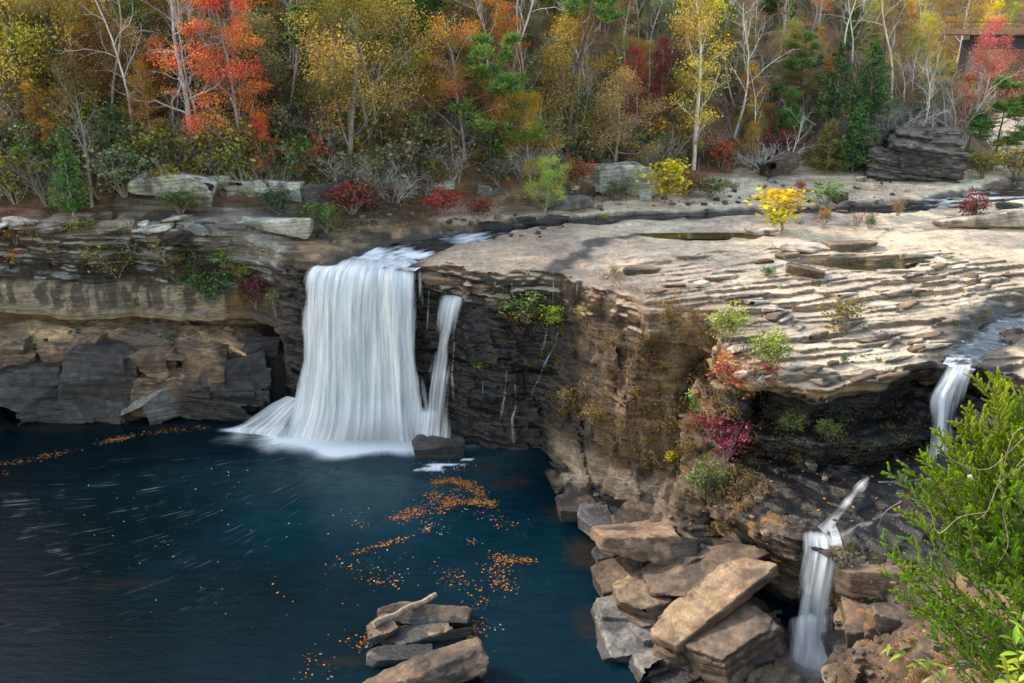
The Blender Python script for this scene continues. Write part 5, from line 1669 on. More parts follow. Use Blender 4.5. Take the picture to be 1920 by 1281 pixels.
def make_bare(key, seed, H, leaves=0, size=.14, fork=False, wig=.09, kids=10, up=.10, ang=38, fine=True, r0=.011):
    s = Skel(seed)
    spec = [dict(n=11, wig=wig, up=.07, kids=kids, ang=ang, ratio=.36, start=.30, rr=.5, taper=.12, shape=lambda t: 1.2 - .75 * t),
            dict(n=7, wig=.17, up=up, kids=7, ang=38, ratio=.48, start=.2, rr=.55, taper=.2),
            dict(n=5, wig=.2, up=.06, kids=5 if fine else 2, ang=36, ratio=.55, start=.2, rr=.6, taper=.3),
            dict(n=3, wig=.22, up=.03)]
    s.limb((0, 0, -.3), (s.r.normal() * .08, s.r.normal() * .08, 1), H, H * r0, 0, spec)
    proto(key, s.wood(key + '_trunk'), leafy(s, key + '_crown', leaves, size, .22, keep=.55) if leaves else None, H)


def make_pine(key, seed, H, start=.45, spreadf=.30, tufts=36, kids=15):
    s = Skel(seed)
    spec = [dict(n=10, wig=.035, up=.06, kids=kids, ang=78, ratio=spreadf, start=start, rr=.36, taper=.18, shape=lambda t: 1.1 - .75 * t),
            dict(n=6, wig=.15, up=.05, kids=6, ang=50, ratio=.42, start=.35, rr=.5, taper=.3, tipleaf=True),
            dict(n=3, wig=.15, up=.10)]
    s.limb((0, 0, -.3), (s.r.normal() * .05, 0, 1), H, H * .013, 0, spec)
    r = s.r
    T = np.array([t[0] for t in s.tips])
    T = T[r.random(len(T)) < .85]
    k = np.repeat(np.arange(len(T)), tufts)
    d = r.normal(size=(len(k), 3)); d[:, 2] = np.abs(d[:, 2]) * .55 + .05
    d /= np.linalg.norm(d, axis=1, keepdims=True)
    l = .22 + .16 * r.random((len(k), 1))
    base = T[k] + r.normal(size=(len(k), 3)) * np.array([.17, .17, .06])
    sd = np.cross(d, r.normal(size=(len(k), 3))); sd /= np.linalg.norm(sd, axis=1, keepdims=True)
    w = .030
    V = np.stack([base - sd * w, base + sd * w, base + d * l + sd * w * .4, base + d * l - sd * w * .4], 1).reshape(-1, 3)
    Q = np.arange(len(V)).reshape(-1, 4)
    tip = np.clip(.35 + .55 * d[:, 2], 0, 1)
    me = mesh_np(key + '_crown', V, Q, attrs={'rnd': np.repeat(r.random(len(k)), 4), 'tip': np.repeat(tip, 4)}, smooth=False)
    proto(key, s.wood(key + '_trunk'), me, H)


def make_cedar(key, seed, H, R, n=5200, size=.20):
    r = np.random.default_rng(seed)
    s = Skel(seed)
    s.tube([(0, 0, -.2), (0.05, 0, H * .5), (0, 0, H * .97)], [H * .018, H * .011, .01], 6)
    nb = 60
    tips, tv = [], []
    for i in range(nb):
        t = (i + r.random()) / nb
        z = H * (.06 + .92 * t)
        a = r.random() * 6.28
        rr = R * (1 - t) ** .8 * (.65 + .5 * r.random())
        m = int(n / nb * (1.5 - t))
        u = r.random(m) ** .6
        drop = .18 * rr
        x = np.cos(a) * rr * u; y = np.sin(a) * rr * u
        p = np.stack([x, y, z + u * rr * .45 - drop], 1) + r.normal(size=(m, 3)) * np.array([.22, .22, .20]) * (.4 + .5 * (R / 1.5) * (1 - t))
        tips.append(p); tv.append(np.clip(u * .75 + .25 * r.random(m), 0, 1))
        s.tube([(0, 0, z), (np.cos(a) * rr * .5, np.sin(a) * rr * .5, z + .2 * rr), (np.cos(a) * rr, np.sin(a) * rr, z + .4 * rr)], [.03, .015, .006], 3)
    P_ = np.concatenate(tips)
    me = leaf_mesh(key + '_crown', P_, None, size, r, .42, 0, np.concatenate(tv))
    proto(key, s.wood(key + '_trunk'), me, H)


def make_shrub(key, seed, H, leaves, size, stems=8, lean=.5, spread=.16, grey=False, levels=3):
    s = Skel(seed)
    spec = [dict(n=5, wig=.14, up=.04, kids=5, ang=38, ratio=.55, start=.25, rr=.6, taper=.3),
            dict(n=4, wig=.2, up=.03, kids=4, ang=40, ratio=.55, start=.2, rr=.6, taper=.3),
            dict(n=3, wig=.24, up=.0)][:levels]
    if grey:
        spec[0].update(n=8, up=-.07, kids=9); spec[1].update(up=-.05, kids=5)
    for i in range(stems):
        a = i * 2.4 + s.r.random()
        l = lean * (.3 + .9 * s.r.random())
        s.limb((.06 * math.cos(a), .06 * math.sin(a), -.08), (l * math.cos(a), l * math.sin(a), 1), H * (.7 + .4 * s.r.random()), .016 * H ** .7, 0, spec)
    proto(key, s.wood(key + '_stems'), leafy(s, key + '_foliage', leaves, size, spread, keep=.75) if leaves else None, H, 'stems', 'foliage')


make_broad('broad1', 1, 12, 1.0, 19000, .102)
make_broad('broad2', 2, 11, 1.15, 18000, .102)
make_broad('broad3', 3, 9, .9, 13000, .098, keep=.6)
make_upright('upright1', 4, 12, 21000, .090)
make_upright('upright2', 5, 11, 15000, .092, keep=.65)
make_upright('upright3', 6, 9, 10000, .095, keep=.5, wide=.8)
make_upright('thin1', 7, 11, 7500, .094, keep=.4, wide=.75)
make_bare('bare1', 8, 12)
make_bare('bare2', 9, 12, wig=.13, kids=12, ang=48)
make_bare('bare3', 10, 11, leaves=700, kids=12)
make_bare('bare4', 31, 14, kids=7, fine=False, r0=.009)
make_bare('snag', 12, 9, wig=.11, kids=11, ang=70, up=-.02, fine=False, r0=.020)
make_pine('pine1', 13, 9, start=.3, spreadf=.42)
make_pine('pine2', 14, 15, start=.62, spreadf=.24, kids=13)
make_pine('pine3', 15, 8, start=.12, spreadf=.40, kids=18)
make_cedar('cedar1', 16, 6, 1.7)
make_cedar('cedar2', 17, 6, 2.2, n=6000)
make_shrub('shrub1', 18, 1.6, 900, .13)
make_shrub('shrub2', 19, 1.4, 520, .11, spread=.13)
make_shrub('shrub3', 20, 2.4, 1500, .15, stems=10)
make_shrub('sparse', 21, 1.3, 170, .09, stems=7, lean=.4)
make_shrub('thicket', 22, 2.2, 0, .1, stems=11, lean=.7, grey=True)
make_shrub('thicket2', 23, 2.6, 160, .11, stems=12, lean=.5)
make_shrub('sapling', 24, 2.0, 700, .16, stems=3, lean=.18, spread=.2)
make_shrub('tuft', 25, .5, 150, .09, stems=5, lean=.6, spread=.08, levels=2)

C_ = {'orange': (.64, .205, .055), 'red': (.37, .075, .045), 'crimson': (.205, .034, .040), 'rust': (.36, .150, .055), 'gold': (.43, .27, .055), 'yellow': (.58, .52, .070), 'olive': (.235, .215, .055),
      'goldgreen': (.33, .275, .055), 'green': (.110, .185, .045), 'lemon': (.52, .58, .070), 'butter': (.62, .44, .058), 'lime': (.27, .36, .055), 'pine': (.125, .215, .055), 'cedar': (.075, .135, .042), 'brown': (.29, .185, .095), 'pink': (.46, .17, .15), 'amber': (.50, .225, .050),
      'deep': (.060, .110, .036), 'greyg': (.19, .20, .115), 'straw': (.44, .30, .13)}
BK = {'grey': (.30, .275, .25), 'pale': (.62, .585, .54), 'dark': (.075, .060, .050), 'silver': (.50, .48, .455), 'brown': (.13, .095, .07)}
RV = np.random.default_rng(77)


def plant(key, loc, height, colour, bark, name, label, cat, group=None, rz=None, lean=None, wide=1.0, jitter=.12):
    wood, leaf, H, tn, cn = PROTO[key]
    s = height / H
    o = empty(name, loc, RV.random() * 6.28 if rz is None else rz)
    o.scale = (s * wide, s * wide, s)
    if lean:
        o.rotation_euler = (lean[0], lean[1], o.rotation_euler[2])
    tag(o, label, cat, group)
    for nm, me, mt, col in ((tn, wood, 'wood', BK[bark]), (cn, leaf, 'leaf', C_.get(colour))):
        if me is None or col is None:
            continue
        if not me.materials:
            me.materials.append(M[mt])
        c = D.objects.new(nm, me)
        COL.objects.link(c)
        c.parent = o
        j = 1 + jitter * RV.normal(size=3) * np.array([1, .8, 1])
        if mt == 'wood':
            j = np.full(3, j[0])
        c.color = (col[0] * j[0], col[1] * j[1], col[2] * j[2], 1)
    return o


def at_px(key, u, v, vtop, colour, bark, name, label, cat, group=None, sink=.1, **kw):
    p, n = hit(u, v)
    t = (p - CO).length
    h = (v - vtop) * t / FPX / math.sqrt(max(.2, 1 - ((p - CO).normalized().z) ** 2))
    return plant(key, (p.x, p.y, p.z - sink), max(h, .15), colour, bark, name, label, cat, group, **kw)


def proj(p):
    q_ = Vector(p) - CO
    f = Vector((0, math.cos(PITCH), -math.sin(PITCH))); up_ = Vector((0, math.sin(PITCH), math.cos(PITCH)))
    dd = q_.dot(f)
    return 960 + FPX * q_.x / dd, 640.5 - FPX * q_.dot(up_) / dd


HERO_FAR = []
HERO = [  # kind, foot u, v, top v, colour, bark, name, label, landmark phrase
    ('upright1', 462, 338, -25, 'orange', 'grey', 'maple_tree', 'brightest orange red maple, tall and full, above the pale ledge blocks', 'the bright orange maple', dict(wide=.95)),
    ('broad1', 655, 335, -25, 'goldgreen', 'grey', 'oak_tree', 'broad gold and green oak standing between the orange maple and the grey brush', 'the gold and green oak', dict(wide=1.1)),
    ('broad2', 700, 300, 20, 'olive', 'grey', 'oak_tree', 'olive oak merging with the right side of the gold and green oak', None, {}),
    ('snag', 372, 300, -5, None, 'silver', 'dead_tree', 'twisted silver dead tree with curling bare limbs beside the orange maple', 'the silver dead tree', dict(wide=1.0)),
    ('bare3', 172, 388, 170, 'olive', 'grey', 'bare_tree', 'wide half bare tree with sparse olive leaves at the left rim', 'the half bare olive tree', dict(wide=1.35)),
    ('cedar1', 138, 402, 258, 'green', 'grey', 'cedar_tree', 'small bright green cedar at the left rim beside the half bare tree', 'the small green cedar', dict(wide=.85)),
    ('upright2', 295, 330, 150, 'amber', 'grey', 'maple_tree', 'low orange tree with a yellow green foot behind the silver dead tree', None, {}),
    ('bare4', 215, 250, -40, 'pink', 'pale', 'birch_tree', 'pair stemmed pale bare tree under pinkish twigs, uphill of the half bare tree', 'the pale twin stemmed tree', dict(wide=1.2)),
    ('bare4', 258, 300, -20, None, 'pale', 'birch_tree', 'slim leaning pale trunk just right of the pale twin stemmed tree', None, {}),
    ('bare2', 330, 200, -60, None, 'silver', 'bare_tree', 'tall silver bare tree rising straight behind the dead tree', None, {}),
    ('broad3', 30, 300, -30, 'gold', 'dark', 'oak_tree', 'dark trunked tree with yellow leaves at the left picture edge', 'the dark trunked yellow tree', {}),
    ('pine2', 108, 150, -150, 'pine', 'dark', 'pine_tree', 'straight dark pine trunk high on the left slope', 'the straight dark pine', {}),
    ('pine1', 918, 335, 88, 'pine', 'dark', 'pine_tree', 'green spreading pine with flat tufts above the middle of the river bank', 'the spreading green pine', dict(wide=1.0)),
    ('broad2', 872, 300, 75, 'amber', 'grey', 'maple_tree', 'orange gold tree directly left of the spreading pine', 'the orange gold tree', {}),
    ('broad3', 995, 345, 185, 'gold', 'grey', 'maple_tree', 'yellow gold small tree in front right of the spreading pine', None, {}),
    ('pine2', 1062, 310, -90, 'pine', 'brown', 'pine_tree', 'tall leaning brown pine trunk whose crown leaves the top of the picture', 'the tall leaning pine', dict(lean=(0, .06))),
    ('pine2', 1100, 220, -120, 'pine', 'brown', 'pine_tree', 'second tall brown pine, uphill of the leaning one', None, dict(lean=(0, .04))),
    ('broad3', 1035, 290, 60, 'goldgreen', 'grey', 'maple_tree', 'yellow green tree left of the tall leaning pine', None, {}),
    ('broad3', 1140, 330, 150, 'straw', 'grey', 'oak_tree', 'thin tan and orange tree right of the tall leaning pine', 'the thin tan tree', dict(wide=1.2)),
    ('upright2', 1192, 265, 110, 'red', 'grey', 'maple_tree', 'orange red small maple beside the crimson one', 'the orange red maple', dict(wide=.9)),
    ('upright2', 1238, 270, 95, 'crimson', 'grey', 'maple_tree', 'crimson small maple left of the big yellow tree', 'the crimson maple', dict(wide=.85)),
    ('thin1', 1300, 318, -40, 'butter', 'pale', 'poplar_tree', 'tall yellow leaved tree with a pale straight trunk', 'the big yellow tree', dict(wide=1.0)),
    ('upright3', 1295, 150, -60, 'butter', 'grey', 'poplar_tree', 'second yellow tree uphill of the tall pale trunked one', None, {}),
    ('bare2', 1375, 260, 20, None, 'pale', 'bare_tree', 'pale bare tree with angular limbs right of the big yellow tree', 'the pale angular bare tree', {}),
    ('bare2', 1450, 330, 200, None, 'silver', 'bare_tree', 'leaning grey bare tree above the sloping brown boulder', None, dict(lean=(0, -.5))),
    ('snag', 1530, 235, 150, None, 'pale', 'dead_tree', 'fallen pale dead stem arching among the dark cedars', None, dict(lean=(0, -.95))),
    ('pine1', 1492, 235, 85, 'pine', 'dark', 'pine_tree', 'layered green pine left of the dark cedars', 'the layered pine', {}),
    ('pine3', 1480, 290, 190, 'pine', 'dark', 'pine_tree', 'low bushy pine under the layered pine', None, {}),
    ('cedar2', 1562, 225, 95, 'cedar', 'grey', 'cedar_tree', 'upper left dark cedar of the cedar clump', 'the dark cedar clump', {}),
    ('cedar2', 1625, 235, 100, 'cedar', 'grey', 'cedar_tree', 'upper right dark cedar of the cedar clump', None, {}),
    ('cedar2', 1598, 322, 205, 'cedar', 'grey', 'cedar_tree', 'wide middle cedar low in the cedar clump above the river ledges', None, dict(wide=1.2)),
    ('cedar2', 1550, 322, 232, 'olive', 'grey', 'cedar_tree', 'lower left yellowish cedar of the cedar clump', None, dict(wide=1.1)),
    ('cedar2', 1662, 315, 250, 'cedar', 'grey', 'cedar_tree', 'lowest right cedar of the clump beside the layered outcrop', None, dict(wide=1.2)),
    ('cedar1', 1735, 110, 52, 'deep', 'grey', 'cedar_tree', 'solitary dark green cedar below the bridge end', 'the solitary dark cedar', dict(wide=1.2)),
    ('bare4', 1672, 185, -40, None, 'pale', 'birch_tree', 'slim pale bare trunk leaning right, uphill of the cedar clump', 'the slim leaning pale trunk', dict(lean=(0, .06))),
    ('bare2', 1695, 190, 92, None, 'pale', 'bare_tree', 'curved pale bare tree spreading right of the slim leaning trunk', None, dict(lean=(0, .35))),
    ('thicket', 1668, 258, 180, None, 'silver', 'shrub', 'large silver grey bare bush right of the cedar clump', None, dict(wide=1.5)),
    ('pine3', 1858, 320, 185, 'pine', 'dark', 'pine_tree', 'wide dark green pine at the right end of the far bank', 'the wide dark pine', dict(wide=1.35)),
    ('bare3', 1885, 300, 150, 'greyg', 'pale', 'bare_tree', 'forked pale bare tree in front of the wide dark pine', None, {}),
    ('upright2', 1815, 285, 88, 'pink', 'grey', 'maple_tree', 'pinkish red tree below the bridge', 'the pinkish tree', {}),
    ('broad3', 1905, 290, 100, 'pink', 'grey', 'maple_tree', 'dull red tree hanging over the bridge end at the right edge', None, {}),
    ('thicket2', 1795, 285, 150, None, 'silver', 'bare_tree', 'grey twiggy bare tree under the pinkish one', None, {}),
    ('upright3', 1540, 105, 55, 'gold', 'grey', 'maple_tree', 'small bright yellow tree above the cedar clump', 'the small bright yellow tree', {}),
    ('broad3', 1020, 405, 302, 'yellow', 'grey', 'willow_tree', 'rounded yellow green small tree at the river edge before the tall leaning pine', 'the rounded yellow green tree', dict(wide=1.1)),
]
HERO += [
    ('upright3', 1785, 250, 150, 'rust', 'grey', 'maple_tree', 'dull rust tree in the valley below the bridge end', None, {}),
    ('pine1', 1835, 262, 165, 'pine', 'dark', 'pine_tree', 'green pine standing in the valley before the bridge', None, dict(wide=1.2)),
    ('broad3', 1880, 255, 160, 'olive', 'grey', 'oak_tree', 'olive tree in the valley right of the bridge pine', None, dict(wide=1.3)),
    ('broad3', 1750, 245, 150, 'greyg', 'silver', 'oak_tree', 'grey green tree left of the bridge, above the layered outcrop', None, dict(wide=1.3)),
    ('bare3', 1770, 225, 110, 'pink', 'silver', 'bare_tree', 'pinkish half bare tree at the left end of the bridge', None, dict(wide=1.3)),
    ('broad3', 1920, 280, 190, 'rust', 'grey', 'oak_tree', 'rust tree at the right edge behind the wide dark pine', None, dict(wide=1.4)),
    ('bare2', 1720, 262, 120, None, 'silver', 'bare_tree', 'silver bare tree just above the layered outcrop', None, {}),
]
for k_, (px_, py_, hh_, col_) in enumerate([(70, 158, 15, 'yellow'), (76, 166, 17, 'gold'), (83, 172, 16, 'goldgreen'), (90, 178, 18, 'yellow'), (97, 184, 16, 'lime'), (104, 186, 17, 'gold'), (72, 176, 18, 'amber'), (80, 186, 19, 'yellow'), (92, 192, 20, 'gold'), (102, 198, 20, 'goldgreen'), (66, 150, 14, 'gold'), (87, 200, 20, 'lime'), (112, 194, 18, 'yellow')]):
    WAIT = (px_, py_, hh_, col_)
    HERO_FAR.append(WAIT)
LAND = []
for key, u, v, vt, colr, bk, nm, lab, lm, kw in HERO:
    o = at_px(key, u, v, vt, colr, bk, nm, lab, 'shrub' if nm == 'shrub' else 'tree', **kw)
    if lm:
        LAND.append((u, v, lm))
LAND += [(1465, 436, 'the lone yellow sapling'), (1605, 502, 'the long rock pool'), (1440, 690, 'the lime bush'), (1795, 690, 'the stream brink'), (1345, 570, 'the promontory corner'), (320, 370, 'the lichened boulders'), (1155, 345, 'the whaleback boulder'), (1740, 290, 'the layered outcrop')]

# --- the rest of the wood
THINGS_AUTO = []
for k_, (px_, py_, hh_, col_) in enumerate(HERO_FAR):
    gz = ground(px_, py_)
    o = plant(['upright2', 'thin1', 'broad2'][k_ % 3], (px_, py_, gz - .2), hh_, col_, 'pale', ['maple_tree', 'poplar_tree', 'oak_tree'][k_ % 3], f'sunlit pale trunked tree with { {"yellow": "yellow", "gold": "golden", "goldgreen": "yellow green", "lime": "lime", "amber": "amber"}[col_]} leaves far behind the bridge', 'tree', 'sunlit trees behind the bridge')
    THINGS_AUTO.append((o, *proj((px_, py_, gz))))
KINDW = {'gold': 'golden', 'yellow': 'yellow', 'lemon': 'yellow', 'butter': 'yellow', 'orange': 'orange', 'red': 'red', 'crimson': 'crimson', 'rust': 'rust brown', 'olive': 'olive green', 'goldgreen': 'yellow green', 'green': 'green', 'pine': 'green', 'cedar': 'dark green',
         'brown': 'brown', 'pink': 'pinkish red', 'amber': 'amber', 'deep': 'dark green', 'greyg': 'grey green', 'straw': 'straw tan', 'lime': 'bright green', None: 'grey'}


def auto_label(desc, u, v):
    d = [((u - a) ** 2 + 2.0 * (v - b_) ** 2, a, b_, n) for a, b_, n in LAND]
    _, a, b_, n = min(d)
    if v < b_ - 60 and abs(u - a) < 70:
        rel = 'uphill of'
    elif v < b_ - 60:
        rel = 'upslope ' + ('left' if u < a else 'right') + ' of'
    elif abs(u - a) < 30:
        rel = 'close behind' if v < b_ else 'just below'
    else:
        rel = ('left' if u < a else 'right') + ' of'
    return f'{desc} {rel} {n}'


def zone_pick(u, r):
    """what grows where along the slope"""
    if u < 250:
        t = [('broad3', 'olive'), ('upright3', 'goldgreen'), ('pine1', 'pine'), ('broad3', 'straw'), ('thin1', 'amber'), ('bare1', None), ('bare4', None), ('broad2', 'olive'), ('upright2', 'goldgreen'), ('broad3', 'greyg'), ('bare3', 'olive')]
    elif u < 520:
        t = [('upright3', 'rust'), ('bare4', None), ('bare1', None), ('broad3', 'olive'), ('broad3', 'greyg'), ('thin1', 'red'), ('upright2', 'pink'), ('broad3', 'amber'), ('pine1', 'pine'), ('bare3', 'rust'), ('upright3', 'orange')]
    elif u < 800:
        t = [('broad1', 'olive'), ('broad3', 'green'), ('bare1', None), ('broad2', 'olive'), ('pine1', 'pine'), ('broad3', 'goldgreen'), ('upright3', 'rust'), ('pine2', 'pine'), ('thin1', 'rust'), ('bare4', None)]
    elif u < 1180:
        t = [('pine2', 'pine'), ('broad3', 'goldgreen'), ('broad3', 'greyg'), ('pine3', 'pine'), ('bare4', None), ('upright3', 'red'), ('bare1', None), ('broad3', 'gold'), ('pine1', 'pine'), ('upright2', 'brown'), ('thin1', 'amber'), ('broad3', 'olive')]
    elif u < 1520:
        t = [('bare1', None), ('broad3', 'greyg'), ('pine3', 'pine'), ('broad3', 'goldgreen'), ('pine1', 'pine'), ('upright3', 'straw'), ('bare4', None), ('bare3', 'gold'), ('cedar1', 'cedar'), ('broad3', 'olive'), ('upright3', 'gold')]
    else:
        t = [('pine2', 'pine'), ('bare4', None), ('upright3', 'gold'), ('cedar1', 'cedar'), ('broad3', 'goldgreen'), ('bare3', 'rust'), ('upright2', 'amber'), ('broad3', 'brown'), ('bare4', None)]
    if r.random() < .20:
        return [('bare4', None), ('bare1', None), ('bare2', None)][int(r.integers(3))]
    return t[int(r.integers(len(t)))]


NAMES = {'broad': 'oak_tree', 'uprig': 'maple_tree', 'thin1': 'poplar_tree', 'bare1': 'bare_tree', 'bare2': 'bare_tree', 'bare3': 'bare_tree', 'bare4': 'birch_tree', 'pine1': 'pine_tree', 'pine2': 'pine_tree', 'pine3': 'pine_tree', 'cedar': 'cedar_tree'}
WORDS = {'broad': 'rounded', 'uprig': 'upright', 'thin1': 'thin leaved', 'bare1': 'bare many branched', 'bare2': 'bare angular', 'bare3': 'half bare', 'bare4': 'bare slender pale', 'pine1': 'spreading', 'pine2': 'tall', 'pine3': 'bushy', 'cedar': 'conical'}
NOUN = {'oak_tree': 'tree', 'maple_tree': 'tree', 'poplar_tree': 'tree', 'bare_tree': 'tree', 'birch_tree': 'trunk', 'pine_tree': 'pine', 'cedar_tree': 'cedar'}
r_ = np.random.default_rng(5)
cnt_t = 0
spots = []
yy = 66.0
while yy < 215:
    st = 2.75 + (yy - 66) * .022
    half = .62 * yy + 6
    xx = -half + r_.random() * st
    while xx < half:
        px, py = xx + r_.normal() * st * .28, yy + r_.normal() * st * .28
        xx += st
        h, d = hill_h(np.array([px], F32), np.array([py], F32))
        if d[0] < 1.0:
            continue
        u, v = proj((px, py, float(h[0])))
        uu, vv = proj((px, py, float(h[0]) + 12))
        if u < -90 or u > 2010 or vv > 1000:
            continue
        if v < -15 and (vv < -10 or r_.random() < .4) and not (v > -160 and u < 900 and r_.random() < .5):
            continue
        spots.append((px, py, float(h[0]), u, v, d[0]))
    yy += st * .85
for px, py, z, u, v, d in spots:
    if cnt_t >= 268:
        break
    # keep the view of the hero trees and the clearings
    if any(abs(u - a[1]) < 26 and 0 < (v - a[2]) < 40 for a in HERO) or r_.random() < (.30 if d < 4 else .10):
        continue
    if 1690 < u < 1800 and v > 190:
        continue
    if u > 1740 and v < 215 and py < 142:
        continue
    if u > 1740 and v < 215 and py < 165 and r_.random() < .5:
        continue
    key, colr = zone_pick(u, r_)
    hgt = PROTO[key][2] * (.62 + .5 * r_.random())
    if d < 6:
        hgt *= .62
    if u > 1480 and v < 140 and py > 120:
        colr = ['yellow', 'gold', 'lime', 'amber', 'goldgreen'][int(r_.integers(5))] if colr else None
        hgt *= 1.3
    nm = NAMES[key[:5]]
    size = 'tall ' if hgt > 10 else ('small ' if hgt < 6 else '')
    bk = {'birch_tree': 'pale', 'pine_tree': 'dark', 'bare_tree': ['silver', 'grey'][int(r_.integers(2))]}.get(nm, ['grey', 'dark', 'brown'][int(r_.integers(3))])
    cw = KINDW[colr] + ' ' if (colr and key != 'bare3') else ''
    w5 = WORDS[key[:5]]
    desc = f"{size if not (size == 'tall ' and w5 == 'tall') else ''}{w5} {cw}{NOUN[nm]}"
    o = plant(key, (px, py, z - .2), hgt, colr, bk, nm, auto_label(desc, u, v), 'tree', 'trees of the wooded slope', lean=(r_.normal() * .05, r_.normal() * .05), wide=.9 + .25 * r_.random())
    THINGS_AUTO.append((o, u, v))
    cnt_t += 1

# understory
CT0 = cnt_t
for px, py, z, u, v, d in spots:
    for _ in range(4 if d < 9 else (2 if d < 22 else 1)):
        if cnt_t >= CT0 + 300 or v < -10:
            break
        if r_.random() < .28:
            continue
        x2, y2 = px + r_.normal() * 1.6, py + r_.normal() * 1.4
        h, dd = hill_h(np.array([x2], F32), np.array([y2], F32))
        if dd[0] < .4:
            continue
        u2, v2 = proj((x2, y2, float(h[0])))
        if (1690 < u2 < 1800 and v2 > 230) or u2 < -40 or u2 > 1960:
            continue
        key, colr = [('shrub1', 'olive'), ('shrub3', 'green'), ('thicket', None), ('thicket2', 'greyg'), ('shrub3', 'olive'), ('shrub2', 'gold'), ('shrub3', 'greyg'), ('thicket', None), ('shrub1', 'deep'), ('shrub2', 'red'), ('thicket2', 'olive'), ('shrub3', 'goldgreen')][int(r_.integers(12))]
        hgt = PROTO[key][2] * (.85 + .9 * r_.random())
        desc = {'thicket': 'bare grey twiggy bush', 'thicket2': f'half bare {KINDW[colr]} bush'}.get(key, f'{"tall " if hgt > 2.2 else "low "}{KINDW[colr]} bush')
        o = plant(key, (x2, y2, float(h[0]) - .1), hgt, colr, 'silver' if key == 'thicket' else 'grey', 'bush', auto_label(desc, u2, v2), 'bush', 'bushes under the trees', wide=1 + .4 * r_.random())
        THINGS_AUTO.append((o, u2, v2))
        cnt_t += 1

# loose stones along the far bank
for i in range(26):
    u, v = 900 + 760 * r_.random(), 338 + 62 * r_.random()
    if u < 1050:
        v = max(v, 370)
    p, n_ = hit(u, v)
    w_ = .5 + 1.1 * r_.random() ** 2
    st_ = ['grey', 'pale', 'brown', 'cream', 'dark'][int(r_.integers(5))]
    lab = auto_label(f"loose {'flat ' if i % 2 else ''}{ {'cream': 'cream', 'pale': 'whitish'}.get(st_, st_)} stone", u, v)
    o = boulder('stone', (p.x, p.y, p.z - .08), (w_, w_ * .7, w_ * (.28 if i % 2 else .5)), r_.random() * 3, 600 + i, st_, lab, 'loose stones of the far bank', cat='stone', res=16)
    THINGS_AUTO.append((o, u, v))

for i in range(18):
    u = -5 + 33 * i + 14 * r_.random()
    v = 404 + 34 * r_.random()
    if u > 440 and v > 425 or u > 585:
        continue
    p, n_ = hit(u, v)
    w_ = .9 + 1.5 * r_.random()
    st_ = ['pale', 'grey', 'pale', 'brown'][int(r_.integers(4))]
    lab = auto_label(f"thin broken {'whitish' if st_ == 'pale' else st_} rim slab", u, v)
    o = boulder('rock_slab', (p.x, p.y, p.z - .10), (w_, w_ * .6, .22 + .25 * r_.random()), r_.normal() * .3, 700 + i, st_, lab, 'broken slabs of the left rim', tilt=(r_.normal() * .06, r_.normal() * .1), cat='rock slab', res=22, lam=.12)
    THINGS_AUTO.append((o, u, v))

for o, u, v, w_, st_ in BEDS:
    o['label'] = auto_label(f"{'long' if w_ > 1.7 else ('short' if w_ < 1.2 else 'thin')} {'pale cream' if st_ == 'cream' else ('rust brown' if st_ == 'rust' else st_)} slab on the beds", u, v)
    THINGS_AUTO.append((o, u, v))
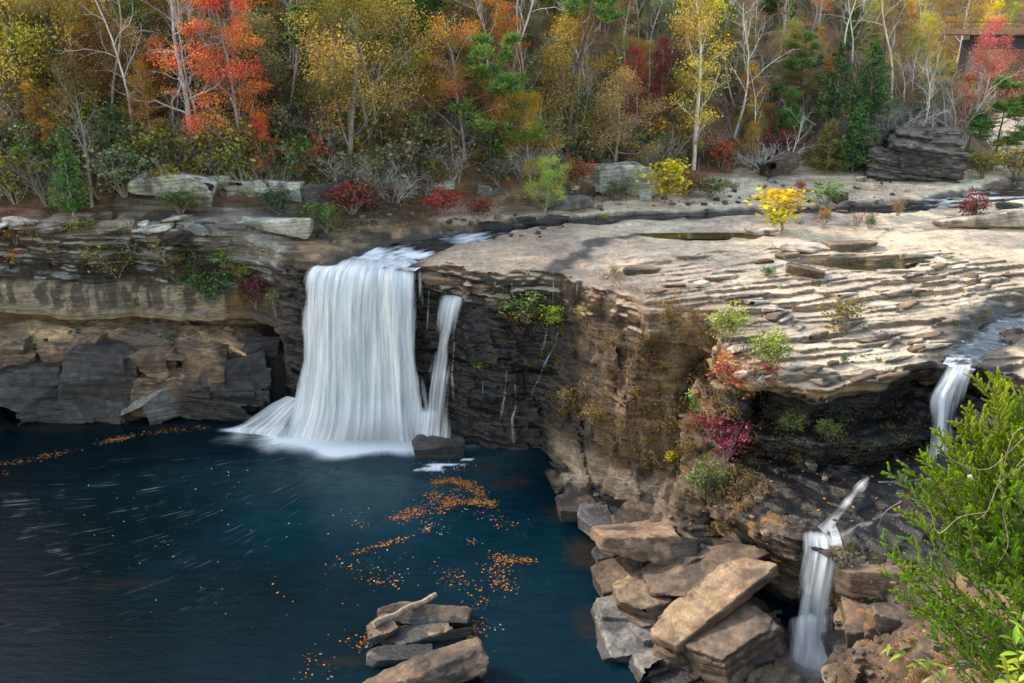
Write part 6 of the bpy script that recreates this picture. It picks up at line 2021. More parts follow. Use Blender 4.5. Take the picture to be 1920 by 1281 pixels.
# ------------------------------------------------------------------ shrubs and saplings one can point at
SH = [  # kind, u, v, top v, colour, bark, name, label, extra
    ('sapling', 1465, 436, 358, 'lemon', 'grey', 'sapling', 'bright yellow sapling standing alone in the middle of the flat rock shelf', dict(wide=1.5)),
    ('sapling', 1250, 382, 303, 'yellow', 'grey', 'sapling', 'yellow green sapling at the right end of the whaleback boulder', dict(wide=1.15)),
    ('shrub2', 1550, 386, 346, 'lime', 'grey', 'shrub', 'wide low yellow green shrub on the shelf before the cedar clump', dict(wide=1.5)),
    ('shrub2', 1545, 422, 392, 'rust', 'grey', 'shrub', 'thin reddish shrub on the shelf right of the lone yellow sapling', dict(wide=1.2)),
    ('sparse', 1605, 424, 396, 'rust', 'brown', 'shrub', 'tiny brown twiggy shrub between a reddish and a green one', {}),
    ('shrub2', 1630, 430, 404, 'green', 'grey', 'shrub', 'small green shrub with an orange tip on the shelf', {}),
    ('shrub2', 1682, 405, 380, 'gold', 'grey', 'shrub', 'small golden shrub beside the far river channel', {}),
    ('shrub1', 1820, 424, 372, 'crimson', 'grey', 'shrub', 'crimson shrub growing before the long pale flat boulder', dict(wide=.8)),
    ('shrub1', 1500, 358, 340, 'red', 'grey', 'shrub', 'little red shrub on the bank left of the wide yellow green one', {}),
    ('shrub1', 1352, 315, 264, 'red', 'grey', 'shrub', 'bright red layered shrub at the foot of the slope', dict(wide=1.2)),
    ('shrub1', 1460, 300, 250, 'crimson', 'grey', 'shrub', 'dull crimson shrub behind the sloping brown boulder', {}),
    ('shrub3', 612, 436, 386, 'green', 'grey', 'shrub', 'round bright green shrub on the rim left of the rapids', dict(wide=1.1)),
    ('shrub3', 522, 408, 358, 'deep', 'grey', 'shrub', 'blue green round shrub before the pale broken block', dict(wide=1.2)),
    ('shrub1', 660, 400, 350, 'crimson', 'grey', 'shrub', 'dark red undergrowth beside the grey outcrop', dict(wide=1.6)),
    ('shrub1', 832, 402, 362, 'red', 'grey', 'shrub', 'red low bush above the dark river rocks', dict(wide=1.5)),
    ('shrub1', 900, 405, 375, 'crimson', 'grey', 'shrub', 'crimson low bush left of the rounded yellow green tree', dict(wide=1.7)),
    ('shrub1', 1085, 345, 302, 'red', 'grey', 'shrub', 'coral red bush at the left end of the whaleback boulder', dict(wide=1.2)),
    ('shrub3', 1155, 375, 340, 'greyg', 'grey', 'shrub', 'grey green shrub growing against the whaleback boulder', dict(wide=1.5)),
    ('shrub1', 335, 355, 310, 'gold', 'grey', 'shrub', 'small golden bush sprawling over the large lichened boulder', dict(wide=1.7)),
    ('shrub3', 340, 400, 360, 'green', 'grey', 'shrub', 'green bush with orange tips below the large lichened boulder', dict(wide=1.5)),
    ('shrub1', 150, 437, 415, 'olive', 'grey', 'shrub', 'mossy olive clump on the left rim', dict(wide=1.8)),
    ('shrub2', 30, 455, 428, 'amber', 'grey', 'shrub', 'orange tuft on the slabs at the left edge', dict(wide=1.6)),
    ('shrub2', 108, 470, 445, 'amber', 'grey', 'shrub', 'golden orange bush on the dark left slabs', dict(wide=1.6)),
    ('shrub2', 36, 490, 468, 'orange', 'grey', 'shrub', 'low orange bush under the one at the left edge', dict(wide=1.6)),
    ('shrub2', 102, 494, 472, 'red', 'grey', 'shrub', 'reddish bush low on the dark left slabs', dict(wide=1.5)),
    ('shrub3', 220, 520, 458, 'olive', 'grey', 'shrub', 'olive bush hanging left of the dead roots on the left cliff', dict(wide=1.3)),
    ('shrub3', 325, 510, 455, 'olive', 'grey', 'shrub', 'olive bush hanging right of the dead roots on the left cliff', dict(wide=1.2)),
    ('shrub3', 362, 520, 468, 'green', 'grey', 'shrub', 'upper green bush spilling over the left cliff', dict(wide=1.2)),
    ('shrub3', 395, 572, 515, 'green', 'grey', 'shrub', 'largest green bush hanging on the left cliff face', dict(wide=1.4)),
    ('shrub1', 352, 606, 572, 'green', 'grey', 'shrub', 'lowest green bush under the left overhang', dict(wide=1.1)),
    ('shrub1', 420, 500, 468, 'lime', 'grey', 'shrub', 'yellow green bush on the cliff left of the waterfall', dict(wide=1.3)),
    ('shrub1', 450, 530, 495, 'goldgreen', 'grey', 'shrub', 'dull green bush beside the red one on the left cliff', {}),
    ('shrub1', 480, 575, 520, 'crimson', 'grey', 'shrub', 'dark red bush on the shaded cliff left of the waterfall', dict(wide=.9)),
    ('shrub2', 520, 590, 545, 'olive', 'grey', 'shrub', 'shaded olive plants next to the main curtain', dict(wide=1.2)),
    ('thicket', 250, 470, 420, None, 'silver', 'dead_bush', 'dead silver branches hanging down the left cliff like roots', dict(wide=1.2)),
    ('thicket', 310, 490, 452, None, 'silver', 'dead_bush', 'smaller tangle of grey dead twigs right of the hanging silver branches', dict(wide=1.3)),
    ('shrub1', 320, 640, 624, 'green', 'grey', 'shrub', 'little green plant on the left ledge', {}),
    ('shrub1', 70, 668, 648, 'green', 'grey', 'shrub', 'small green plant near the left end of the ledge', {}),
    ('sapling', 1046, 612, 572, 'yellow', 'grey', 'shrub', 'bright yellow bush on the black wet wall', dict(wide=1.7)),
    ('sapling', 1094, 602, 574, 'yellow', 'grey', 'shrub', 'small yellow sprig right of the bright yellow bush', {}),
    ('shrub1', 985, 600, 548, 'olive', 'grey', 'fern_clump', 'hanging olive and rust ferns under the shelf rim', dict(wide=1.7)),
    ('tuft', 902, 688, 668, 'green', 'grey', 'moss_clump', 'green moss clump low on the black wall', dict(wide=1.6)),
    ('shrub1', 1365, 640, 580, 'lime', 'grey', 'shrub', 'lime green pine like bush on the nose of the promontory', dict(wide=.9)),
    ('shrub1', 1440, 690, 626, 'lime', 'grey', 'shrub', 'lime green bush with a red foot on the thin bedded ledge', dict(wide=1.0)),
    ('shrub1', 1445, 705, 680, 'red', 'grey', 'shrub', 'small red plant under the lime green bush on the ledge', {}),
    ('shrub2', 1582, 614, 566, 'olive', 'grey', 'shrub', 'thin olive sapling on the stepped beds of the shelf', dict(wide=1.4)),
    ('shrub1', 1315, 775, 733, 'lime', 'grey', 'shrub', 'pale green bush on the grassy face above the crimson one', {}),
    ('shrub1', 1322, 930, 876, 'green', 'grey', 'shrub', 'green bush low on the corner of the promontory', {}),
    ('shrub3', 1360, 862, 788, 'crimson', 'grey', 'shrub', 'large crimson and green bush on the promontory corner', dict(wide=1.2)),
    ('shrub1', 1382, 735, 678, 'rust', 'grey', 'shrub', 'orange red bush under the ledge beside hanging roots', dict(wide=1.3)),
    ('thicket', 1412, 720, 688, None, 'pale', 'dead_bush', 'pale dead roots hanging under the right ledge', dict(wide=1.1)),
    ('sapling', 1256, 868, 846, 'yellow', 'grey', 'shrub', 'small yellow plant low on the brown wall', {}),
    ('shrub1', 1552, 818, 792, 'green', 'grey', 'shrub', 'bright green plant on the dark bench right of the promontory', dict(wide=1.3)),
    ('shrub1', 1480, 805, 780, 'olive', 'grey', 'shrub', 'olive plants on the left part of the dark bench', dict(wide=1.8)),
    ('shrub2', 1110, 792, 762, 'amber', 'grey', 'shrub', 'golden rust plants on the wall right of the long trickle', dict(wide=1.5)),
    ('shrub2', 1060, 758, 728, 'straw', 'grey', 'shrub', 'tan plants on the wall beside the zigzag rill', dict(wide=1.3)),
    ('shrub2', 1690, 905, 890, 'olive', 'grey', 'shrub', 'low green plants on the wet ledges left of the cedar', {}),
    ('shrub2', 1580, 1062, 1035, 'greyg', 'grey', 'shrub', 'grey green plants just right of the lower fall lip', dict(wide=1.3)),
    ('shrub1', 1130, 418, 402, 'goldgreen', 'grey', 'shrub', 'tiny yellow plant on the rock by the river bend', {}),
    ('shrub2', 1440, 520, 500, 'green', 'grey', 'shrub', 'low green weeds in a crack of the thin beds', dict(wide=1.5)),
    ('shrub2', 1582, 680, 664, 'green', 'grey', 'shrub', 'small green tuft on the front thin bedded ledge', {}),
    ('shrub2', 1152, 520, 498, 'straw', 'grey', 'shrub', 'straw coloured weeds at the shelf rim', dict(wide=1.3)),
    ('shrub3', 750, 345, 300, 'greyg', 'silver', 'shrub', 'large grey green bush under the olive oak', dict(wide=1.6)),
    ('thicket', 770, 350, 300, None, 'silver', 'shrub', 'broad grey arching thicket between the pale boulders of the far bank', dict(wide=1.7)),
    ('thicket2', 850, 335, 280, 'greyg', 'silver', 'shrub', 'grey green thicket left of the spreading pine', dict(wide=1.6)),
    ('shrub3', 930, 345, 305, 'greyg', 'grey', 'shrub', 'dull green bush at the foot of the spreading pine', dict(wide=1.6)),
    ('thicket', 1430, 325, 255, None, 'silver', 'shrub', 'pale bare thicket left of the sloping brown boulder', dict(wide=1.5)),
    ('shrub3', 1290, 365, 325, 'rust', 'grey', 'shrub', 'brown low bush behind the yellow green sapling', dict(wide=1.8)),
    ('shrub3', 1330, 372, 335, 'olive', 'grey', 'shrub', 'olive bush on the bank under the bright red layered shrub', dict(wide=1.5)),
    ('shrub3', 560, 330, 270, 'orange', 'grey', 'shrub', 'orange bush at the foot of the brightest maple', dict(wide=1.2)),
    ('shrub3', 290, 320, 270, 'lime', 'grey', 'shrub', 'yellow green bush behind the large lichened boulder', dict(wide=1.4)),
    ('shrub3', 30, 380, 300, 'olive', 'grey', 'shrub', 'olive thicket bush at the left picture edge on the rim', dict(wide=1.4)),
    ('thicket2', 90, 385, 310, 'olive', 'grey', 'shrub', 'half bare bush left of the small green cedar', dict(wide=1.3)),
    ('shrub3', 1840, 335, 295, 'olive', 'grey', 'shrub', 'olive bush at the waterside under the wide dark pine', dict(wide=1.5)),
    ('shrub3', 1905, 335, 285, 'goldgreen', 'grey', 'shrub', 'yellow green bush at the waterside by the right edge', dict(wide=1.3)),
    ('shrub3', 1770, 320, 290, 'rust', 'grey', 'shrub', 'rust bush right of the layered outcrop', dict(wide=1.4)),
]
for key, u, v, vt, colr, bk, nm, lab, kw in SH:
    at_px(key, u, v, vt, colr, bk, nm, lab, {'fern_clump': 'fern', 'moss_clump': 'moss', 'sapling': 'sapling'}.get(nm, 'shrub'), 'shrubs of the gorge', sink=.05, **kw)

# ------------------------------------------------------------------ grasses on the wall, leaf litter, floating leaves
def mat_flat(name, ca, cb, trans=.2, rough=.8):
    b = NT_(name)
    rnd = b.n('ShaderNodeAttribute', attribute_name='rnd').outputs['Fac']
    c = b.mixc(rnd, ca, cb)
    c = b.mixc(1.0, c, b.ramp(b.math('FRACT', b.math('MULTIPLY', rnd, 9.7)), [(0, .5), (1, 1.35)]), 'MULTIPLY')
    df = b.n('ShaderNodeBsdfDiffuse', {'Color': c}).outputs[0]
    tr = b.n('ShaderNodeBsdfTranslucent', {'Color': c}).outputs[0]
    return b.finish(b.n('ShaderNodeMixShader', {0: trans, 1: df, 2: tr}).outputs[0])


M['straw'] = mat_flat('dry_grass', (.20, .115, .040), (.42, .29, .12), .3)
M['fallen'] = mat_flat('fallen_leaf', (.30, .10, .030), (.55, .28, .09), .1)
M['float'] = mat_flat('wet_leaf', (.13, .050, .018), (.52, .22, .06), .05)
G = np.random.default_rng(9)
bl_V, bl_r = [], []
for u, v, n, sp in [(1062, 765, 60, .6), (1125, 785, 70, .7), (1092, 742, 40, .5), (1160, 805, 60, .6), (1190, 735, 50, .5), (1232, 722, 70, .6), (1272, 800, 90, .7), (1292, 835, 80, .6), (1245, 800, 80, .6), (1332, 640, 60, .6),
                    (1320, 905, 90, .6), (1360, 930, 120, .8), (1390, 950, 120, .7), (1420, 930, 60, .6), (1300, 720, 80, .7), (1330, 700, 90, .7), (1290, 660, 40, .6), (1345, 760, 90, .7), (1310, 800, 90, .7), (1255, 590, 40, .5), (1300, 600, 50, .6),
                    (1150, 640, 25, .5), (1205, 640, 30, .5), (1220, 860, 40, .6), (1180, 690, 30, .5), (985, 580, 70, .8), (1010, 598, 50, .5), (960, 590, 50, .5), (1360, 890, 70, .6), (1400, 900, 60, .6), (1345, 985, 40, .5), (1600, 860, 30, .5), (1500, 850, 40, .6),
                    (1240, 760, 60, .6), (1280, 760, 70, .6), (1340, 730, 70, .6), (1370, 770, 60, .5), (1120, 740, 30, .5), (1140, 830, 40, .5), (450, 550, 40, .6), (500, 545, 40, .6), (60, 430, 40, .6), (250, 432, 50, .7), (1780, 1240, 160, .7), (1850, 1262, 160, .7), (1720, 1262, 120, .6), (1700, 1200, 60, .6)]:
    p, nn = hit(u, v)
    near = (p - CO).length / 48
    for _ in range(int(n * 2.0)):
        q_ = np.array(p) + G.normal(size=3) * np.array([sp * .5, .12, sp * .5]) * near
        q_[1] -= .05
        d = unit(np.array([G.normal() * .5, -.6 - .3 * G.random(), .55 + G.normal() * .4]))
        l = (.22 + .3 * G.random()) * near
        tip = q_ + d * l + np.array([0, -.05, -.14]) * l * 2
        mid = q_ + d * l * .55
        s = np.array([.016, 0, .006]) * near
        bl_V += [q_ - s, q_ + s, mid + s * .8, mid - s * .8, mid - s * .8, mid + s * .8, tip + s * .2, tip - s * .2]
        bl_r += [G.random()] * 8
bl_V = np.array(bl_V, F32)
o = link_mesh('dry_grass', mesh_np('dry_grass', bl_V, np.arange(len(bl_V)).reshape(-1, 4), attrs={'rnd': np.repeat(np.array(bl_r[::8]), 8)}, smooth=False), M['straw'])
tag(o, 'tawny dry grass growing in tufts down the cliff face', 'grass', kind='stuff')


def flecks(name, P_, size, mat, flat=True, asp=.6):
    n = len(P_)
    P_ = np.asarray(P_, F32)
    a = G.random(n) * 6.28
    tz = G.normal(size=(n, 2)) * (.08 if flat else .35)
    e1 = np.stack([np.cos(a), np.sin(a), tz[:, 0]], -1); e2 = np.stack([-np.sin(a), np.cos(a), tz[:, 1]], -1)
    s = (size * (.35 + 1.3 * G.random(n) ** 1.5))[:, None]
    V = np.stack([P_ - e1 * s * .5, P_ + e2 * s * asp * .5, P_ + e1 * s * .55, P_ - e2 * s * asp * .5], 1).reshape(-1, 3)
    return link_mesh(name, mesh_np(name, V, np.arange(n * 4).reshape(n, 4), attrs={'rnd': np.repeat(G.random(n), 4)}, smooth=False), mat)


SW = [  # drifting bands on the pool: pixel polyline, leaves, spread in metres
    ([(815, 905), (850, 900), (890, 912), (905, 935)], 520, .28), ([(770, 960), (810, 945), (860, 940), (925, 945)], 620, .30), ([(720, 975), (760, 968), (800, 978), (800, 995)], 260, .28), ([(820, 925), (800, 950), (770, 975)], 260, .35), ([(862, 915), (850, 940), (820, 962)], 220, .3),
    ([(612, 1055), (660, 1040), (720, 1020), (790, 1000)], 110, .16), ([(905, 1030), (950, 1050), (1000, 1052)], 190, .25), ([(880, 1010), (900, 1030)], 30, .2), ([(930, 1060), (940, 1090), (945, 1110), (900, 1125), (880, 1140)], 260, .42), ([(640, 1060), (700, 1085), (760, 1095)], 60, .5),
    ([(840, 1080), (900, 1100)], 60, .6), ([(860, 1160), (900, 1172), (880, 1190)], 260, .32), ([(660, 1185), (660, 1215), (720, 1190)], 90, .3), ([(570, 1230), (600, 1250), (580, 1280)], 40, .5), ([(0, 872), (60, 862), (110, 850), (190, 830), (260, 815), (330, 806), (400, 803)], 420, .32), ([(0, 890), (20, 880)], 90, .3),
    ([(180, 832), (250, 818)], 160, .2), ([(660, 970), (690, 990)], 20, .3), ([(300, 1100), (900, 1230)], 46, 3.0), ([(100, 1000), (800, 1000)], 26, 4.0), ([(820, 1185), (880, 1180)], 120, .25), ([(760, 1225), (830, 1240)], 60, .4), ([(880, 960), (960, 985)], 40, .5), ([(615, 965), (680, 960)], 8, .3)]
pts = []
for pl, n, sp in SW:
    w = [W(u, v, 0) for u, v in pl]
    L = np.r_[0, np.cumsum([(b_ - a).length for a, b_ in zip(w[:-1], w[1:])])]
    t = G.random(int(n * 2.3)) * L[-1]
    wx = np.interp(t, L, [p.x for p in w]); wy = np.interp(t, L, [p.y for p in w])
    clump = n2((wx * 2.1).astype(F32), (wy * 2.1).astype(F32))
    ok = G.random(len(t)) < .45 + .8 * clump
    wx, wy = wx[ok], wy[ok]
    pts.append(np.stack([wx + G.normal(size=len(wx)) * sp, wy + G.normal(size=len(wx)) * sp * .8, np.full(len(wx), .018)], -1))
o = flecks('floating_leaves', np.concatenate(pts), .115, M['float'])
tag(o, 'orange leaves drifting in curling bands on the dark pool', 'leaves', kind='stuff')
# foam flecks between them
fp = []
for (u, v), n, sp in (((840, 880), 60, .7), ((800, 990), 30, .8), ((830, 950), 60, 1.0), ((820, 868), 40, .6), ((400, 900), 16, 3.5), ((300, 960), 12, 3.5), ((560, 1000), 10, 3.0), ((730, 1075), 25, 1.5), ((890, 1175), 30, .6), ((690, 1210), 12, .4)):
    p = W(u, v, 0)
    fp.append(np.stack([p.x + G.normal(size=n) * sp, p.y + G.normal(size=n) * sp * .6, np.full(n, .012)], -1))
M['foamfleck'] = mat_flat('foam_fleck', (.6, .64, .66), (.8, .83, .85), 0)
o = flecks('foam_flecks', np.concatenate(fp), .10, M['foamfleck'], asp=.3)
tag(o, 'scattered white foam flecks on the dark pool', 'foam', kind='stuff')

lp = []
for (u0, v0, u1, v1), n in (((0, 380, 560, 440), 900), ((560, 370, 1060, 440), 800), ((1060, 345, 1500, 400), 500), ((1500, 330, 1760, 380), 260), ((1250, 480, 1900, 720), 200), ((0, 620, 520, 800), 220), ((1040, 880, 1440, 1270), 260), ((1430, 820, 1760, 1000), 160), ((1560, 1120, 1920, 1281), 420), ((860, 430, 1300, 560), 120)):
    for _ in range(n):
        u, v = u0 + (u1 - u0) * G.random(), v0 + (v1 - v0) * G.random()
        p, nn = hit(u, v)
        if nn.z > .45 and p.z > .12:
            lp.append((p.x, p.y, p.z + .02))
o = flecks('fallen_leaves', lp, .13, M['fallen'], False)
tag(o, 'dry orange leaves scattered over ledges and banks', 'leaves', kind='stuff')

# weeds rooted in cracks of ledges and cliffs
wp, wc = [], []
for (u0, v0, u1, v1), n, hue, R_ in (((0, 425, 560, 470), 70, None, .35), ((0, 470, 540, 600), 60, .15, .3), ((1240, 590, 1440, 940), 110, None, .3), ((1100, 508, 1340, 590), 24, .3, .22), ((1300, 480, 1900, 720), 60, .12, .16), ((560, 360, 1100, 430), 150, None, .35), ((1060, 335, 1720, 385), 120, None, .32),
                                      ((1440, 760, 1740, 860), 50, .12, .25), ((900, 540, 1100, 800), 22, .1, .2), ((1040, 720, 1240, 880), 45, .66, .3), ((1560, 1030, 1700, 1130), 20, .1, .2), ((1180, 560, 1330, 880), 150, .62, .28), ((1040, 600, 1240, 880), 80, .60, .22), ((1240, 600, 1420, 940), 90, .5, .26), ((940, 560, 1100, 820), 26, .66, .2), ((1450, 380, 1900, 440), 26, .12, .2)):
    for _ in range(n):
        p, nn = hit(u0 + (u1 - u0) * G.random(), v0 + (v1 - v0) * G.random())
        if p.z < .5:
            continue
        m = int(26 + 40 * G.random())
        wp.append(np.array(p) + np.array([0, -.05, .05]) + G.normal(size=(m, 3)) * np.array([R_, R_ * .6, R_ * .55]) + np.array([0, 0, .3 * R_]))
        wc.append(np.full(m, (hue if hue is not None else G.random()) + .05 * G.normal()))
M['brush'] = None
WEEDS = (np.concatenate(wp), np.concatenate(wc))

# drift sticks on the left ledge
st = []
k0 = 0
SV_, SQ_ = [], []
for _ in range(90):
    u, v = (300 + 90 * G.random(), 628 + 14 * G.random()) if G.random() < .55 else (95 + 130 * G.random(), 610 + 26 * G.random())
    p, nn = hit(u, v)
    a = G.random() * 6.28; l = .3 + .8 * G.random()
    d = np.array([math.cos(a), math.sin(a) * .5, G.normal() * .15]) * l
    V, Q, _i = tube_mesh([np.array(p) + [0, -.1, .08], np.array(p) + d * .5 + [0, -.1, .14], np.array(p) + d + [0, -.1, .10]], [.035, .03, .012], 4)
    SV_.append(V); SQ_.append(Q + k0); k0 += len(V)
o = link_mesh('drift_debris', mesh_np('drift_debris', np.concatenate(SV_), np.concatenate(SQ_)), M['drift'])
tag(o, 'tangled drift sticks lying on the left ledge', 'debris', kind='stuff')

# brush that nobody could count: low twigs and weeds over the slope
bp, bc = [], []
for px, py, z, u, v, d in spots:
    if py > 135 or (u > 1690 and v > 180):
        continue
    for _ in range(12 if d < 12 else 9):
        x2, y2 = px + G.normal() * 1.8, py + G.normal() * 1.8
        h, dd = hill_h(np.array([x2], F32), np.array([y2], F32))
        if dd[0] < .3:
            continue
        n = int(50 + 50 * G.random())
        pp = np.stack([x2 + G.normal(size=n) * .55, y2 + G.normal(size=n) * .55, h[0] + np.abs(G.normal(size=n)) * (.25 + .55 * G.random())], -1)
        bp.append(pp); bc.append(np.full(n, G.random()))
bp = np.concatenate(bp); bc = np.concatenate(bc)


def mat_brush():
    b = NT_('undergrowth')
    rnd = b.n('ShaderNodeAttribute', attribute_name='rnd').outputs['Fac']
    c = b.n('ShaderNodeValToRGB', {'Fac': rnd})
    el = c.color_ramp.elements
    stops = [(0, (.10, .12, .035)), (.2, (.16, .14, .045)), (.38, (.27, .115, .04)), (.52, (.07, .10, .03)), (.66, (.30, .17, .05)), (.8, (.20, .05, .035)), (.92, (.17, .145, .11))]
    while len(el) < len(stops):
        el.new(.5)
    for e, (p, q_) in zip(el, stops):
        e.position = p; e.color = q_ + (1,)
    df = b.n('ShaderNodeBsdfDiffuse', {'Color': c.outputs[0]}).outputs[0]
    tr = b.n('ShaderNodeBsdfTranslucent', {'Color': c.outputs[0]}).outputs[0]
    return b.finish(b.n('ShaderNodeMixShader', {0: .3, 1: df, 2: tr}).outputs[0])


n = len(bp)
me = leaf_mesh('undergrowth', bp.astype(F32), None, .12, G, .5)
at = me.attributes['rnd']
at.data.foreach_set('value', np.repeat(np.clip(bc + .06 * G.normal(size=n), 0, 1), 4).astype(F32))
M['brush'] = mat_brush()
wme = leaf_mesh('cliff_weeds', WEEDS[0].astype(F32), None, .10, G, .5)
wme.attributes['rnd'].data.foreach_set('value', np.repeat(np.clip(WEEDS[1], 0, 1), 4).astype(F32))
tag(link_mesh('cliff_weeds', wme, M['brush']), 'small weeds and mosses rooted in cracks of the rock', 'weeds', kind='stuff')
o = link_mesh('undergrowth', me, M['brush'])
tag(o, 'mixed low undergrowth covering the floor of the wood', 'undergrowth', kind='stuff')

# tangle of dead twigs and saplings too thin to count
tv_, tr_ = [], []
for px, py, z, u, v, d in spots:
    if py > 150 or (u > 1690 and v > 180):
        continue
    for _ in range(7 if d < 20 else 5):
        x2, y2 = px + G.normal() * 1.9, py + G.normal() * 1.9
        h, dd = hill_h(np.array([x2], F32), np.array([y2], F32))
        if dd[0] < .2:
            continue
        b0 = np.array([x2, y2, h[0] - .1])
        for k_ in range(int(2 + 4 * G.random())):
            l = .8 + 3.6 * G.random() ** 2
            a = G.random() * 6.28
            ln_ = .15 + .5 * G.random()
            d0 = unit(np.array([math.cos(a) * ln_, math.sin(a) * ln_, 1.0]))
            p1_ = b0 + d0 * l * .5
            p2_ = b0 + unit(d0 + np.array([math.cos(a), math.sin(a), -.25]) * .28 + G.normal(size=3) * .1) * l
            w_ = np.array([.020, .006, 0]) * (.5 + .5 * l / 3)
            c_ = G.random()
            for q0, q1, f0, f1 in ((b0, p1_, 1, .75), (p1_, p2_, .75, .3)):
                tv_ += [q0 - w_ * f0, q0 + w_ * f0, q1 + w_ * f1, q1 - w_ * f1]; tr_.append(c_)
            for _b in range(3):
                t = .4 + .55 * G.random()
                q0 = b0 * (1 - t) + p2_ * t
                q1 = q0 + unit(d0 * .7 + G.normal(size=3) * .55) * l * .22
                tv_ += [q0 - w_ * .4, q0 + w_ * .4, q1 + w_ * .12, q1 - w_ * .12]; tr_.append(c_)
tv_ = np.array(tv_, F32)
M['twig'] = mat_flat('dead_twig', (.20, .17, .145), (.50, .47, .43), 0)
o = link_mesh('twig_tangle', mesh_np('twig_tangle', tv_, np.arange(len(tv_)).reshape(-1, 4), attrs={'rnd': np.repeat(np.array(tr_), 4)}, smooth=False), M['twig'])
tag(o, 'tangle of thin grey dead twigs and saplings between the trees', 'undergrowth', kind='stuff')

# ------------------------------------------------------------------ spray where the main fall lands
def mat_mist(dens):
    b = NT_('mist')
    pos = b.n('ShaderNodeTexCoord').outputs['Object']
    ln = b.n('ShaderNodeVectorMath', {0: pos}, operation='LENGTH').outputs['Value']
    f = b.maprange(ln, 0.15, 1.0, 1.0, 0.0)
    n = b.noise(pos, 2.2, 3)
    d = b.math('MULTIPLY', b.math('MULTIPLY', b.math('POWER', f, 1.6), b.maprange(n, .3, .7, .4, 1.3)), dens)
    v = b.n('ShaderNodeVolumePrincipled', {'Color': (.97, .98, 1, 1), 'Density': d, 'Anisotropy': 0.0})
    b.t.links.new(v.outputs[0], b.out.inputs['Volume'])
    return b.m


def ball(name, loc, sc, mat, par):
    n, m = 16, 10
    V = [(math.sin(math.pi * j / m) * math.cos(2 * math.pi * i / n), math.sin(math.pi * j / m) * math.sin(2 * math.pi * i / n), math.cos(math.pi * j / m)) for j in range(m + 1) for i in range(n)]
    Q = [(j * n + i, (j + 1) * n + i, (j + 1) * n + (i + 1) % n, j * n + (i + 1) % n) for j in range(m) for i in range(n)]
    o = link_mesh(name, mesh_np(name, V, Q), mat)
    o.location = loc; o.scale = sc
    return child(o, par)


M['mist'] = mat_mist(0.6)
ball('spray', (-10.2, 56.8, 0.2), (7.2, 2.9, 2.6), M['mist'], mf)
ball('spray', (13.1, 32.0, 0.2), (1.1, 1.0, 1.5), mat_mist(1.6), c3)

# ------------------------------------------------------------------ road bridge upstream
def box(bm, c, s, rz=0.0):
    v, q_ = bm
    k = len(v)
    ca, sa = math.cos(rz), math.sin(rz)
    for dx, dy, dz in ((-1, -1, -1), (1, -1, -1), (1, 1, -1), (-1, 1, -1), (-1, -1, 1), (1, -1, 1), (1, 1, 1), (-1, 1, 1)):
        x, y = dx * s[0] / 2, dy * s[1] / 2
        v.append((c[0] + x * ca - y * sa, c[1] + x * sa + y * ca, c[2] + dz * s[2] / 2))
    q_ += [tuple(k + i for i in f) for f in ((0, 3, 2, 1), (4, 5, 6, 7), (0, 1, 5, 4), (1, 2, 6, 5), (2, 3, 7, 6), (3, 0, 4, 7))]


def mat_plain(name, ca, cb, sc=1.5, rough=.85, metal=0.0):
    b = NT_(name)
    pos = b.n('ShaderNodeTexCoord').outputs['Object']
    n1 = b.noise(pos, sc, 6, .65)
    c = b.mixc(b.maprange(n1, .35, .65), ca, cb)
    bn = b.n('ShaderNodeBump', {'Strength': .4, 'Distance': .03, 'Height': n1}).outputs[0]
    return b.finish(b.n('ShaderNodeBsdfPrincipled', {'Base Color': c, 'Roughness': rough, 'Metallic': metal, 'Normal': bn}).outputs[0])


M['conc'] = mat_plain('weathered_concrete', (.17, .105, .07), (.27, .18, .12))
M['steel'] = mat_plain('dark_steel', (.025, .025, .027), (.045, .043, .042), 2, .6)
M['rail'] = mat_plain('dark_railing', (.05, .045, .04), (.09, .08, .07), 3, .6)
B0 = WY(1786, 74, 138); B1 = WY(1990, 50, 128)
dv = B1 - B0
ln = dv.length; rz = math.atan2(dv.y, dv.x); mid = (B0 + B1) / 2
br = empty('bridge', tuple(mid - Vector((0, 0, 4))))
tag(br, 'road bridge with a brick coloured parapet and dark underside at the top right', 'bridge')
nrm = Vector((-dv.y, dv.x, 0)).normalized()
def part(name, mat, boxes):
    bm = ([], [])
    for c_, s_ in boxes:
        box(bm, c_, s_, rz)
    return child(link_mesh(name, mesh_np(name, bm[0], bm[1], smooth=False), mat), br)
def along(t, side, z):
    p = B0 + dv * t + nrm * side
    return (p.x, p.y, p.z + z)
part('deck', M['conc'], [(along(.5, 4.2, -.15), (ln + 2, 8.8, .3))])
part('parapet', M['conc'], [(along(.5, -.32, .25), (ln + 2, .3, .8))])
part('parapet', M['conc'], [(along(.5, 8.9, .25), (ln + 2, .3, .8))])
for i in range(2):
    part('railing', M['rail'], [(along(.5, -.32 + 9.2 * i, 1.55), (ln + 2, .09, .09)), (along(.5, -.32 + 9.2 * i, .95), (ln + 2, .06, .06))] + [(along(k / 12, -.32 + 9.2 * i, 1.25), (.1, .1, .62)) for k in range(13)])
for i in range(4):
    part('girder', M['steel'], [(along(.58, .8 + i * 2.3, -1.3), (ln * .84, .5, 2.0))])
part('abutment', M['steel'], [(along(.12, 4.6, -2.6), (1.2, 7.6, 4.6))])

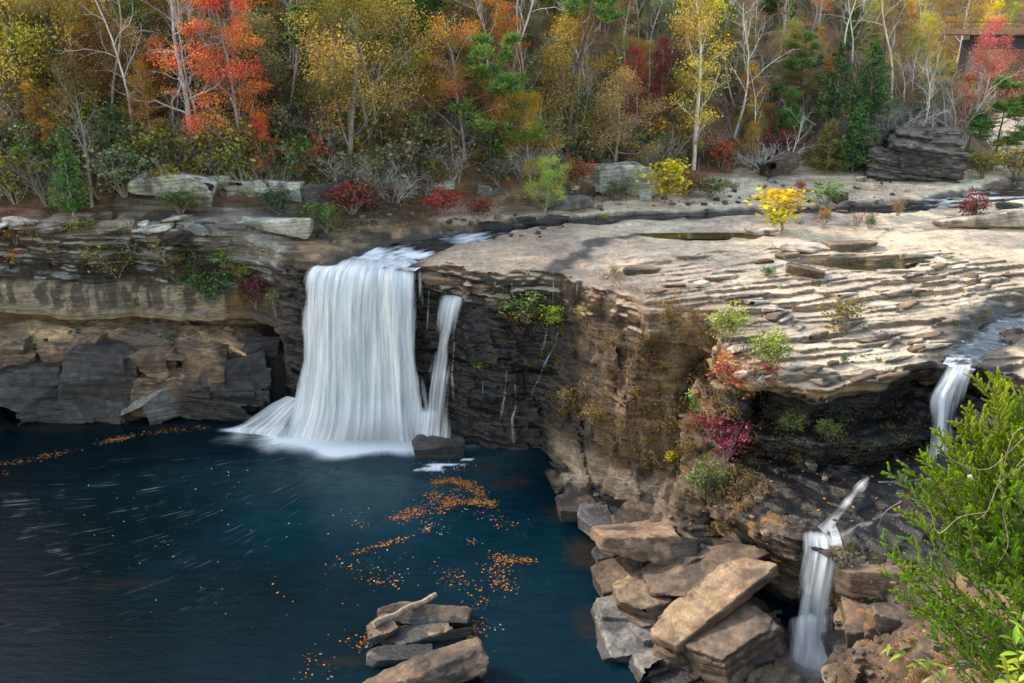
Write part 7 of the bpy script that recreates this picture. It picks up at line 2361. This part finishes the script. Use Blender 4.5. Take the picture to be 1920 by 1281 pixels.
# ------------------------------------------------------------------ foreground: cedar, leafy sprigs, seed head
def cedar_near():
    r = np.random.default_rng(42)
    ty = 13.0
    base, topp = WY(2010, 1420, ty + .6), WY(1935, 690, ty + .4)
    root = empty('cedar_tree', tuple(base))
    tag(root, 'sunlit yellow green feathery cedar in front at the right edge', 'tree')
    tr = [np.array(base + (topp - base) * t + Vector((.05 * math.sin(t * 7), 0, 0))) for t in np.linspace(0, 1, 12)]
    WV, WQ, wn_ = [], [], 0
    def add(pts, rad, ns=4):
        nonlocal wn_
        V, Q, _ = tube_mesh(pts, rad, ns)
        WV.append(V); WQ.append(Q + wn_); wn_ += len(V)
    add(tr, np.linspace(.09, .015, 12), 8)
    tips = [(1862, 735, 13.2), (1838, 775, 12.8), (1795, 800, 13.3), (1762, 838, 12.7), (1735, 858, 13.2), (1700, 872, 12.6), (1668, 886, 12.9), (1702, 930, 12.4), (1735, 955, 13.2), (1770, 900, 12.2), (1810, 860, 12.1), (1690, 960, 13.0),
            (1655, 1012, 12.7), (1668, 1045, 12.2), (1662, 1080, 12.6), (1690, 1112, 12.9), (1672, 1108, 12.3), (1712, 1150, 12.4), (1742, 1182, 12.2), (1790, 1196, 12.6), (1835, 1200, 12.0), (1880, 1190, 12.4), (1720, 1060, 11.9), (1770, 1100, 11.8), (1800, 1040, 12.0),
            (1830, 960, 11.9), (1880, 900, 11.8), (1900, 800, 12.3), (1925, 740, 13.0), (1890, 1010, 11.7), (1900, 1100, 11.6), (1850, 1130, 11.7), (1960, 800, 12.6), (1960, 950, 12.0), (1960, 1120, 11.8), (1760, 1010, 12.6), (1850, 830, 12.6), (1820, 1160, 11.9), (1930, 860, 12.0), (1700, 1010, 12.2),
            (1745, 1130, 12.0), (1690, 1065, 12.5), (1800, 930, 12.6), (1870, 960, 12.5), (1930, 1040, 12.2), (1780, 850, 12.9), (1820, 800, 13.0), (1880, 770, 13.2), (1730, 905, 12.7), (1925, 1170, 12.2)]
    LP, LD, LT = [], [], []
    for u, v, y in tips + [(u_ + r.normal() * 28, v_ + r.normal() * 28, y_ + r.normal() * .4) for u_, v_, y_ in tips * 2 if u_ > 1715 and v_ < 1150]:
        tip = np.array(WY(u, v, y))
        k = np.interp(v + 150, [690, 1420], [11, 0])
        a = tr[int(np.clip(round(k), 0, 11))]
        L = np.linalg.norm(tip - a)
        mid_ = a * .45 + tip * .55 + np.array([0, 0, -.10 * L]) + r.normal(size=3) * .05 * L
        P_ = np.array(resample([tuple(a), tuple(mid_), tuple(tip)], 14))
        add(P_, np.linspace(.022, .004, 14), 4)
        dirs = np.gradient(P_, axis=0)
        m = 40
        for j in range(m):
            t = .26 + .74 * (j + r.random()) / m
            f = t * 13; i0 = min(int(f), 12)
            p = P_[i0] * (1 - (f - i0)) + P_[i0 + 1] * (f - i0)
            d = unit(dirs[i0])
            sd = unit(np.cross(d, r.normal(size=3)))
            d2 = unit(d * .80 + sd * .55 + np.array([0, 0, .20]))
            l2 = (.16 + .26 * r.random()) * (1.15 - .55 * t) * min(1.0, L / 1.2 + .3)
            q2 = [p, p + d2 * l2 * .5, p + d2 * l2 + np.array([0, 0, .02])]
            if r.random() < .5:
                add(q2, [.004, .003, .0015], 3)
            for kk in range(66):
                tt = .05 + .95 * (kk + r.random()) / 66
                b0 = p + d2 * l2 * tt
                s3 = unit(np.cross(d2, r.normal(size=3)))
                d3 = unit(d2 * .95 + s3 * .38 + np.array([0, 0, .12]))
                LP.append(b0); LD.append(d3 * (.030 + .040 * r.random()) * (1.2 - .5 * tt)); LT.append(np.clip(-.12 + 1.15 * t * (.5 + .5 * tt) + .12 * r.normal(), 0, 1))
    LP = np.array(LP); LD = np.array(LD); n = len(LP)
    sd = np.cross(LD, r.normal(size=(n, 3))); sd /= np.linalg.norm(sd, axis=1, keepdims=True)
    w = .0062
    V = np.stack([LP - sd * w * .7, LP + sd * w * .7, LP + LD * .6 + sd * w, LP + LD * .6 - sd * w, ], 1)
    V2 = np.stack([LP + LD * .6 - sd * w, LP + LD * .6 + sd * w, LP + LD * 1.1 + sd * w * .25, LP + LD * 1.1 - sd * w * .25], 1)
    V = np.concatenate([V, V2], 1).reshape(-1, 3)
    rn = np.repeat(r.random(n), 8); tp = np.repeat(np.array(LT), 8)
    cr = link_mesh('crown', mesh_np('cedar_near_crown', V, np.arange(len(V)).reshape(-1, 4), attrs={'rnd': rn, 'tip': tp}, smooth=False), M['leaf'])
    cr.color = (.25, .38, .040, 1)
    child(cr, root)
    tk = link_mesh('trunk', mesh_np('cedar_near_trunk', np.concatenate(WV), np.concatenate(WQ)), M['wood'])
    tk.color = (.17, .11, .07, 1)
    child(tk, root)


cedar_near()


def lance_leaf(L, wd, droop):
    """one pointed leaf with a folded midrib: vertices and quads"""
    V, Q = [], []
    for i in range(6):
        t = i / 5
        w = wd * math.sin(math.pi * min(1, t * .93 + .05)) ** .8 * .5
        z = -droop * L * t * t
        V += [(-w, L * t, z + w * .35), (0, L * t, z), (w, L * t, z + w * .35)]
    for i in range(5):
        for k in (0, 1):
            Q.append((i * 3 + k, i * 3 + k + 1, i * 3 + k + 4, i * 3 + k + 3))
    return np.array(V, F32), np.array(Q)


def sprig(name, label, stems, leaf_n, L, wd, droop, colr, seed, cat='plant'):
    r = np.random.default_rng(seed)
    root = empty(name, tuple(stems[0][0]))
    tag(root, label, cat)
    SVs, SQs, k = [], [], 0
    LVs, LQs, m, RN = [], [], 0, []
    lv, lq = lance_leaf(L, wd, droop)
    for st_ in stems:
        P_ = resample(st_, 24)
        V, Q, _ = tube_mesh(P_, np.linspace(.010, .004, 24), 5)
        SVs.append(V); SQs.append(Q + k); k += len(V)
        for j in range(leaf_n):
            t = .15 + .85 * (j + .5 * r.random()) / leaf_n
            i0 = min(int(t * 23), 22)
            p = P_[i0]; d = unit(P_[i0 + 1] - P_[i0])
            a = j * 2.3 + r.random()
            y = unit(np.array([math.cos(a), math.sin(a) * .8 - .2, .25 + .3 * r.normal()]) * .9 + d * .5)
            x = unit(np.cross(y, [0, 0, 1])); z = np.cross(x, y)
            s = .6 + .6 * r.random()
            LVs.append((lv * s) @ np.array([x, y, z]) + p); LQs.append(lq + m); m += len(lv); RN.append(np.full(len(lv), r.random()))
    f = link_mesh('leaves', mesh_np(name + '_leaves', np.concatenate(LVs), np.concatenate(LQs), attrs={'rnd': np.concatenate(RN), 'tip': np.full(m, .75)}), M['leaf'])
    f.color = C_[colr] + (1,) if isinstance(colr, str) else colr
    child(f, root)
    s = link_mesh('stems', mesh_np(name + '_stems', np.concatenate(SVs), np.concatenate(SQs)), M['wood'])
    s.color = (.20, .13, .06, 1)
    child(s, root)


def PXY(*a):
    return [tuple(WY(*p)) for p in a]


sprig('sapling', 'bright glossy green sapling with pointed leaves in the bottom right corner', [PXY((1935, 1330, 7.6), (1915, 1260, 7.6), (1900, 1190, 7.5)), PXY((1940, 1330, 7.4), (1930, 1230, 7.4), (1912, 1140, 7.4)), PXY((1900, 1320, 7.7), (1890, 1270, 7.7), (1885, 1235, 7.7)), PXY((1950, 1300, 7.5), (1945, 1200, 7.5), (1935, 1150, 7.5)),
      PXY((1960, 1340, 7.3), (1925, 1290, 7.3), (1905, 1275, 7.3))], 13, .17, .060, .25, (.30, .42, .035, 1), 61, 'sapling')
sprig('leafy_stem', 'small sprig with drooping green leaves leaning in from the bottom edge', [PXY((1790, 1300, 8.6), (1745, 1262, 8.6), (1700, 1230, 8.6), (1655, 1200, 8.7)), PXY((1790, 1310, 8.5), (1760, 1262, 8.5), (1735, 1235, 8.5))], 11, .15, .042, .75, (.20, .28, .035, 1), 62)

# brown feathery seed heads
rr_ = np.random.default_rng(63)
p1, p2 = WY(1612, 1150, 8.8), WY(1632, 1168, 8.75)
rt = empty('dry_flower', tuple(WY(1690, 1225, 8.7)))
tag(rt, 'fluffy tan seed heads on a thin stem before the dark boulders', 'plant')
V, Q, _ = tube_mesh(resample([tuple(WY(1690, 1225, 8.7)), tuple(WY(1660, 1200, 8.75)), tuple(p2), tuple(p1)], 14), np.linspace(.006, .004, 14), 5)
s_ = link_mesh('stem', mesh_np('seed_stem', V, Q), M['wood']); s_.color = (.18, .11, .06, 1); child(s_, rt)
for c_, n_, R_ in ((p1, 700, .055), (p2, 900, .065), (WY(1628, 1150, 8.8), 500, .05)):
    d = rr_.normal(size=(n_, 3)); d /= np.linalg.norm(d, axis=1, keepdims=True)
    P_ = np.array(c_) + d * R_ * rr_.random((n_, 1)) ** .4 * np.array([.9, .9, 1.2])
    h_ = link_mesh('seed_head', leaf_mesh('seed_head', P_.astype(F32), None, .016, rr_, .25), M['leaf']); h_.color = (.40, .24, .12, 1); child(h_, rt)

# bare vine stems crossing the cedar
vn = empty('vine', tuple(WY(1925, 800, 11.6)))
tag(vn, 'pale bare vine stems arching across the front cedar', 'vine')
for pl in ([(1960, 780, 11.5), (1890, 850, 11.5), (1850, 880, 11.5), (1800, 870, 11.6), (1770, 850, 11.7)], [(1960, 850, 11.4), (1880, 900, 11.4), (1850, 960, 11.4), (1830, 975, 11.5)], [(1960, 800, 11.5), (1905, 810, 11.5), (1880, 880, 11.5), (1860, 940, 11.5)], [(1850, 960, 11.4), (1800, 970, 11.4), (1760, 1000, 11.5), (1745, 960, 11.6), (1725, 930, 11.7)],
           [(1880, 960, 11.4), (1890, 1020, 11.4), (1870, 1060, 11.5)], [(1960, 830, 11.3), (1910, 870, 11.3), (1900, 900, 11.4)], [(1690, 940, 11.8), (1660, 960, 11.8), (1645, 990, 11.9)]):
    V, Q, _ = tube_mesh(resample(PXY(*pl), 26), np.linspace(.007, .003, 26), 4)
    s_ = link_mesh('stem', mesh_np('vine_stem', V, Q), M['wood']); s_.color = (.36, .29, .23, 1); child(s_, vn)

# ------------------------------------------------------------------ labels of look-alikes: tell them apart along the bank
from collections import defaultdict
by = defaultdict(list)
for o, u, v in THINGS_AUTO:
    by[o['label']].append((u, v, o))
ORD = ['first', 'second', 'third', 'fourth', 'fifth', 'sixth', 'seventh', 'eighth', 'ninth', 'tenth']
for lab, L in by.items():
    if len(L) < 2:
        continue
    L.sort(key=lambda t: t[0])
    if len(L) == 2:
        w = ('left one', 'right one')
    else:
        w = ['leftmost'] + [f'{ORD[min(i, 9)]} from left' for i in range(1, len(L) - 1)] + ['rightmost']
    for (u, v, o), t in zip(L, w):
        o['label'] = f'{lab}, {t}'
